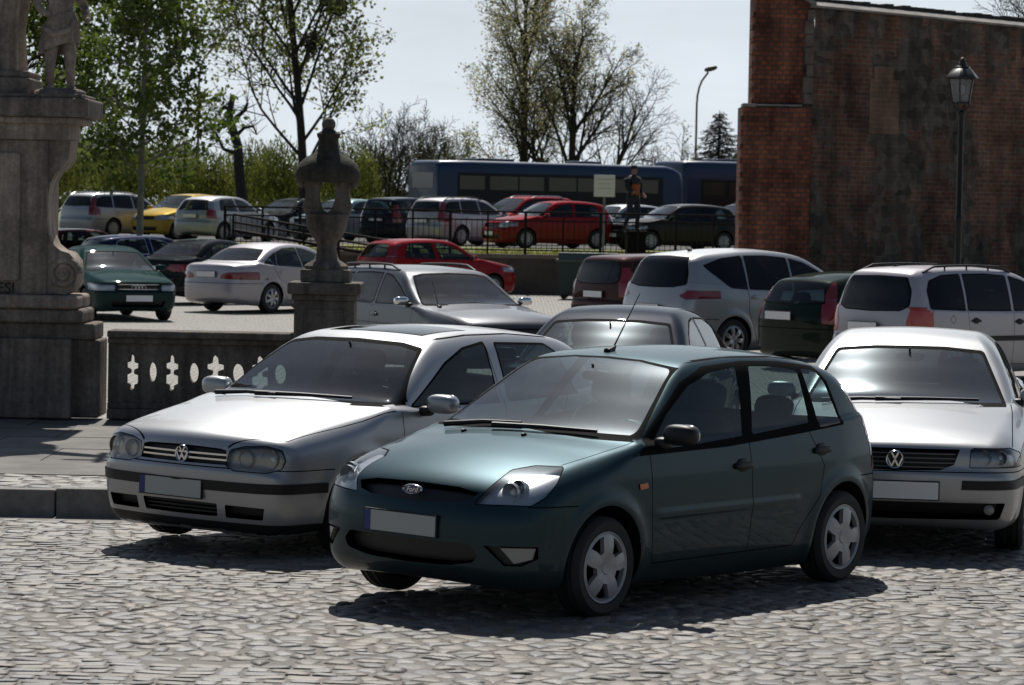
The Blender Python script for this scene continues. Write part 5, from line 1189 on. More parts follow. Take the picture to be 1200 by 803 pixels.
def build_terrace():
    Z = UPZ; fr = [(-1500, 96.5), (-9.9, 96.5), (-9.9, 84.2), (40, 84.2), (1500, 84.2)]
    grass = ground_mat('dry_lawn', (.10,.13,.028), (.22,.21,.06), 6., .8)
    tar = ground_mat('car_park_asphalt', (.06,.06,.058), (.10,.098,.09), 5., .3)
    o = mesh('lawn', [(x, y, Z) for x, y in fr]+[(1500, 98.8, Z), (-1500, 98.8, Z)], [(0,1,6),(1,2,6),(2,3,4,5,6)], grass); o['kind'] = 'structure'
    o = mesh('car_park_surface', [(-1500,98.8,Z),(1500,98.8,Z),(1500,136,Z),(-1500,136,Z)], [(0,1,2,3)], tar); o['kind'] = 'structure'
    o = mesh('meadow', [(-3000,136,Z),(3000,136,Z),(3000,5000,Z),(-3000,5000,Z)], [(0,1,2,3)], grass); o['kind'] = 'structure'
    mw = plain('retaining_wall_render', (.10,.085,.065), .9, var=.4, vscale=1.2, bump=.4, bscale=9.)
    cap = plain('retaining_wall_coping', (.20,.17,.13), .85, var=.3, vscale=2.)
    t = empty('retaining_wall', (0, 84, 0), 0, 'low rendered retaining wall with a lighter coping under the railing', 'wall')
    b = MB()
    for (x0, y0, x1, y1) in ((-9.9, 84.02, 40, 84.2), (-10.06, 84.02, -9.9, 96.5), (-60, 96.32, -10.06, 96.5)): b.box(x0, y0-84, -.1, x1, y1-84, Z-.10)
    b.build('wall_face', mw, t)
    b = MB()
    for (x0, y0, x1, y1) in ((-10.1, 83.95, 40, 84.3), (-10.12, 84.3, -9.84, 96.6), (-60, 96.25, -10.12, 96.55)): b.box(x0, y0-84, Z-.10, x1, y1-84, Z+.012)
    b.build('coping', cap, t)
    # sparse tall grass at the foot of the railing
    rg = random.Random(9); V_ = []; F_ = []
    for _ in range(2600):
        x = rg.uniform(-9.6, 7.5); y = 84.4+rg.random()**2*3; h = rg.uniform(.05, .16); a = rg.uniform(0, 3.14); w = .02
        i = len(V_); V_ += [(x-w*math.cos(a), y-w*math.sin(a), Z), (x+w*math.cos(a), y+w*math.sin(a), Z), (x+rg.uniform(-.05,.05), y, Z+h)]; F_.append((i, i+1, i+2))
    o = mesh('grass', V_, F_, M_leafy('grass_blade', (.14,.17,.03), (.26,.25,.06))); o['kind'] = 'stuff'
def M_leafy(name, c1, c2, trans=.45, scale=.9):
    if name in MATS: return MATS[name]
    m, t, out = nt(name); tc = N(t, 'ShaderNodeTexCoord'); nz = N(t, 'ShaderNodeTexNoise', Scale=scale, Detail=3.); t.links.new(tc.outputs['Object'], nz.inputs[0])
    ge = N(t, 'ShaderNodeNewGeometry'); ad = N(t, 'ShaderNodeMath', operation='MULTIPLY_ADD'); t.links.new(ge.outputs['Random Per Island'], ad.inputs[0]); ad.inputs[1].default_value = .55
    t.links.new(nz.outputs[0], ad.inputs[2]); mr = N(t, 'ShaderNodeMapRange'); t.links.new(ad.outputs[0], mr.inputs[0]); mr.inputs[1].default_value = .4; mr.inputs[2].default_value = 1.1
    mx = N(t, 'ShaderNodeMix', data_type='RGBA'); mx.inputs[6].default_value = (*c1, 1); mx.inputs[7].default_value = (*c2, 1); t.links.new(mr.outputs[0], mx.inputs[0])
    df = pbsdf(t, c1, .6, spec=.25); tr = N(t, 'ShaderNodeBsdfTranslucent'); t.links.new(mx.outputs[2], df.inputs['Base Color']); t.links.new(mx.outputs[2], tr.inputs[0])
    ms = N(t, 'ShaderNodeMixShader'); ms.inputs[0].default_value = trans; t.links.new(df.outputs[0], ms.inputs[1]); t.links.new(tr.outputs[0], ms.inputs[2]); t.links.new(ms.outputs[0], out.inputs[0])
    MATS[name] = m; return m

# ------------------------------------------------------------------ stone monument, balustrade, urn
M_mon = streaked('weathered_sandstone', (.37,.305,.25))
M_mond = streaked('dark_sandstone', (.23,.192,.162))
M_bal = streaked('balustrade_stone', (.18,.155,.132))
def cut_panel(outer, holes, y0, y1):
    """flat panel in the xz plane with real openings"""
    from mathutils.geometry import tessellate_polygon
    loops = [outer]+holes; vec = [[Vector((x, z, 0)) for x, z in L] for L in loops]; tri = tessellate_polygon(vec); fl = [p for L in loops for p in L]; n = len(fl)
    v = [(x, y0, z) for x, z in fl]+[(x, y1, z) for x, z in fl]; f = [tuple(t_) for t_ in tri]+[tuple(i+n for i in t_[::-1]) for t_ in tri]; o = 0
    for L in loops:
        k = len(L)
        for i in range(k): f.append((o+i, o+(i+1) % k, n+o+(i+1) % k, n+o+i))
        o += k
    return v, f
def build_monument():
    X = lambda u: (u-600)/119.2; Zv = lambda v: 2.308-(v-233)/122.; D = 30.3; cx = -5.5; mir = lambda x: 2*cx-x
    t = empty('monument', (cx, D+.7, .2), 0, 'tall carved sandstone monument pedestal with a scroll bracket at the left edge', 'monument')
    inv = Matrix.Translation((-cx, -D-.7, -.2))
    def sil(name, right, y0, y1, mat, bev=.02):
        """right-hand outline (x, z) bottom to top, mirrored about the centre"""
        poly = right+[(mir(x), z) for x, z in right[::-1]]; b = MB()
        v, f = cut_panel(poly, [], y0, y1); b.add([(inv @ Vector(p))[:] for p in v], f); return b.build(name, mat, t)
    def bx(name, xr, z0, z1, y0, mat, bev=.02, y1=None):
        b = MB(); b.box(mir(xr), y0, z0, xr, (2*(D+.38)-y0) if y1 is None else y1, z1, bev, inv); return b.build(name, mat, t)
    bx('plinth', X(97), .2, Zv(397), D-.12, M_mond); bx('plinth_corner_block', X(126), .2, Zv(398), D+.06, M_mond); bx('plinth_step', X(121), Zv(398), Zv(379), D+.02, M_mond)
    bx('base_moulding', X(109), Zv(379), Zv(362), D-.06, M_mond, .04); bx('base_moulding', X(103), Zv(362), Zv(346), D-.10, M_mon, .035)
    bx('shaft', X(66), Zv(346), Zv(165), D, M_mon, .015)
    bx('panel_frame', X(35), Zv(330), Zv(180), D-.03, M_mon, .015, D); bx('cornice_frieze', X(90), Zv(165), Zv(144), D-.04, M_mon, .015)
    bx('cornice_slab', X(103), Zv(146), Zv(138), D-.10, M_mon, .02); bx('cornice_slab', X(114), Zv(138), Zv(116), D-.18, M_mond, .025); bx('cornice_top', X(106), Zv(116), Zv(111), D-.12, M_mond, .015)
    # scroll bracket on each side of the shaft
    for sg in (1, -1):
        x0 = X(66); P = [(x0-.02, Zv(345)), (X(92), Zv(345)), (X(101), Zv(336)), (X(104), Zv(322)), (X(102), Zv(306)), (X(95), Zv(297)), (X(85), Zv(294)), (X(76), Zv(287)), (X(71), Zv(275)), (X(69.5), Zv(255)), (X(69.5), Zv(232)), (X(72), Zv(215)), (X(78), Zv(203)), (X(87), Zv(196)), (X(93), Zv(186)), (X(95), Zv(165)), (x0-.02, Zv(165))]
        if sg < 0: P = [(mir(x), z) for x, z in P]
        b = MB(); v, f = cut_panel([(x-.03, z) for x, z in P] if sg > 0 else P, [], D+.03, D+.55); b.add([(inv @ Vector(p))[:] for p in v], f)
        b.smooth = True; sx, sz = X(85), Zv(321); pts = []
        for k in range(40):
            a = k*.36; r = .145*(1-k/46); pts.append((inv @ Vector(((sx+r*math.cos(a)) if sg > 0 else mir(sx+r*math.cos(a)), D+.03, sz+r*math.sin(a))))[:])
        b.tube(pts, [.038*(1-k/70) for k in range(40)], 8); b.build('scroll_bracket', M_mon, t)
    # carved letters at the foot of the panel
    cu = bpy.data.curves.new('inscription', 'FONT'); cu.body = 'NESI'; cu.size = .15; cu.align_x = 'RIGHT'; cu.extrude = .006
    o = bpy.data.objects.new('inscription', cu); COL.objects.link(o); bpy.context.view_layer.update(); me = bpy.data.meshes.new_from_object(o.evaluated_get(bpy.context.evaluated_depsgraph_get())); bpy.data.objects.remove(o)
    me.materials.clear(); me.materials.append(plain('carved_letter', (.03,.027,.024), .95)); o = link('inscription', me, t); o.matrix_local = inv @ Matrix.Translation((X(31), D-.034, Zv(347)+.02)) @ Matrix.Rotation(R(90), 4, 'X')
    # block and draped figure at the very left, its upper part added for shadow
    t2 = empty('statue', (X(8), D+.55, Zv(111)), 0, 'draped stone figure on a block, at the left edge, unseen upper part added for its shadow', 'statue'); i2 = Matrix.Translation((-X(8), -D-.55, -Zv(111)))
    b = MB(); b.box(X(-60), D+.1, Zv(111), X(42), D+1.0, Zv(92), .02, i2); b.box(X(-55), D+.14, Zv(92), X(40), D+.95, Zv(84), .02, i2); b.build('block', M_mond, t2)
    b = MB(); b.smooth = True; pr = [(.34,0),(.33,.4),(.35,.75),(.50,1.05),(.66,1.4),(.70,1.9),(.62,2.4),(.44,2.8),(.13,3.05),(.12,3.15),(.19,3.3),(.18,3.5),(.03,3.65)]  # drapery in view below; wide cloak above shaped to shade the pavement
    v = []; f = []; n = 40
    for r, z in pr:
        for k in range(n):
            a = 2*math.pi*k/n; q = r*(1+(.09*math.sin(a*7+z*1.2)+.05*math.sin(a*13+z*3))*(1 if z < 2.7 else .1)); v.append((i2 @ Vector((X(-14)+.30*min(max((z-.7)/.6, 0), 1)*(1 if z < 2.6 else .6)+q*math.cos(a), D+.55+q*.8*math.sin(a), Zv(84)+z)))[:])
    for i in range(len(pr)-1):
        for k in range(n): f.append((i*n+k, i*n+(k+1) % n, (i+1)*n+(k+1) % n, (i+1)*n+k))
    b.add(v, f)
    sh = Vector((X(-14)+.55, D+.55, Zv(84)+2.3)); b.tube([(i2 @ q)[:] for q in (sh, sh+Vector((.35,-.05,-.15)), sh+Vector((.75,-.1,.1)), sh+Vector((.95,-.1,.3)))], [.17,.15,.11,.05], 10)  # outstretched arm and cross added out of view to lengthen the cast shadow
    cr = sh+Vector((.9,-.1,.25)); b.tube([(i2 @ (cr+Vector((0,0,-.5))))[:], (i2 @ (cr+Vector((0,0,.75))))[:]], .045, 8); b.tube([(i2 @ (cr+Vector((-.3,0,.42))))[:], (i2 @ (cr+Vector((.3,0,.42))))[:]], .045, 8); b.build('draped_shadow_figure', M_mon, t2)
    # stone child
    t3 = empty('statue', (X(70), D+.45, Zv(111)), R(-75), 'stone statue of a child with a cloth round its hips, on the monument cornice', 'statue')
    bd = skin_body('statue_body', [  # (pos, radius, parent) in a frame facing +x
        ((0,0,.62),.115,-1), ((.01,0,.80),.105,0), ((.0,0,.96),.12,1), ((.0,0,1.06),.075,2), ((.01,0,1.13),.055,3), ((.02,0,1.25),.10,4), ((.02,0,1.34),.075,5),
        ((.0,.08,.56),.088,0), ((.05,.10,.36),.066,7), ((.03,.10,.28),.052,8), ((-.01,.11,.16),.050,9), ((-.01,.11,.08),.036,10), ((.07,.13,.06),.034,11), ((.12,.14,.055),.02,12),
        ((.0,-.08,.56),.088,0), ((.0,-.09,.36),.066,14), ((-.02,-.09,.28),.052,15), ((-.05,-.09,.16),.050,16), ((-.05,-.09,.08),.036,17), ((.03,-.10,.06),.034,18), ((.08,-.11,.055),.02,19),
        ((.0,.15,1.0),.055,2), ((-.03,.24,.86),.046,21), ((.08,.26,.74),.036,22), ((.14,.24,.72),.028,23), ((.0,-.15,1.0),.055,2), ((.02,-.24,.88),.046,25), ((.12,-.16,.78),.036,26), ((.16,-.12,.77),.028,27)], M_mon, t3)
    b = MB(); b.smooth = True; b.add(*superbox(.02, .0, .0, .30, .26, .075, 2.6)); b.add(*superbox(.2, .12, -.0, .14, .12, .06, 2.2)); b.build('rock_base', M_mond, t3)
    b = MB(); b.smooth = True; v = []; f = []; n = 36; rows = [(.74,.135,0),(.68,.155,.01),(.58,.165,.02),(.50,.17,.025),(.44,.16,.03)]
    for z, r, w in rows:
        for k in range(n):
            a = 2*math.pi*k/n; q = r+w*math.sin(a*9+z*8)*.8; v.append((q*math.cos(a)*.92, q*1.12*math.sin(a), z+.07*math.sin(a+.8)))
    for i in range(len(rows)-1):
        for k in range(n): f.append((i*n+k, i*n+(k+1) % n, (i+1)*n+(k+1) % n, (i+1)*n+k))
    b.add(v, f); b.tube([(.10,.12,.72),(.17,.05,.62),(.16,-.08,.58),(.05,-.17,.66)], .03, 7); b.build('loincloth', M_mon, t3)
def skin_body(name, joints, mat, parent, sub=2):
    me = bpy.data.meshes.new(name); me.from_pydata([j[0] for j in joints], [(i, j[2]) for i, j in enumerate(joints) if j[2] >= 0], [])
    o = bpy.data.objects.new(name, me); COL.objects.link(o); o.modifiers.new('s', 'SKIN'); lay = me.skin_vertices[0] if len(me.skin_vertices) else me.skin_vertices.new()
    for i, j in enumerate(joints):
        r = j[1] if isinstance(j[1], tuple) else (j[1], j[1]); me.skin_vertices[0].data[i].radius = r; me.skin_vertices[0].data[i].use_root = (i == 0)
    o.modifiers['s'].use_smooth_shade = True; m = o.modifiers.new('d', 'SUBSURF'); m.levels = m.render_levels = sub
    bpy.context.view_layer.update(); ev = o.evaluated_get(bpy.context.evaluated_depsgraph_get()); nm = bpy.data.meshes.new_from_object(ev); bpy.data.objects.remove(o)
    nm.materials.clear()
    for mm in (mat if isinstance(mat, (list, tuple)) else [mat]): nm.materials.append(mm)
    nm.polygons.foreach_set('use_smooth', np.ones(len(nm.polygons), bool)); nm.polygons.foreach_set('material_index', np.zeros(len(nm.polygons), np.int32)); nm.name = name
    return link(name, nm, parent)
def build_balustrade():
    X = lambda u: (u-600)/122.; D = 30.45; x0, x1 = -3.885, X(346)
    t = empty('balustrade', ((x0+x1)/2, D, .2), 0, 'dark stone balustrade with pierced oval and cross openings, behind the silver hatchback', 'balustrade'); inv = Matrix.Translation((-(x0+x1)/2, -D, -.2))
    holes = []
    cr = [(0,1),(.36,.82),(.42,.52),(1,.46),(1,.20),(.40,.12),(.34,-.02),(.42,-.12),(1,-.18),(1,-.62),(.45,-.70),(.38,-.90),(.0,-1)]
    for k, u in enumerate((178, 226.5, 278.5, 328)):
        w = (.042, .049, .058, .058)[k]; holes.append([(X(u)+w*math.cos(q*math.pi/10), .655+.095*math.sin(q*math.pi/10)) for q in range(20)])
    for k, u in enumerate((154, 200.5, 251.5, 304)):
        w = (.06, .064, .085, .08)[k]; h = .178
        holes.append([(X(u)+w*a, .655+h*b_) for a, b_ in cr]+[(X(u)-w*a, .655+h*b_) for a, b_ in cr[-2:0:-1]])
    b = MB(); v, f = cut_panel([(x0+.001,.36),(x1,.36),(x1,.93),(x0+.001,.93)], holes, D-.09, D+.09); b.add([(inv @ Vector(p))[:] for p in v], f); b.build('pierced_panel', M_bal, t)
    b = MB(); b.box(x0, D-.15, .93, x1, D+.15, .985, .012, inv); b.box(x0, D-.21, .985, x1, D+.21, 1.055, .02, inv); b.build('handrail', M_bal, t)
    b = MB(); b.box(x0, D-.16, .2, x1, D+.16, .30, .012, inv); b.box(x0, D-.13, .30, x1, D+.13, .36, .012, inv); b.build('base_course', M_bal, t)
def build_urn():
    X = lambda u: (u-600)/122.; Zv = lambda v: 2.308-(v-239)/122.; D = 30.45; cx = X(380)
    t = empty('stone_pedestal', (cx, D, .2), 0, 'square stone pedestal with a panelled shaft and wide cap, at the end of the balustrade', 'pedestal'); inv = Matrix.Translation((-cx, -D, -.2))
    b = MB(); b.box(cx-.35, D-.35, .2, cx+.35, D+.35, .42, .015, inv); b.build('pedestal_base', M_bal, t)
    b = MB(); b.box(cx-.287, D-.287, .42, cx+.287, D+.287, Zv(352), .012, inv)
    b.box(cx-.19, D-.30, .55, cx+.19, D-.28, Zv(362), .008, inv); b.build('shaft', M_bal, t)
    b = MB(); b.box(cx-.31, D-.31, Zv(352), cx+.31, D+.31, Zv(345), .01, inv); b.box(cx-.35, D-.35, Zv(345), cx+.35, D+.35, Zv(331), .018, inv); b.build('cap', M_bal, t)
    t = empty('stone_urn', (cx, D, Zv(331)), 0, 'dark openwork stone urn with a ball finial on the pedestal', 'urn'); inv = Matrix.Translation((-cx, -D, -Zv(331)))
    S_ = lambda prof: [(r/122., Zv(v)-Zv(331)) for r, v in prof]
    b = MB(); b.box(cx-.235, D-.235, Zv(331), cx+.235, D+.235, Zv(316), .015, inv); b.build('urn_foot', M_bal, t)
    b = MB(); b.smooth = True; b.lathe(S_([(25,316),(26,312),(22,309),(15,305),(12,297),(11.5,288),(13,283),(19,276),(23.5,266),(25,257),(25.5,252),(23,250),(10,249)]), 28); b.build('bowl', M_bal, t)
    P = [(22,252),(24.5,244),(23,233),(22,222),(24,214),(27,208),(16,200),(0,198)]
    outer = [(x, v) for x, v in P]+[(-x, v) for x, v in P[-2::-1]]; outer = [(cx+x/122., Zv(v)) for x, v in outer]
    hole = [(cx+9.5/122.*math.cos(q*math.pi/10), Zv(228)+21/122.*math.sin(q*math.pi/10)) for q in range(20)]
    b = MB(); v, f = cut_panel(outer, [hole], D-.11, D+.11); b.add([(inv @ Vector(p))[:] for p in v], f); b.build('openwork_body', M_bal, t)
    for sg in (1, -1):
        b = MB(); b.smooth = True; pts = [(sg*x/122., 0, Zv(v)-Zv(331)) for x, v in [(19,251),(22,243),(19,232),(19,222),(23,213),(29,210),(31,216),(28,219)]]; b.tube(pts, [.06,.065,.06,.06,.06,.055,.05,.03], 9); b.build('scroll_handle', M_bal, t)
    b = MB(); b.smooth = True; b.lathe(S_([(2,211),(24,213),(36,214),(38.5,208),(38,201),(34,192),(26,185),(17,180),(12.5,174),(11.5,164),(13.5,160),(14,157),(9,154),(6,152)]), 28); b.build('cover', streaked('dark_cover_stone', (.075,.068,.052)), t)  # cover stone is darker than the rest of the urn
    b = MB(); b.smooth = True; b.add(*superbox(0, 0, Zv(146)-Zv(331), 8.2/122, 8.2/122, 8.2/122, 2)); b.build('ball_finial', M_bal, t)

# ------------------------------------------------------------------ brick wall
def brick_mat(name, c1, c2, cm, dirt=.5, patch=None, thr=.5, bw=.28, ms=.011):
    m, t, out = nt(name); b = pbsdf(t, c1, .92, spec=.2); t.links.new(b.outputs[0], out.inputs[0]); tc = N(t, 'ShaderNodeTexCoord')
    sp = N(t, 'ShaderNodeSeparateXYZ'); t.links.new(tc.outputs['Object'], sp.inputs[0]); cb = N(t, 'ShaderNodeCombineXYZ')
    ad = N(t, 'ShaderNodeMath', operation='ADD'); t.links.new(sp.outputs[0], ad.inputs[0]); t.links.new(sp.outputs[1], ad.inputs[1]); t.links.new(ad.outputs[0], cb.inputs[0]); t.links.new(sp.outputs[2], cb.inputs[1])
    nw = N(t, 'ShaderNodeTexNoise', Scale=2.4, Detail=3.); t.links.new(tc.outputs['Object'], nw.inputs[0])
    vm = N(t, 'ShaderNodeVectorMath', operation='MULTIPLY_ADD'); t.links.new(nw.outputs['Color'], vm.inputs[0]); vm.inputs[1].default_value = (.05, .035, 0); t.links.new(cb.outputs[0], vm.inputs[2])
    br = N(t, 'ShaderNodeTexBrick', Scale=1., **{'Mortar Size': ms, 'Brick Width': bw, 'Row Height': .098, 'Bias': -.1, 'Mortar Smooth': .25}); t.links.new(vm.outputs[0], br.inputs[0])
    br.inputs['Color1'].default_value = (*c1, 1); br.inputs['Color2'].default_value = (*c2, 1); br.inputs['Mortar'].default_value = (*cm, 1)
    n2 = N(t, 'ShaderNodeTexNoise', Scale=.9, Detail=8., Roughness=.68); t.links.new(tc.outputs['Object'], n2.inputs[0])
    mr = N(t, 'ShaderNodeMapRange'); t.links.new(n2.outputs[0], mr.inputs[0]); mr.inputs[1].default_value = .32; mr.inputs[2].default_value = .68; mr.inputs[3].default_value = 1-dirt; mr.inputs[4].default_value = 1.7
    mx = N(t, 'ShaderNodeMix', data_type='RGBA', blend_type='MULTIPLY'); mx.inputs[0].default_value = 1; t.links.new(br.outputs[0], mx.inputs[6]); t.links.new(mr.outputs[0], mx.inputs[7]); last = mx.outputs[2]
    if patch:
        n3 = N(t, 'ShaderNodeTexNoise', Scale=.62, Detail=10., Roughness=.72); mpv = N(t, 'ShaderNodeMapping'); mpv.inputs['Location'].default_value = (3.1, 8.2, 1.7); mpv.inputs['Scale'].default_value = (1.3, 1.3, .8); t.links.new(tc.outputs['Object'], mpv.inputs[0]); t.links.new(mpv.outputs[0], n3.inputs[0])
        mr3 = N(t, 'ShaderNodeMapRange'); t.links.new(n3.outputs[0], mr3.inputs[0]); mr3.inputs[1].default_value = thr-.03; mr3.inputs[2].default_value = thr+.03
        n4 = N(t, 'ShaderNodeTexVoronoi', Scale=5.5); t.links.new(tc.outputs['Object'], n4.inputs[0]); mr4 = N(t, 'ShaderNodeMapRange'); t.links.new(n4.outputs['Color'], mr4.inputs[0]); mr4.inputs[3].default_value = .4; mr4.inputs[4].default_value = 1.5
        pc = N(t, 'ShaderNodeMix', data_type='RGBA', blend_type='MULTIPLY'); pc.inputs[0].default_value = 1; pc.inputs[6].default_value = (*patch, 1); t.links.new(mr4.outputs[0], pc.inputs[7])
        m3 = N(t, 'ShaderNodeMix', data_type='RGBA'); t.links.new(mr3.outputs[0], m3.inputs[0]); t.links.new(last, m3.inputs[6]); t.links.new(pc.outputs[2], m3.inputs[7]); last = m3.outputs[2]
    ms_ = N(t, 'ShaderNodeMapping'); ms_.inputs['Scale'].default_value = (2.6, 2.6, .35); t.links.new(tc.outputs['Object'], ms_.inputs[0]); n5 = N(t, 'ShaderNodeTexNoise', Scale=1., Detail=6., Roughness=.7); t.links.new(ms_.outputs[0], n5.inputs[0])
    m5 = N(t, 'ShaderNodeMapRange'); t.links.new(n5.outputs[0], m5.inputs[0]); m5.inputs[1].default_value = .36; m5.inputs[2].default_value = .64; m5.inputs[3].default_value = .55; m5.inputs[4].default_value = 1.3
    x5 = N(t, 'ShaderNodeMix', data_type='RGBA', blend_type='MULTIPLY'); x5.inputs[0].default_value = 1; t.links.new(last, x5.inputs[6]); t.links.new(m5.outputs[0], x5.inputs[7]); last = x5.outputs[2]
    t.links.new(last, b.inputs['Base Color'])
    hs = N(t, 'ShaderNodeMath', operation='MULTIPLY_ADD'); t.links.new(br.outputs['Fac'], hs.inputs[0]); hs.inputs[1].default_value = -.7; t.links.new(n2.outputs[0], hs.inputs[2])
    bp = N(t, 'ShaderNodeBump', Strength=.9, Distance=.03); t.links.new(hs.outputs[0], bp.inputs['Height']); t.links.new(bp.outputs[0], b.inputs['Normal'])
    return m
def build_wall():
    D = 66.; x0, x1 = (866-600)/56., (945-600)/56.
    t = empty('brick_wall', (x1, D, 0), 0, 'tall ruined brick wall with a stepped pier end and sloping stone coping, at the right', 'wall')
    Mp = brick_mat('pier_brick', (.29,.090,.052), (.14,.050,.034), (.10,.072,.055), .5, bw=.155, ms=.016); Mw = brick_mat('old_wall_brick', (.19,.085,.055), (.11,.064,.047), (.20,.165,.13), .68, (.11,.096,.078), .495)
    Mc = plain('wall_coping', (.24,.22,.20), .9, var=.4, vscale=3., bump=.4, bscale=12.); Mc2 = plain('coping_tiles', (.05,.042,.038), .9, var=.4, vscale=5.)
    zt = lambda x: 6.62+.02*0  # level under the coping at the corner
    w = x1-x0; b = MB(); zs = 4.52
    b.box(-w, 0, -.1, 0, 1.9, zs); b.box(-w+.21, .12, zs, -.0, 1.9, 6.58)
    # ragged brick ends along the left edge
    rg = random.Random(4)
    for k in range(46):
        z = .1+k*.098*1
        if k % 3 == 0 and z < zs-.1: b.box(-w-.05-rg.random()*.03, .02+rg.random()*.05, z, -w+.001, .9, z+.09)
    z = zs+.05
    while z < 6.5:
        b.box(-w+.21-.05-rg.random()*.02, .14, z, -w+.211, .9, z+.09); z += .26
    b.prism([(-w+.21, 6.58), (0, 6.58), (-.02, 6.63), (-w+.21, 7.35)], -1.9, -.12, Matrix.Rotation(R(90), 4, 'X'))
    b.build('pier', Mp, t)
    b = MB(); b.box(-w-.03, -.03, zs-.02, -w+.24, .6, zs+.05, .01); b.box(-w+.2, .0, zs-.03, -.2, .14, zs+.04, .01); b.build('offset_ledge', Mc, t)
    # long face running right and slightly away, its top falling
    L = 11.; a = R(30); M = Matrix.Rotation(a, 4, 'Z'); h0, h1 = 6.58, 6.22
    b = MB(); nx, nz = 70, 40; rgn = np.random.default_rng(2); off = rgn.normal(0, .012, (nx+1, nz+1)); v = []; f = []
    for i in range(nx+1):
        for k in range(nz+1):
            x = .002+L*i/nx; top = h0+(h1-h0)*i/nx; v.append((M @ Vector((x, .0+off[i, k]+.02*math.sin(x*1.7+k*.3), -.1+(top+.1)*k/nz)))[:])
    for i in range(nx):
        for k in range(nz): f.append((i*(nz+1)+k, (i+1)*(nz+1)+k, (i+1)*(nz+1)+k+1, i*(nz+1)+k+1))
    b.smooth = False; b.add(v, f); bk = [(-.05,.06),(L,.10),(L,1.1),(-.5,1.1)]
    b.prism(bk, -.1, h1-.05, M); wo = b.build('wall_face', Mw, t)
    # walled-up window of lighter brick
    Ml = brick_mat('patch_brick', (.21,.13,.085), (.16,.10,.07), (.15,.12,.10), .35)
    d = Vector((math.cos(a), math.sin(a)))
    b = MB(); b.box(1.45, -.05, 4.0, 2.22, .06, 5.15, 0, M); b.box(1.55, -.05, 5.15, 2.05, .06, 5.42, 0, M); b.build('bricked_up_window', Ml, t)
    b = MB(); rq = random.Random(14); z = zs+.06
    while z < 6.5: hh = rq.uniform(.2, .42); b.box(-rq.uniform(.10, .2), -.015, z, .012, .4, min(z+hh, 6.58)-.012, .008); z += hh
    b.build('corner_quoins', plain('quoin_stone', (.13,.105,.085), .92, var=.45, vscale=3., bump=.5, bscale=14.), t)
    b = MB()
    def cop(x, up, y): return (M @ Vector((x, y, h0+(h1-h0)*x/L+up)))[:]
    pr = [(-.10, .0), (-.12, .045), (.24, .165), (1.2, .06), (1.2, .0)]
    v = []; f = []; n = 24
    for i in range(n+1):
        for y, up in pr: v.append(cop(L*i/n, up, y))
    for i in range(n):
        for k in range(4): f.append((i*5+k, i*5+k+1, (i+1)*5+k+1, (i+1)*5+k))
    f += [(0,1,2,3,4), tuple(n*5+k for k in (4,3,2,1,0))]; b.add(v, f)
    b.add([(-w+.12, .0, 7.37), (.05, .0, 6.60), (.05, 1.95, 6.60), (-w+.12, 1.95, 7.37), (-w+.12, .0, 7.45), (.05, .0, 6.70), (.05, 1.95, 6.70), (-w+.12, 1.95, 7.45)], [(0,3,2,1),(4,5,6,7),(0,1,5,4),(1,2,6,5),(2,3,7,6),(3,0,4,7)])
    b.build('coping', Mc, t)
    b = MB(); rg = random.Random(8); x = 0.
    while x < L:
        l = rg.uniform(.18, .32); up = .055+rg.uniform(0, .04); b.box(x, .24, h0+(h1-h0)*x/L+.06, x+l-.01, .9, h0+(h1-h0)*x/L+.10+up+.07, .015, M); x += l
    b.build('coping_tiles', Mc2, t)
# ------------------------------------------------------------------ railing, lamps, buses, small things
M_iron = plain('railing_iron', (.022,.017,.015), .75, spec=.12)
M_pole = plain('galvanised_pole', (.16,.17,.18), .5, metal=.4)
def build_railing():
    y = 84.1; x0, x1 = -7.7, 6.3; n = 14; zb, zt = UPZ+.02, UPZ+1.16
    t = empty('railing', (0, y, UPZ), 0, 'long dark iron railing of thin upright bars on the retaining wall', 'railing'); P = lambda x, z: (x, 0, z-UPZ)
    xs = [x0+(x1-x0)*i/n for i in range(n+1)]
    b = MB(); b.box(x0-.03, -.03, zt-.05-UPZ, x1+.03, .03, zt-UPZ, .008); b.build('top_rail', M_iron, t)
    b = MB(); b.box(x0, -.02, zt-.27-UPZ, x1, .02, zt-.23-UPZ); b.build('middle_rail', M_iron, t)
    b = MB(); b.box(x0, -.02, .10, x1, .02, .14); b.build('bottom_rail', M_iron, t)
    for i, x in enumerate(xs):
        b = MB(); w = .026 if i % 2 else .038; b.box(x-w, -w, -.02, x+w, w, zt-.05-UPZ); b.build('post', M_iron, t)
    for a, c in zip(xs[:-1], xs[1:]):
        b = MB(); k = 7
        for q in range(1, k): xx = a+(c-a)*q/k; b.box(xx-.008, -.008, .14, xx+.008, .008, zt-.27-UPZ)
        b.build('bar_panel', M_iron, t)
    # handrails of a ramp running down to the right in front of it
    t = empty('ramp_handrail', (-5.5, 83.2, 0), 0, 'sloping three-bar ramp handrail falling to the right behind the stone urn', 'handrail')
    ln = [(-7.4, 1.98), (-2.75, 1.28)]
    for k, dz in enumerate((0, -.20, -.42)):
        b = MB(); b.smooth = True; b.tube([(ln[0][0]+5.5, 0, ln[0][1]+dz), (ln[1][0]+5.5, 0, ln[1][1]+dz)], .03 if k != 2 else .045, 8); b.build('sloping_rail', M_iron, t)
    for q in range(6):
        x = ln[0][0]+(ln[1][0]-ln[0][0])*q/5; z = ln[0][1]+(ln[1][1]-ln[0][1])*q/5; b = MB(); b.smooth = True; b.tube([(x+5.5, 0, -.03), (x+5.5, 0, z)], .03, 8); b.build('post', M_iron, t)
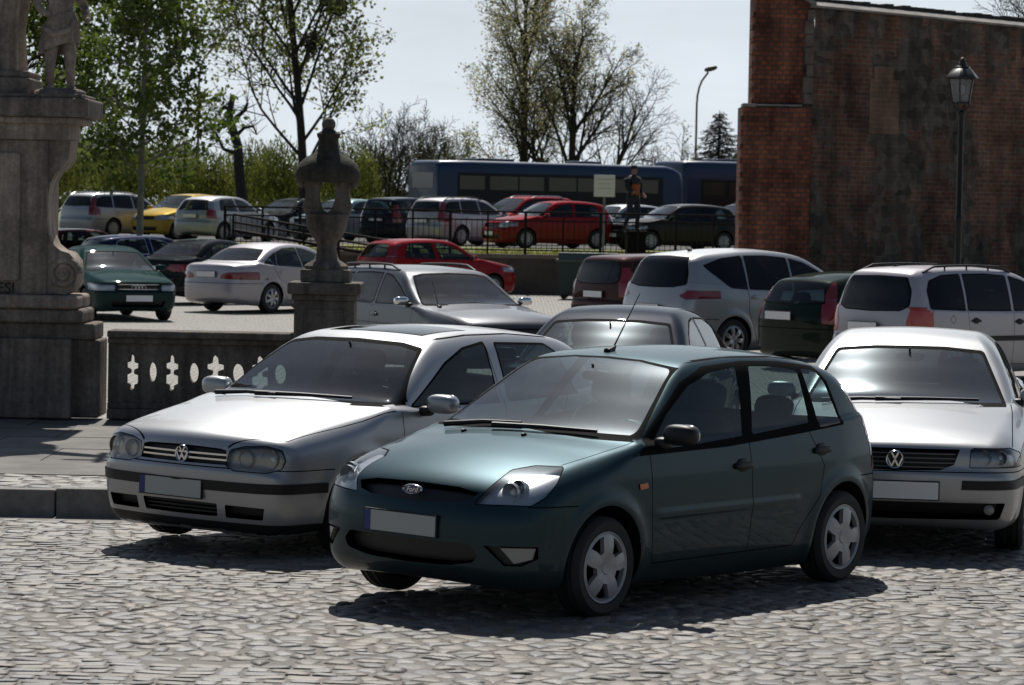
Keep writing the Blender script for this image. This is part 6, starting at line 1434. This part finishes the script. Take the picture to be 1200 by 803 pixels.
def build_lantern():
    x, y = 7.45, 53.; t = empty('lantern_post', (x, y, 0), R(12), 'black old-fashioned street lantern on a slim post before the brick wall', 'street lamp')
    b = MB(); b.smooth = True; b.lathe([(.14,0),(.14,.25),(.10,.32),(.075,.45),(.07,1.1),(.055,1.15),(.055,2.2),(.065,2.22),(.065,2.3),(.05,2.32),(.048,3.98),(.07,4.0),(.07,4.05),(.03,4.08),(.0,4.08)], 14); b.build('post', M_black, t)
    b = MB(); b.smooth = True
    for k in range(4):
        a = k*math.pi/2+.78; b.tube([(.04*math.cos(a), .04*math.sin(a), 4.05), (.12*math.cos(a), .12*math.sin(a), 4.12), (.15*math.cos(a), .15*math.sin(a), 4.20)], .012, 5)
    b.build('cradle', M_black, t)
    n = 6; rb, rt, z0, z1 = .155, .225, 4.20, 4.60; gl = glass('lantern_glass', (.60,.60,.58), 1.5, .35)
    v = [(r*math.cos(k*2*math.pi/n), r*math.sin(k*2*math.pi/n), z) for r, z in ((rb, z0), (rt, z1)) for k in range(n)]
    mesh('lantern_glazing', v, [(k, (k+1) % n, n+(k+1) % n, n+k) for k in range(n)], gl, t)
    b = MB()
    for k in range(n):
        b.tube([v[k], v[n+k]], .013, 5); b.tube([v[k], v[(k+1) % n]], .014, 5); b.tube([v[n+k], v[n+(k+1) % n]], .016, 5)
    b.prism([(rb*math.cos(k*2*math.pi/n), rb*math.sin(k*2*math.pi/n)) for k in range(n)], z0-.02, z0); b.build('lantern_frame', M_black, t)
    b = MB(); b.lathe([(.285,4.60),(.29,4.625),(.17,4.76),(.15,4.765),(.13,4.80),(.07,4.83)], 6); b.smooth = True; b.lathe([(.07,4.82),(.075,4.86),(.05,4.885),(.055,4.91),(.03,4.95),(.0,4.96)], 12); b.build('lantern_roof', plain('lantern_roof_paint', (.009,.010,.012), .38, spec=.4), t)
    b = MB(); b.smooth = True; b.add(*superbox(0, 0, 4.42, .045, .045, .09, 2)); b.build('lamp_bulb', M_lens, t)
def street_lamp(u, d, vtop, dr, label):
    g = px(u, 240, d); zt = px(u, vtop, d).z; h = zt-UPZ
    t = empty('street_lamp', (g.x, d, UPZ), 0, label, 'street lamp', 'tall bent street lamps'); pts = [(0, 0, 0), (0, 0, h*.62)]
    b = MB(); b.smooth = True; b.tube([(0, 0, 0), (0, 0, h*.45)], [.10, .085], 10); b.build('lower_pole', M_pole, t)
    arm = [(0, 0, h*.45), (0, 0, h-1.9)]+[(dr*(1.1-1.1*math.cos(a)), 0, h-1.9+1.5*math.sin(a)) for a in (.3, .6, .9, 1.2)]+[(dr*1.0, 0, h-.28)]
    b = MB(); b.smooth = True; b.tube(arm, [.062]+[.052]*(len(arm)-1), 9); b.build('bent_arm', M_pole, t)
    b = MB(); b.smooth = True; M = Matrix.Translation((dr*1.22, 0, h-.1)) @ Matrix.Rotation(R(-dr*28), 4, 'Y'); b.add(*superbox(0, 0, 0, .34, .15, .13, 2.4, M=M)); b.build('lamp_head', plain('lamp_head_grey', (.10,.105,.11), .5), t)
def bus(pos, head, L, H, paintm, label, doors=True, stripe=True):
    t = empty('parked_bus', pos, R(head), label, 'bus'); Wd = 1.25; hl = L/2; b = MB(); n = 10
    # rounded shell by lofting cross sections
    v = []; f = []; sec = []
    for k in range(25):
        a = math.pi*k/24; cy = math.cos(a); sz = math.sin(a); e = .17
        sec.append((Wd*math.copysign(abs(cy)**e, cy), abs(sz)**e))
    xs = [-hl, -hl+.06, -hl+.2]+[-hl+.2+(L-1.0)*q/8 for q in range(1, 9)]+[hl-.45, hl-.2, hl-.05, hl]
    for i, x in enumerate(xs):
        top = H-(.22 if i == 0 else .10 if i == 1 else .02 if i == 2 else 0); top -= max(0, (x-(hl-.9)))**2*.35; ww = 1-(.06 if i in (0, len(xs)-1) else .015 if i in (1, len(xs)-2) else 0)
        for (y, z) in sec: v.append((x, y*ww, .32+(top-.32)*z))
    m = len(sec)
    for i in range(len(xs)-1):
        for k in range(m-1): f.append((i*m+k, i*m+k+1, (i+1)*m+k+1, (i+1)*m+k))
        f.append((i*m+m-1, i*m, (i+1)*m, (i+1)*m+m-1))
    f += [tuple(range(m)), tuple((len(xs)-1)*m+k for k in range(m-1, -1, -1))]
    b.smooth = True; b.add(v, f); b.build('bus_body', paintm, t)
    gl = plain('bus_window_glass', (.010,.012,.013), .08, spec=.9, coat=.5)
    gl2 = plain('bus_tinted_pane', (.05,.048,.038), .15, spec=.8)
    for sd in (1, -1):
        wins = [(-hl+1.0+1.42*q, -hl+1.0+1.42*q+1.34) for q in range(int((L-1.6)/1.42))]
        b = MB(); b.box(-hl+.9, sd*1.235 if sd > 0 else -1.258, 1.45, wins[-1][1]+.1, 1.258 if sd > 0 else -1.235, 2.62, .0); b.build('window_band', M_black, t)
        for q, (a, c) in enumerate(wins):
            w = MB(); w.box(a, sd*1.24 if sd > 0 else -1.266, 1.95, c-(.0 if q % 2 else .16), 1.266 if sd > 0 else -1.24, 2.50, .0); w.build('window', gl2, t)
        if stripe: b = MB(); b.box(-hl+.4, sd*1.24 if sd > 0 else -1.262, 1.18, hl-.8, 1.262 if sd > 0 else -1.24, 1.26); b.build('side_stripe', plain('bus_stripe', (.30,.32,.36), .5), t)
    g2 = plain('bus_rear_glass', (.05,.06,.075), .12, spec=.8)
    b = MB(); b.box(-hl-.012, -.85, 1.95, -hl+.05, .85, 2.62, .02); b.build('rear_window', g2, t)
    b = MB(); b.box(hl-.07, -1.08, 1.35, hl+.012, 1.08, 2.65, .02); b.build('windscreen', gl, t)
    for y in (-.95, .95):
        b = MB(); b.box(-hl-.015, y-.12, .85, -hl+.05, y+.12, 1.35, .02); b.build('tail_lamp', M_red, t)
        b = MB(); b.box(hl-.06, y-.2, .75, hl+.015, y+.2, .98, .02); b.build('headlight', M_lens, t)
    for xx in (-hl+3.1, hl-2.7):
        for sd in (1, -1):
            b = MB(); b.smooth = True; b.lathe([(.02,.14),(.28,.13),(.30,.16),(.47,.16),(.5,.11),(.5,-.12),(.3,-.14)], 24, Matrix.Translation((xx, sd*1.12, .5)) @ Matrix.Rotation(R(-90*sd), 4, 'X')); b.build('wheel', M_tyre, t)
    for x0, x1 in ((-hl+2.2, -hl+4.0), (1.2, 2.2)):
        b = MB(); b.box(x0, -.6, H-.05, x1, .6, H+.11, .05); b.build('roof_hatch', paintm, t)
    return t
def build_small():
    t = empty('notice_board', (px(708, 240, 90).x, 90., UPZ), R(4), 'white notice board on a post in front of the long blue bus', 'sign')
    b = MB(); b.smooth = True; b.tube([(0, .02, 0), (0, .02, 1.75)], .03, 8); b.build('post', M_pole, t); zc = px(708, 218, 90).z-UPZ
    b = MB(); b.box(-.30, -.015, zc-.31, .30, .015, zc+.31, .006); p = b.build('panel', plain('notice_white', (.80,.79,.78), .5), t)
    for r, w in enumerate((.22, .17, .20)):
        b = MB(); b.box(-w, -.018, zc+.18-r*.13, w, -.0148, zc+.195-r*.13); b.build('text_line', plain('notice_ink', (.35,.35,.35), .7), p)
    t = empty('waste_container', (px(690, 325, 80.).x, 80.5, 0), R(-4), 'dark green waste container with a pale lid edge, against the retaining wall', 'bin'); mg = plain('container_green', (.010,.035,.026), .5)
    b = MB(); b.prism([(-.68,.12),(.68,.12),(.78,.95),(-.78,.95)], -.45, .45, Matrix.Rotation(R(90), 4, 'X')); b.build('tub', mg, t)
    b = MB(); b.box(-.82, -.5, .95, .82, .5, 1.02, .02); b.prism([(-.5,0),(.5,0),(.42,.16),(-.42,.16)], -.75, .75, Matrix.Translation((0, 0, 1.02)) @ Matrix.Rotation(R(90), 4, 'Z') @ Matrix.Rotation(R(90), 4, 'X')); b.build('lid', plain('container_lid', (.06,.09,.08), .35), t)
    for x in (-.6, .6):
        for y in (-.35, .35): b = MB(); b.smooth = True; b.lathe([(.0,-.03),(.08,-.03),(.08,.03),(.0,.03)], 12, Matrix.Translation((x, y, .078)) @ Matrix.Rotation(R(90), 4, 'X')); b.build('caster', M_black, t)
    t = empty('stone_block', (px(745, 270, 85.4).x, 85.4, UPZ), R(8), 'dark low stone block behind the railing that the man stands on', 'block')
    mblk = plain('block_dark', (.016,.016,.015), .9, spec=.1)
    b = MB(); b.box(-.25, -.24, -.02, .25, .24, .60, .03); b.build('block_body', mblk, t); b = MB(); b.box(-.28, -.27, .60, .28, .27, .68, .02); b.build('block_cap', mblk, t)
def hand(parent, M, mat, sd=1, name='hand'):
    """palm, four unequal bent fingers and a thumb, in a frame with +x toward the fingertips and +z the back of the hand"""
    pass
def build_person():
    x, y, z = px(742, 240, 85.3).x, 85.3, UPZ+.68
    t = empty('person', (x, y, z), R(-48), 'man in black jacket with orange chest panel and dark jeans, behind the railing', 'person')
    skin = plain('skin', (.30,.17,.12), .55); jac = plain('black_jacket', (.012,.013,.016), .8, var=.3, vscale=9.); jean = plain('dark_jeans', (.014,.020,.034), .85, var=.3, vscale=14.); org = plain('orange_panel', (.32,.085,.025), .8); shoe = plain('dark_shoe', (.015,.014,.013), .6); hair = plain('dark_hair', (.012,.009,.007), .7)
    J = [((0,0,.93),.15,-1), ((.0,0,1.08),.16,0), ((.015,0,1.25),.185,1), ((.0,0,1.40),.155,2), ((-.005,0,1.49),.06,3), ((.015,0,1.56),.062,4), ((.03,0,1.64),.088,5), ((.025,0,1.71),.080,6)]
    def limb(root, pts):
        p = root
        for q, r in pts: J.append((q, r, p)); p = len(J)-1
        return p
    # legs: mid-stride
    limb(0, [((.01,.10,.86),.115), ((.10,.10,.50),.08), ((.09,.10,.40),.072), ((.02,.11,.10),.043), ((.03,.11,.05),.042), ((.12,.115,.035),.036), ((.19,.12,.03),.026)])
    limb(0, [((-.01,-.10,.86),.115), ((-.04,-.10,.50),.08), ((-.07,-.10,.40),.072), ((-.22,-.11,.11),.043), ((-.23,-.11,.055),.042), ((-.14,-.115,.035),.036), ((-.07,-.12,.03),.026)])
    wr = []
    for sd, el, wp in ((1, (-.02,.27,1.12), (.16,.22,.98)), (-1, (.05,-.27,1.12), (.22,-.16,1.05))):
        w = limb(3, [((0,sd*.19,1.39),.095), ((0,sd*.25,1.31),.08), (el,.064), (tuple(np.array(wp)*.93+np.array(el)*.07),.036)]); d = (Vector(wp)-Vector(el)).normalized()
        p0 = Vector(wp); pl = limb(w, [(tuple(p0+d*.03),(.040,.022)), (tuple(p0+d*.075),(.040,.020))]); side = d.cross(Vector((0,0,1))).normalized()
        wr.append((sd, p0+d*.08, d, side, pl))
    body = skin_body('body', J, [skin, jac, jean, shoe, org], t, 2)
    # fingers: separate bent chains rooted in the palm
    me = body.data; bm = bmesh.new(); bm.from_mesh(me)
    for sd, p, d, side, pl in wr:
        up = side.cross(d).normalized()
        for k, (o, l) in enumerate(((-.030,.062),(-.010,.072),(.010,.066),(.028,.052))):
            a = p+side*o-d*.01; b = MB(); b.tube([a[:], (a+d*l*.5)[:], (a+d*l*.78-up*l*.22)[:], (a+d*l*.92-up*l*.5)[:]], [.0095,.009,.0085,.006], 7); m2 = bpy.data.meshes.new('f'); m2.from_pydata(b.v, [], b.f); bm.from_mesh(m2); bpy.data.meshes.remove(m2)
        a = p-d*.055-side*.03*sd; q = (d*.6-side*sd*.8).normalized(); b = MB(); b.tube([a[:], (a+q*.035)[:], (a+q*.05+d*.02)[:], (a+q*.052+d*.04)[:]], [.012,.011,.010,.007], 7); m2 = bpy.data.meshes.new('f'); m2.from_pydata(b.v, [], b.f); bm.from_mesh(m2); bpy.data.meshes.remove(m2)
    wps = [w[1] for w in wr]
    for f_ in bm.faces:
        c = f_.calc_center_median(); f_.smooth = True; hnd = min((c-w).length for w in wps)
        f_.material_index = 0 if c.z > 1.485 or hnd < .135 else 1 if c.z > .90 else 3 if c.z < .075 else 2
        if .98 < c.z < 1.24 and c.x > .06 and abs(c.y) < .15: f_.material_index = 4
    bm.to_mesh(me); bm.free()
    b = MB(); b.smooth = True; b.add(*superbox(-.005, 0, 1.70, .108, .088, .088, 2.2)); v = [q for q in b.v]; b.build('hair', hair, t)
    b = MB(); b.smooth = True; b.add(*superbox(.122, 0, 1.625, .02, .014, .022, 2)); b.build('nose', skin, t)
    for sd in (1, -1):
        b = MB(); b.smooth = True; b.add(*superbox(.02, sd*.088, 1.63, .022, .010, .032, 2)); b.build('ear', skin, t)
        b = MB(); b.smooth = True; b.add(*superbox(.103, sd*.033, 1.652, .008, .014, .007, 2)); b.build('eye', plain('eye_dark', (.02,.018,.015), .3), t)
    b = MB(); b.smooth = True; b.add(*superbox(.108, 0, 1.578, .008, .024, .006, 2)); b.build('mouth', plain('lips', (.20,.08,.07), .5), t)
    b = MB(); b.smooth = True; b.lathe([(.085,1.44),(.078,1.49),(.072,1.52),(.066,1.52)], 18); b.build('collar', jac, t)

# ------------------------------------------------------------------ trees
M_bark = plain('bark_dark', (.045,.038,.030), .95, var=.4, vscale=5., bump=.6, bscale=14.)
M_barkl = plain('bark_grey_green', (.22,.215,.18), .9, var=.4, vscale=5., bump=.4, bscale=14.)
class Tree:
    def __init__(s, seed): s.r = random.Random(seed); s.wood = MB(); s.twig = MB(); s.tips = []; s.wood.smooth = True
    def grow(s, p, d, L, r, lvl, o):
        rg = s.r; n = max(3, int(L/o.get('seg', .7))+2) if lvl < 2 else 4; pts = [p.copy()]; rs = [r]; q = p.copy(); dd = d.copy(); wob = o['wob'][min(lvl, len(o['wob'])-1)]; tr = o['trop'][min(lvl, len(o['trop'])-1)]
        for i in range(1, n+1):
            dd = (dd+Vector((rg.gauss(0, wob), rg.gauss(0, wob), rg.gauss(0, wob)+tr))).normalized(); q = q+dd*(L/n); pts.append(q.copy()); rs.append(max(r*(1-i/n*o['taper'][min(lvl, len(o['taper'])-1)]), o.get('rmin', .006)))
        sides = 9 if lvl == 0 else 6 if lvl == 1 else 4 if lvl == 2 else 3
        (s.wood if lvl < o.get('woodlvl', 2) else s.twig).tube([v[:] for v in pts], rs, sides, False)
        if lvl >= o['levels']-1:
            s.tips.append(pts); return
        if lvl >= o['levels']-2: s.tips.append(pts[1:])
        nb = o['nb'][lvl]; f0 = o['start'][lvl]
        for k in range(nb):
            fr = f0+(1-f0)*(k+rg.random()*.8)/nb; i = min(int(fr*n), n-1); u = fr*n-i; a = pts[i].lerp(pts[i+1], min(u, 1)); rr = rs[i]*(1-u)+rs[i+1]*u
            ax = (pts[i+1]-pts[i]).normalized(); ph = k*2.4+rg.uniform(-.5, .5); e1 = ax.orthogonal().normalized(); e2 = ax.cross(e1); sd = e1*math.cos(ph)+e2*math.sin(ph)
            ang = R(o['ang'][lvl]+rg.uniform(-12, 12)); nd = ax*math.cos(ang)+sd*math.sin(ang); l = L*o['len'][lvl]*rg.uniform(.75, 1.2)*(1-(fr-f0)*o.get('shrink', .55))
            s.grow(a, nd, l, min(rr*.75, r*o['rad'][lvl]), lvl+1, o)
    def leaves(s, per, size, spread, asp=1.6, droop=0., mat=None, keep=1.):
        rg = s.r; V_ = []; F_ = []
        for pts in s.tips:
            if rg.random() > keep: continue
            for _ in range(per if per >= 1 else (1 if rg.random() < per else 0)):
                i = rg.randrange(len(pts)-1); c = pts[i].lerp(pts[i+1], rg.random())+Vector((rg.gauss(0, spread), rg.gauss(0, spread), rg.gauss(0, spread)))
                a = Vector((rg.gauss(0, 1), rg.gauss(0, 1), rg.gauss(0, 1)-droop)).normalized(); b = a.orthogonal().normalized(); b = (Matrix.Rotation(rg.uniform(0, 6.28), 3, a) @ b); sz = size*rg.uniform(.6, 1.3); k = len(V_)
                V_ += [(c-a*sz*asp*.5)[:], (c+b*sz*.5-a*sz*.1)[:], (c+a*sz*asp*.5)[:], (c-b*sz*.5-a*sz*.1)[:]]; F_.append((k, k+1, k+2, k+3))
        return V_, F_
    def finish(s, name, loc, label, cat='tree', group=None, bark=None, leaf=None, lv=None, twigname='twigs'):
        t = empty(name, loc, 0, label, cat, group); s.wood.build('trunk', bark or M_bark, t)
        if s.twig.v: s.twig.build(twigname, bark or M_bark, t)
        if lv and lv[0]: mesh('crown', lv[0], lv[1], leaf, t)
        return t
def build_trees():
    green = M_leafy('linden_leaves', (.05,.095,.014), (.15,.20,.038), .5, .7); pale = M_leafy('spring_leaves', (.15,.19,.05), (.28,.29,.095), .5, .5); bud = M_leafy('budding_leaves', (.36,.34,.17), (.50,.46,.27), .5, .5); will = M_leafy('willow_leaves', (.075,.10,.02), (.20,.21,.05), .48, .35)
    up = Vector((0, 0, 1))
    # young leafy tree at the left
    T = Tree(21); T.grow(Vector((0,0,0)), (up+Vector((.01,0,0))).normalized(), 9.2, .115, 0, dict(levels=4, nb=[30,9,6], start=[.30,.2,.15], ang=[62,45,42], len=[.27,.48,.5], rad=[.35,.5,.55], wob=[.012,.09,.14], trop=[.0,-.02,-.05], taper=[.75,.8,.8], shrink=.45, seg=.6))
    T.finish('leafy_tree', (px(163, 250, 88).x, 88., -.05), 'young leafy tree with a thin pale trunk, rising past the yellow car', 'tree', None, M_barkl, green, T.leaves(5, .12, .11, 1.35, .5))
    T = Tree(5); T.grow(Vector((0,0,0)), up, 9.4, .14, 0, dict(levels=4, nb=[26,9,6], start=[.42,.2,.15], ang=[66,45,42], len=[.40,.5,.5], rad=[.35,.5,.55], wob=[.012,.09,.14], trop=[.0,-.02,-.05], taper=[.75,.8,.8], shrink=.4, seg=.6))
    T.finish('leafy_tree', (px(60, 250, 93).x-.9, 93., -.05), 'dense leafy tree behind the monument and its stone child', 'tree', None, M_bark, green, T.leaves(8, .14, .13, 1.3, .5))
    # old poplar with mistletoe
    P = Tree(33); o = dict(levels=4, nb=[24,10,7], start=[.17,.2,.2], ang=[36,38,42], len=[.46,.46,.45], rad=[.36,.5,.5], wob=[.02,.06,.12], trop=[.0,.06,.02], taper=[.7,.85,.8], shrink=.45, seg=1., rmin=.012)
    P.grow(Vector((0,0,0)), up, 14.5, .22, 0, o)
    t = P.finish('poplar_tree', (px(357, 240, 132).x, 132., UPZ-.05), 'tall poplar with fresh leaves and mistletoe balls, directly behind the stone urn', 'tree', None, M_bark, pale, P.leaves(9, .14, .20, 1.3, .6, keep=.9))
    rg = random.Random(6)
    for (u, v, r) in ((366, 50, .50), (397, 8, .42)):
        c = px(u, v, 132)-Vector(t.location); V_ = []; F_ = []
        for _ in range(420):
            a = Vector((rg.gauss(0,1), rg.gauss(0,1), rg.gauss(0,1))).normalized()*r*rg.random()**.4; d = Vector((rg.gauss(0,1), rg.gauss(0,1), rg.gauss(0,1))).normalized(); e = d.orthogonal().normalized(); k = len(V_); p = c+a
            V_ += [(p-d*.11)[:], (p+e*.04)[:], (p+d*.11)[:], (p-e*.04)[:]]; F_.append((k, k+1, k+2, k+3))
        mesh('mistletoe', V_, F_, M_leafy('mistletoe_leaves', (.03,.04,.012), (.06,.07,.02), .2), t)
    # pollarded snag
    T = Tree(8); pts = [px(283, 232, 120), px(280, 200, 120), px(279, 172, 120), px(272, 150, 120), px(268, 135, 120), px(273, 112, 120)]; b0 = pts[0].copy(); b0.z = UPZ
    T.wood.tube([(p-b0)[:] for p in [b0]+pts], [.24,.22,.20,.18,.17,.14,.11], 9)
    for a, seq in ((1, [(270,150),(262,140),(252,150),(247,165)]), (2, [(276,160),(286,150),(297,148),(301,158)]), (2, [(278,180),(262,175),(250,150),(246,140)]), (3, [(272,128),(262,126),(256,133)]), (2,[(275,140),(288,128),(290,120)])):
        L = [px(u, v, 120+.3*a)-b0 for u, v in seq]; T.wood.tube([L[0][:]]+[q[:] for q in L[1:]], [.10,.07,.05,.03][:len(L)], 6)
        for q in L[1:]:
            for _ in range(7): T.grow(q, Vector((T.r.gauss(0,.6), T.r.gauss(0,.6), T.r.uniform(.2,1))).normalized(), T.r.uniform(.5,1.3), .014, 2, dict(levels=3, wob=[.1], trop=[-.08], taper=[.5], rmin=.006))
    T.finish('pollarded_tree', b0, 'bare crooked pollarded tree trunk with stubby limbs, left of the poplar', 'tree')
    # willows and bushes closing the view at the left
    rg = random.Random(12)
    for i, (u, d, hh, w) in enumerate(((62,146,4.6,3.4),(112,150,5.0,3.2),(150,141,4.0,2.8),(196,152,4.8,3.2),(240,144,3.7,2.8),(292,150,4.4,3.0),(330,142,4.3,2.7),(404,150,4.6,2.8),(436,158,4.4,2.4))):
        V_ = []; F_ = []; T = Tree(100+i); base = px(u, 240, d); T.grow(Vector((0,0,0)), up, hh*.75, .16, 0, dict(levels=3, nb=[9,5], start=[.15,.2], ang=[45,40], len=[.6,.5], rad=[.4,.5], wob=[.04,.1], trop=[0,.02], taper=[.7,.8], seg=.8))
        for _ in range(900):
            a = rg.uniform(0, 6.283); rr = w*.5*math.sqrt(rg.random())*1.15; x, yy = rr*math.cos(a), rr*math.sin(a); top = hh*(1-.35*(rr/(w*.58))**2)*rg.uniform(.55, 1.05); l = rg.uniform(.5, 1.5); nl = int(l/.17)
            dx, dy = rg.gauss(0, .05), rg.gauss(0, .05)
            for k in range(nl):
                c = Vector((x+dx*k+rg.gauss(0,.05), yy+dy*k+rg.gauss(0,.05), max(top-k*.17, .05))); dd = Vector((rg.gauss(0,.4), rg.gauss(0,.4), -1)).normalized(); e = (Matrix.Rotation(rg.uniform(0,6.28), 3, dd) @ dd.orthogonal().normalized()); s_ = rg.uniform(.7, 1.3); q = len(V_)
                V_ += [(c-dd*.11*s_)[:], (c+e*.028*s_)[:], (c+dd*.11*s_)[:], (c-e*.028*s_)[:]]; F_.append((q, q+1, q+2, q+3))
        lab = ['willow bush with hanging pale green shoots behind the silver estate', 'tall willow bush behind the yellow hatchback and the young tree', 'low green willow bush just right of the young tree trunk', 'broad willow bush behind the silver hatchback on the raised car park', 'rounded low willow bush beside the left street lamp', 'willow bush behind the pollarded trunk', 'willow bush at the foot of the poplar, left of the urn', 'willow bush right of the urn, before the blue bus', 'last willow bush, partly behind the end of the blue bus'][i]
        T.finish('willow_bush', (base.x, d, UPZ-.03), lab, 'bush', 'willow bushes behind the car park', M_bark, will, (V_, F_))
    # bare shrubs, bare and budding trees beyond the buses
    def bare(seed, u, d, vtop, label, o, leaf=None, per=0, size=.1, keep=1., lean=(0,0,0), name='bare_tree', cat='tree', stems=1, group=None, bark=None, spread=.1):
        base = px(u, 240, d); zt = px(u, vtop, d).z-UPZ; T = Tree(seed)
        for k in range(stems):
            dv = (up+Vector(lean)+(Vector((T.r.gauss(0,.22), T.r.gauss(0,.22), 0)) if stems > 1 and k else Vector((0,0,0)))).normalized(); T.grow(Vector((T.r.gauss(0,.15), T.r.gauss(0,.15), 0)) if stems > 1 else Vector((0,0,0)), dv, zt*o.get('hf', .8), o['r0']*(1 if k == 0 else .75), 0, o)
        return T.finish(name, (base.x, d, UPZ-.05), label, cat, group, bark or M_bark, leaf, T.leaves(per, size, spread, 1.3, .3, keep=keep) if leaf else None)
    budo = dict(levels=4, r0=.28, hf=.9, nb=[24,10,9], start=[.10,.15,.15], ang=[40,34,38], len=[.42,.46,.46], rad=[.30,.45,.45], wob=[.02,.05,.10], trop=[.0,.05,.015], taper=[.75,.85,.8], shrink=.5, seg=1.2, rmin=.011)
    bare(41, 612, 165, -45, 'tall budding poplar behind the middle of the blue bus', budo, bud, 7, .10, .95, (.0,0,0), 'budding_tree', spread=.26)
    baro = dict(levels=5, r0=.26, hf=.72, nb=[11,9,8,5], start=[.22,.2,.15,.15], ang=[30,34,38,40], len=[.60,.5,.5,.5], rad=[.45,.5,.5,.6], wob=[.03,.06,.10,.14], trop=[.0,.03,.0,-.01], taper=[.72,.8,.8,.6], shrink=.5, seg=1.1, rmin=.010)
    bare(52, 668, 160, -8, 'bare many-branched tree with thin dark limbs, right of the budding poplar', baro, bud, 2, .10, .5, (.02,0,0), stems=1, spread=.18)
    bare(57, 694, 161, 60, 'smaller bare tree leaning right, at the right edge of the tree group', dict(baro, r0=.17, levels=4, nb=[10,9,8], len=[.62,.5,.5]), None, lean=(.30,0,0))
    bare(59, 672, 162, 62, 'bare tree leaning left between the budding poplar and the bare tree', dict(baro, r0=.17, levels=4, nb=[9,8,7], len=[.6,.5,.5]), None, lean=(-.50,0,0))
    sho = dict(levels=4, r0=.07, hf=.8, nb=[8,6,5], start=[.1,.15,.2], ang=[28,32,36], len=[.62,.55,.5], rad=[.6,.6,.6], wob=[.04,.07,.1], trop=[.02,.02,0], taper=[.7,.8,.6], shrink=.4, seg=.8, rmin=.011)
    bare(61, 458, 155, 138, 'bare grey shrub between the urn and the end of the blue bus', sho, name='bare_shrub', cat='shrub', stems=6)
    bare(62, 497, 162, 150, 'bare twiggy shrub behind the left end of the blue bus', sho, pale, 1, .10, .3, name='bare_shrub', cat='shrub', stems=6)
    bare(63, 525, 168, 160, 'small bushy shrub with a few leaves, beneath the budding poplar', sho, pale, 2, .10, .6, name='bare_shrub', cat='shrub', stems=5)
    bare(64, 775, 160, 168, 'sparse bare saplings above the bus roof, right of the man', dict(sho, r0=.035, nb=[5,4,3]), name='bare_shrub', cat='shrub', stems=4)
    bare(65, 800, 158, 160, 'sparse sapling with tiny leaves beside the right street lamp', dict(sho, r0=.035, nb=[5,4,3]), pale, 1, .09, .8, name='bare_shrub', cat='shrub', stems=3)
    bare(66, 1206, 118, -95, 'bare treetop showing above the coping at the top right corner', dict(baro, levels=4, r0=.15, nb=[16,9,8], start=[.45,.2,.2], len=[.35,.5,.5]), name='bare_tree')
    # far wood that closes the horizon
    V_ = []; F_ = []; rg = random.Random(77)
    for _ in range(9000):
        x = rg.uniform(-260, 220); y = rg.uniform(255, 300); hh = 3.6+1.3*math.sin(x*.11)+.9*math.sin(x*.37+1); z = UPZ+hh*rg.random()**.7; a = rg.uniform(0, 6.28); w = rg.uniform(.35, .8); k = len(V_)
        d1 = Vector((math.cos(a), math.sin(a), rg.uniform(-.6, .6)))*w; d2 = Vector((rg.uniform(-.4, .4), rg.uniform(-.4, .4), 1)).normalized()*w; c = Vector((x, y, z)); V_ += [(c-d1)[:], (c-d2*.7)[:], (c+d1)[:], (c+d2)[:]]; F_.append((k, k+1, k+2, k+3))
    o = mesh('distant_woods', V_, F_, M_leafy('distant_foliage', (.05,.07,.03), (.10,.12,.05), .3, .05)); props(o, 'low far green wood along the horizon beyond the car park', 'woods', None, 'stuff')
    # spruce
    d = 150.; base = px(841, 240, d); H = px(841, 128, d).z-UPZ; V_ = []; F_ = []; wb = MB(); wb.smooth = True; wb.tube([(0,0,0),(0,0,H)], [.13,.015], 8); rg = random.Random(31)
    for k in range(150):
        z = H*(.10+.88*(k/150)); L = (1-z/H)**.85*3.1*rg.uniform(.75, 1.15)+.1; a = k*2.4; n = max(2, int(L/.16)); dr = rg.uniform(.1, .3)
        tip = Vector((L*math.cos(a), L*math.sin(a), z-L*dr+.25*L*L*.3)); wb.tube([(0,0,z), tip[:]], [.025,.006], 3, False)
        for q in range(n*9):
            f_ = rg.random()**.7; c = Vector((0,0,z)).lerp(tip, f_)+Vector((rg.gauss(0,.07), rg.gauss(0,.07), rg.gauss(-.04,.05))); dd = (tip-Vector((0,0,z))).normalized()+Vector((rg.gauss(0,.5), rg.gauss(0,.5), rg.gauss(-.2,.4))); dd.normalize(); e = dd.orthogonal().normalized(); i = len(V_)
            V_ += [(c-dd*.09)[:], (c+e*.025)[:], (c+dd*.11)[:], (c-e*.025)[:]]; F_.append((i, i+1, i+2, i+3))
    t = empty('spruce_tree', (base.x, d, UPZ-.05), 0, 'dark green pointed spruce beside the brick pier', 'tree'); wb.build('trunk', M_bark, t); mesh('crown', V_, F_, M_leafy('spruce_needles', (.010,.024,.014), (.022,.042,.024), .15), t)
def main():
    build_ground(); build_pavement(); build_terrace(); build_monument(); build_balustrade(); build_urn(); build_wall()
    teal_hatch(); silver_hatch(); silver_saloon(); other_cars()
    build_railing(); build_lantern(); street_lamp(231, 150, 50, .6, 'tall bent street lamp at the left, among the willow bushes'); street_lamp(814, 160, 78, .55, 'tall bent street lamp standing beside the spruce')
    blue = plain('bus_blue', (.006,.034,.092), .4, coat=.12); redb = plain('bus_red', (.16,.012,.012), .3, coat=.8)
    bus((1.35, 131.2, UPZ), 32, 12., 3.12, blue, 'long blue bus parked behind the red cars')
    bus((11.3, 141.5, UPZ), 33, 11., 3.45, blue, 'second blue coach, partly behind the brick pier', stripe=False)
    bus((15.2, 136.5, UPZ), 42, 9., 3.3, redb, 'red coach peeping out from behind the brick pier', stripe=False)
    build_small(); build_person(); build_trees()
main()
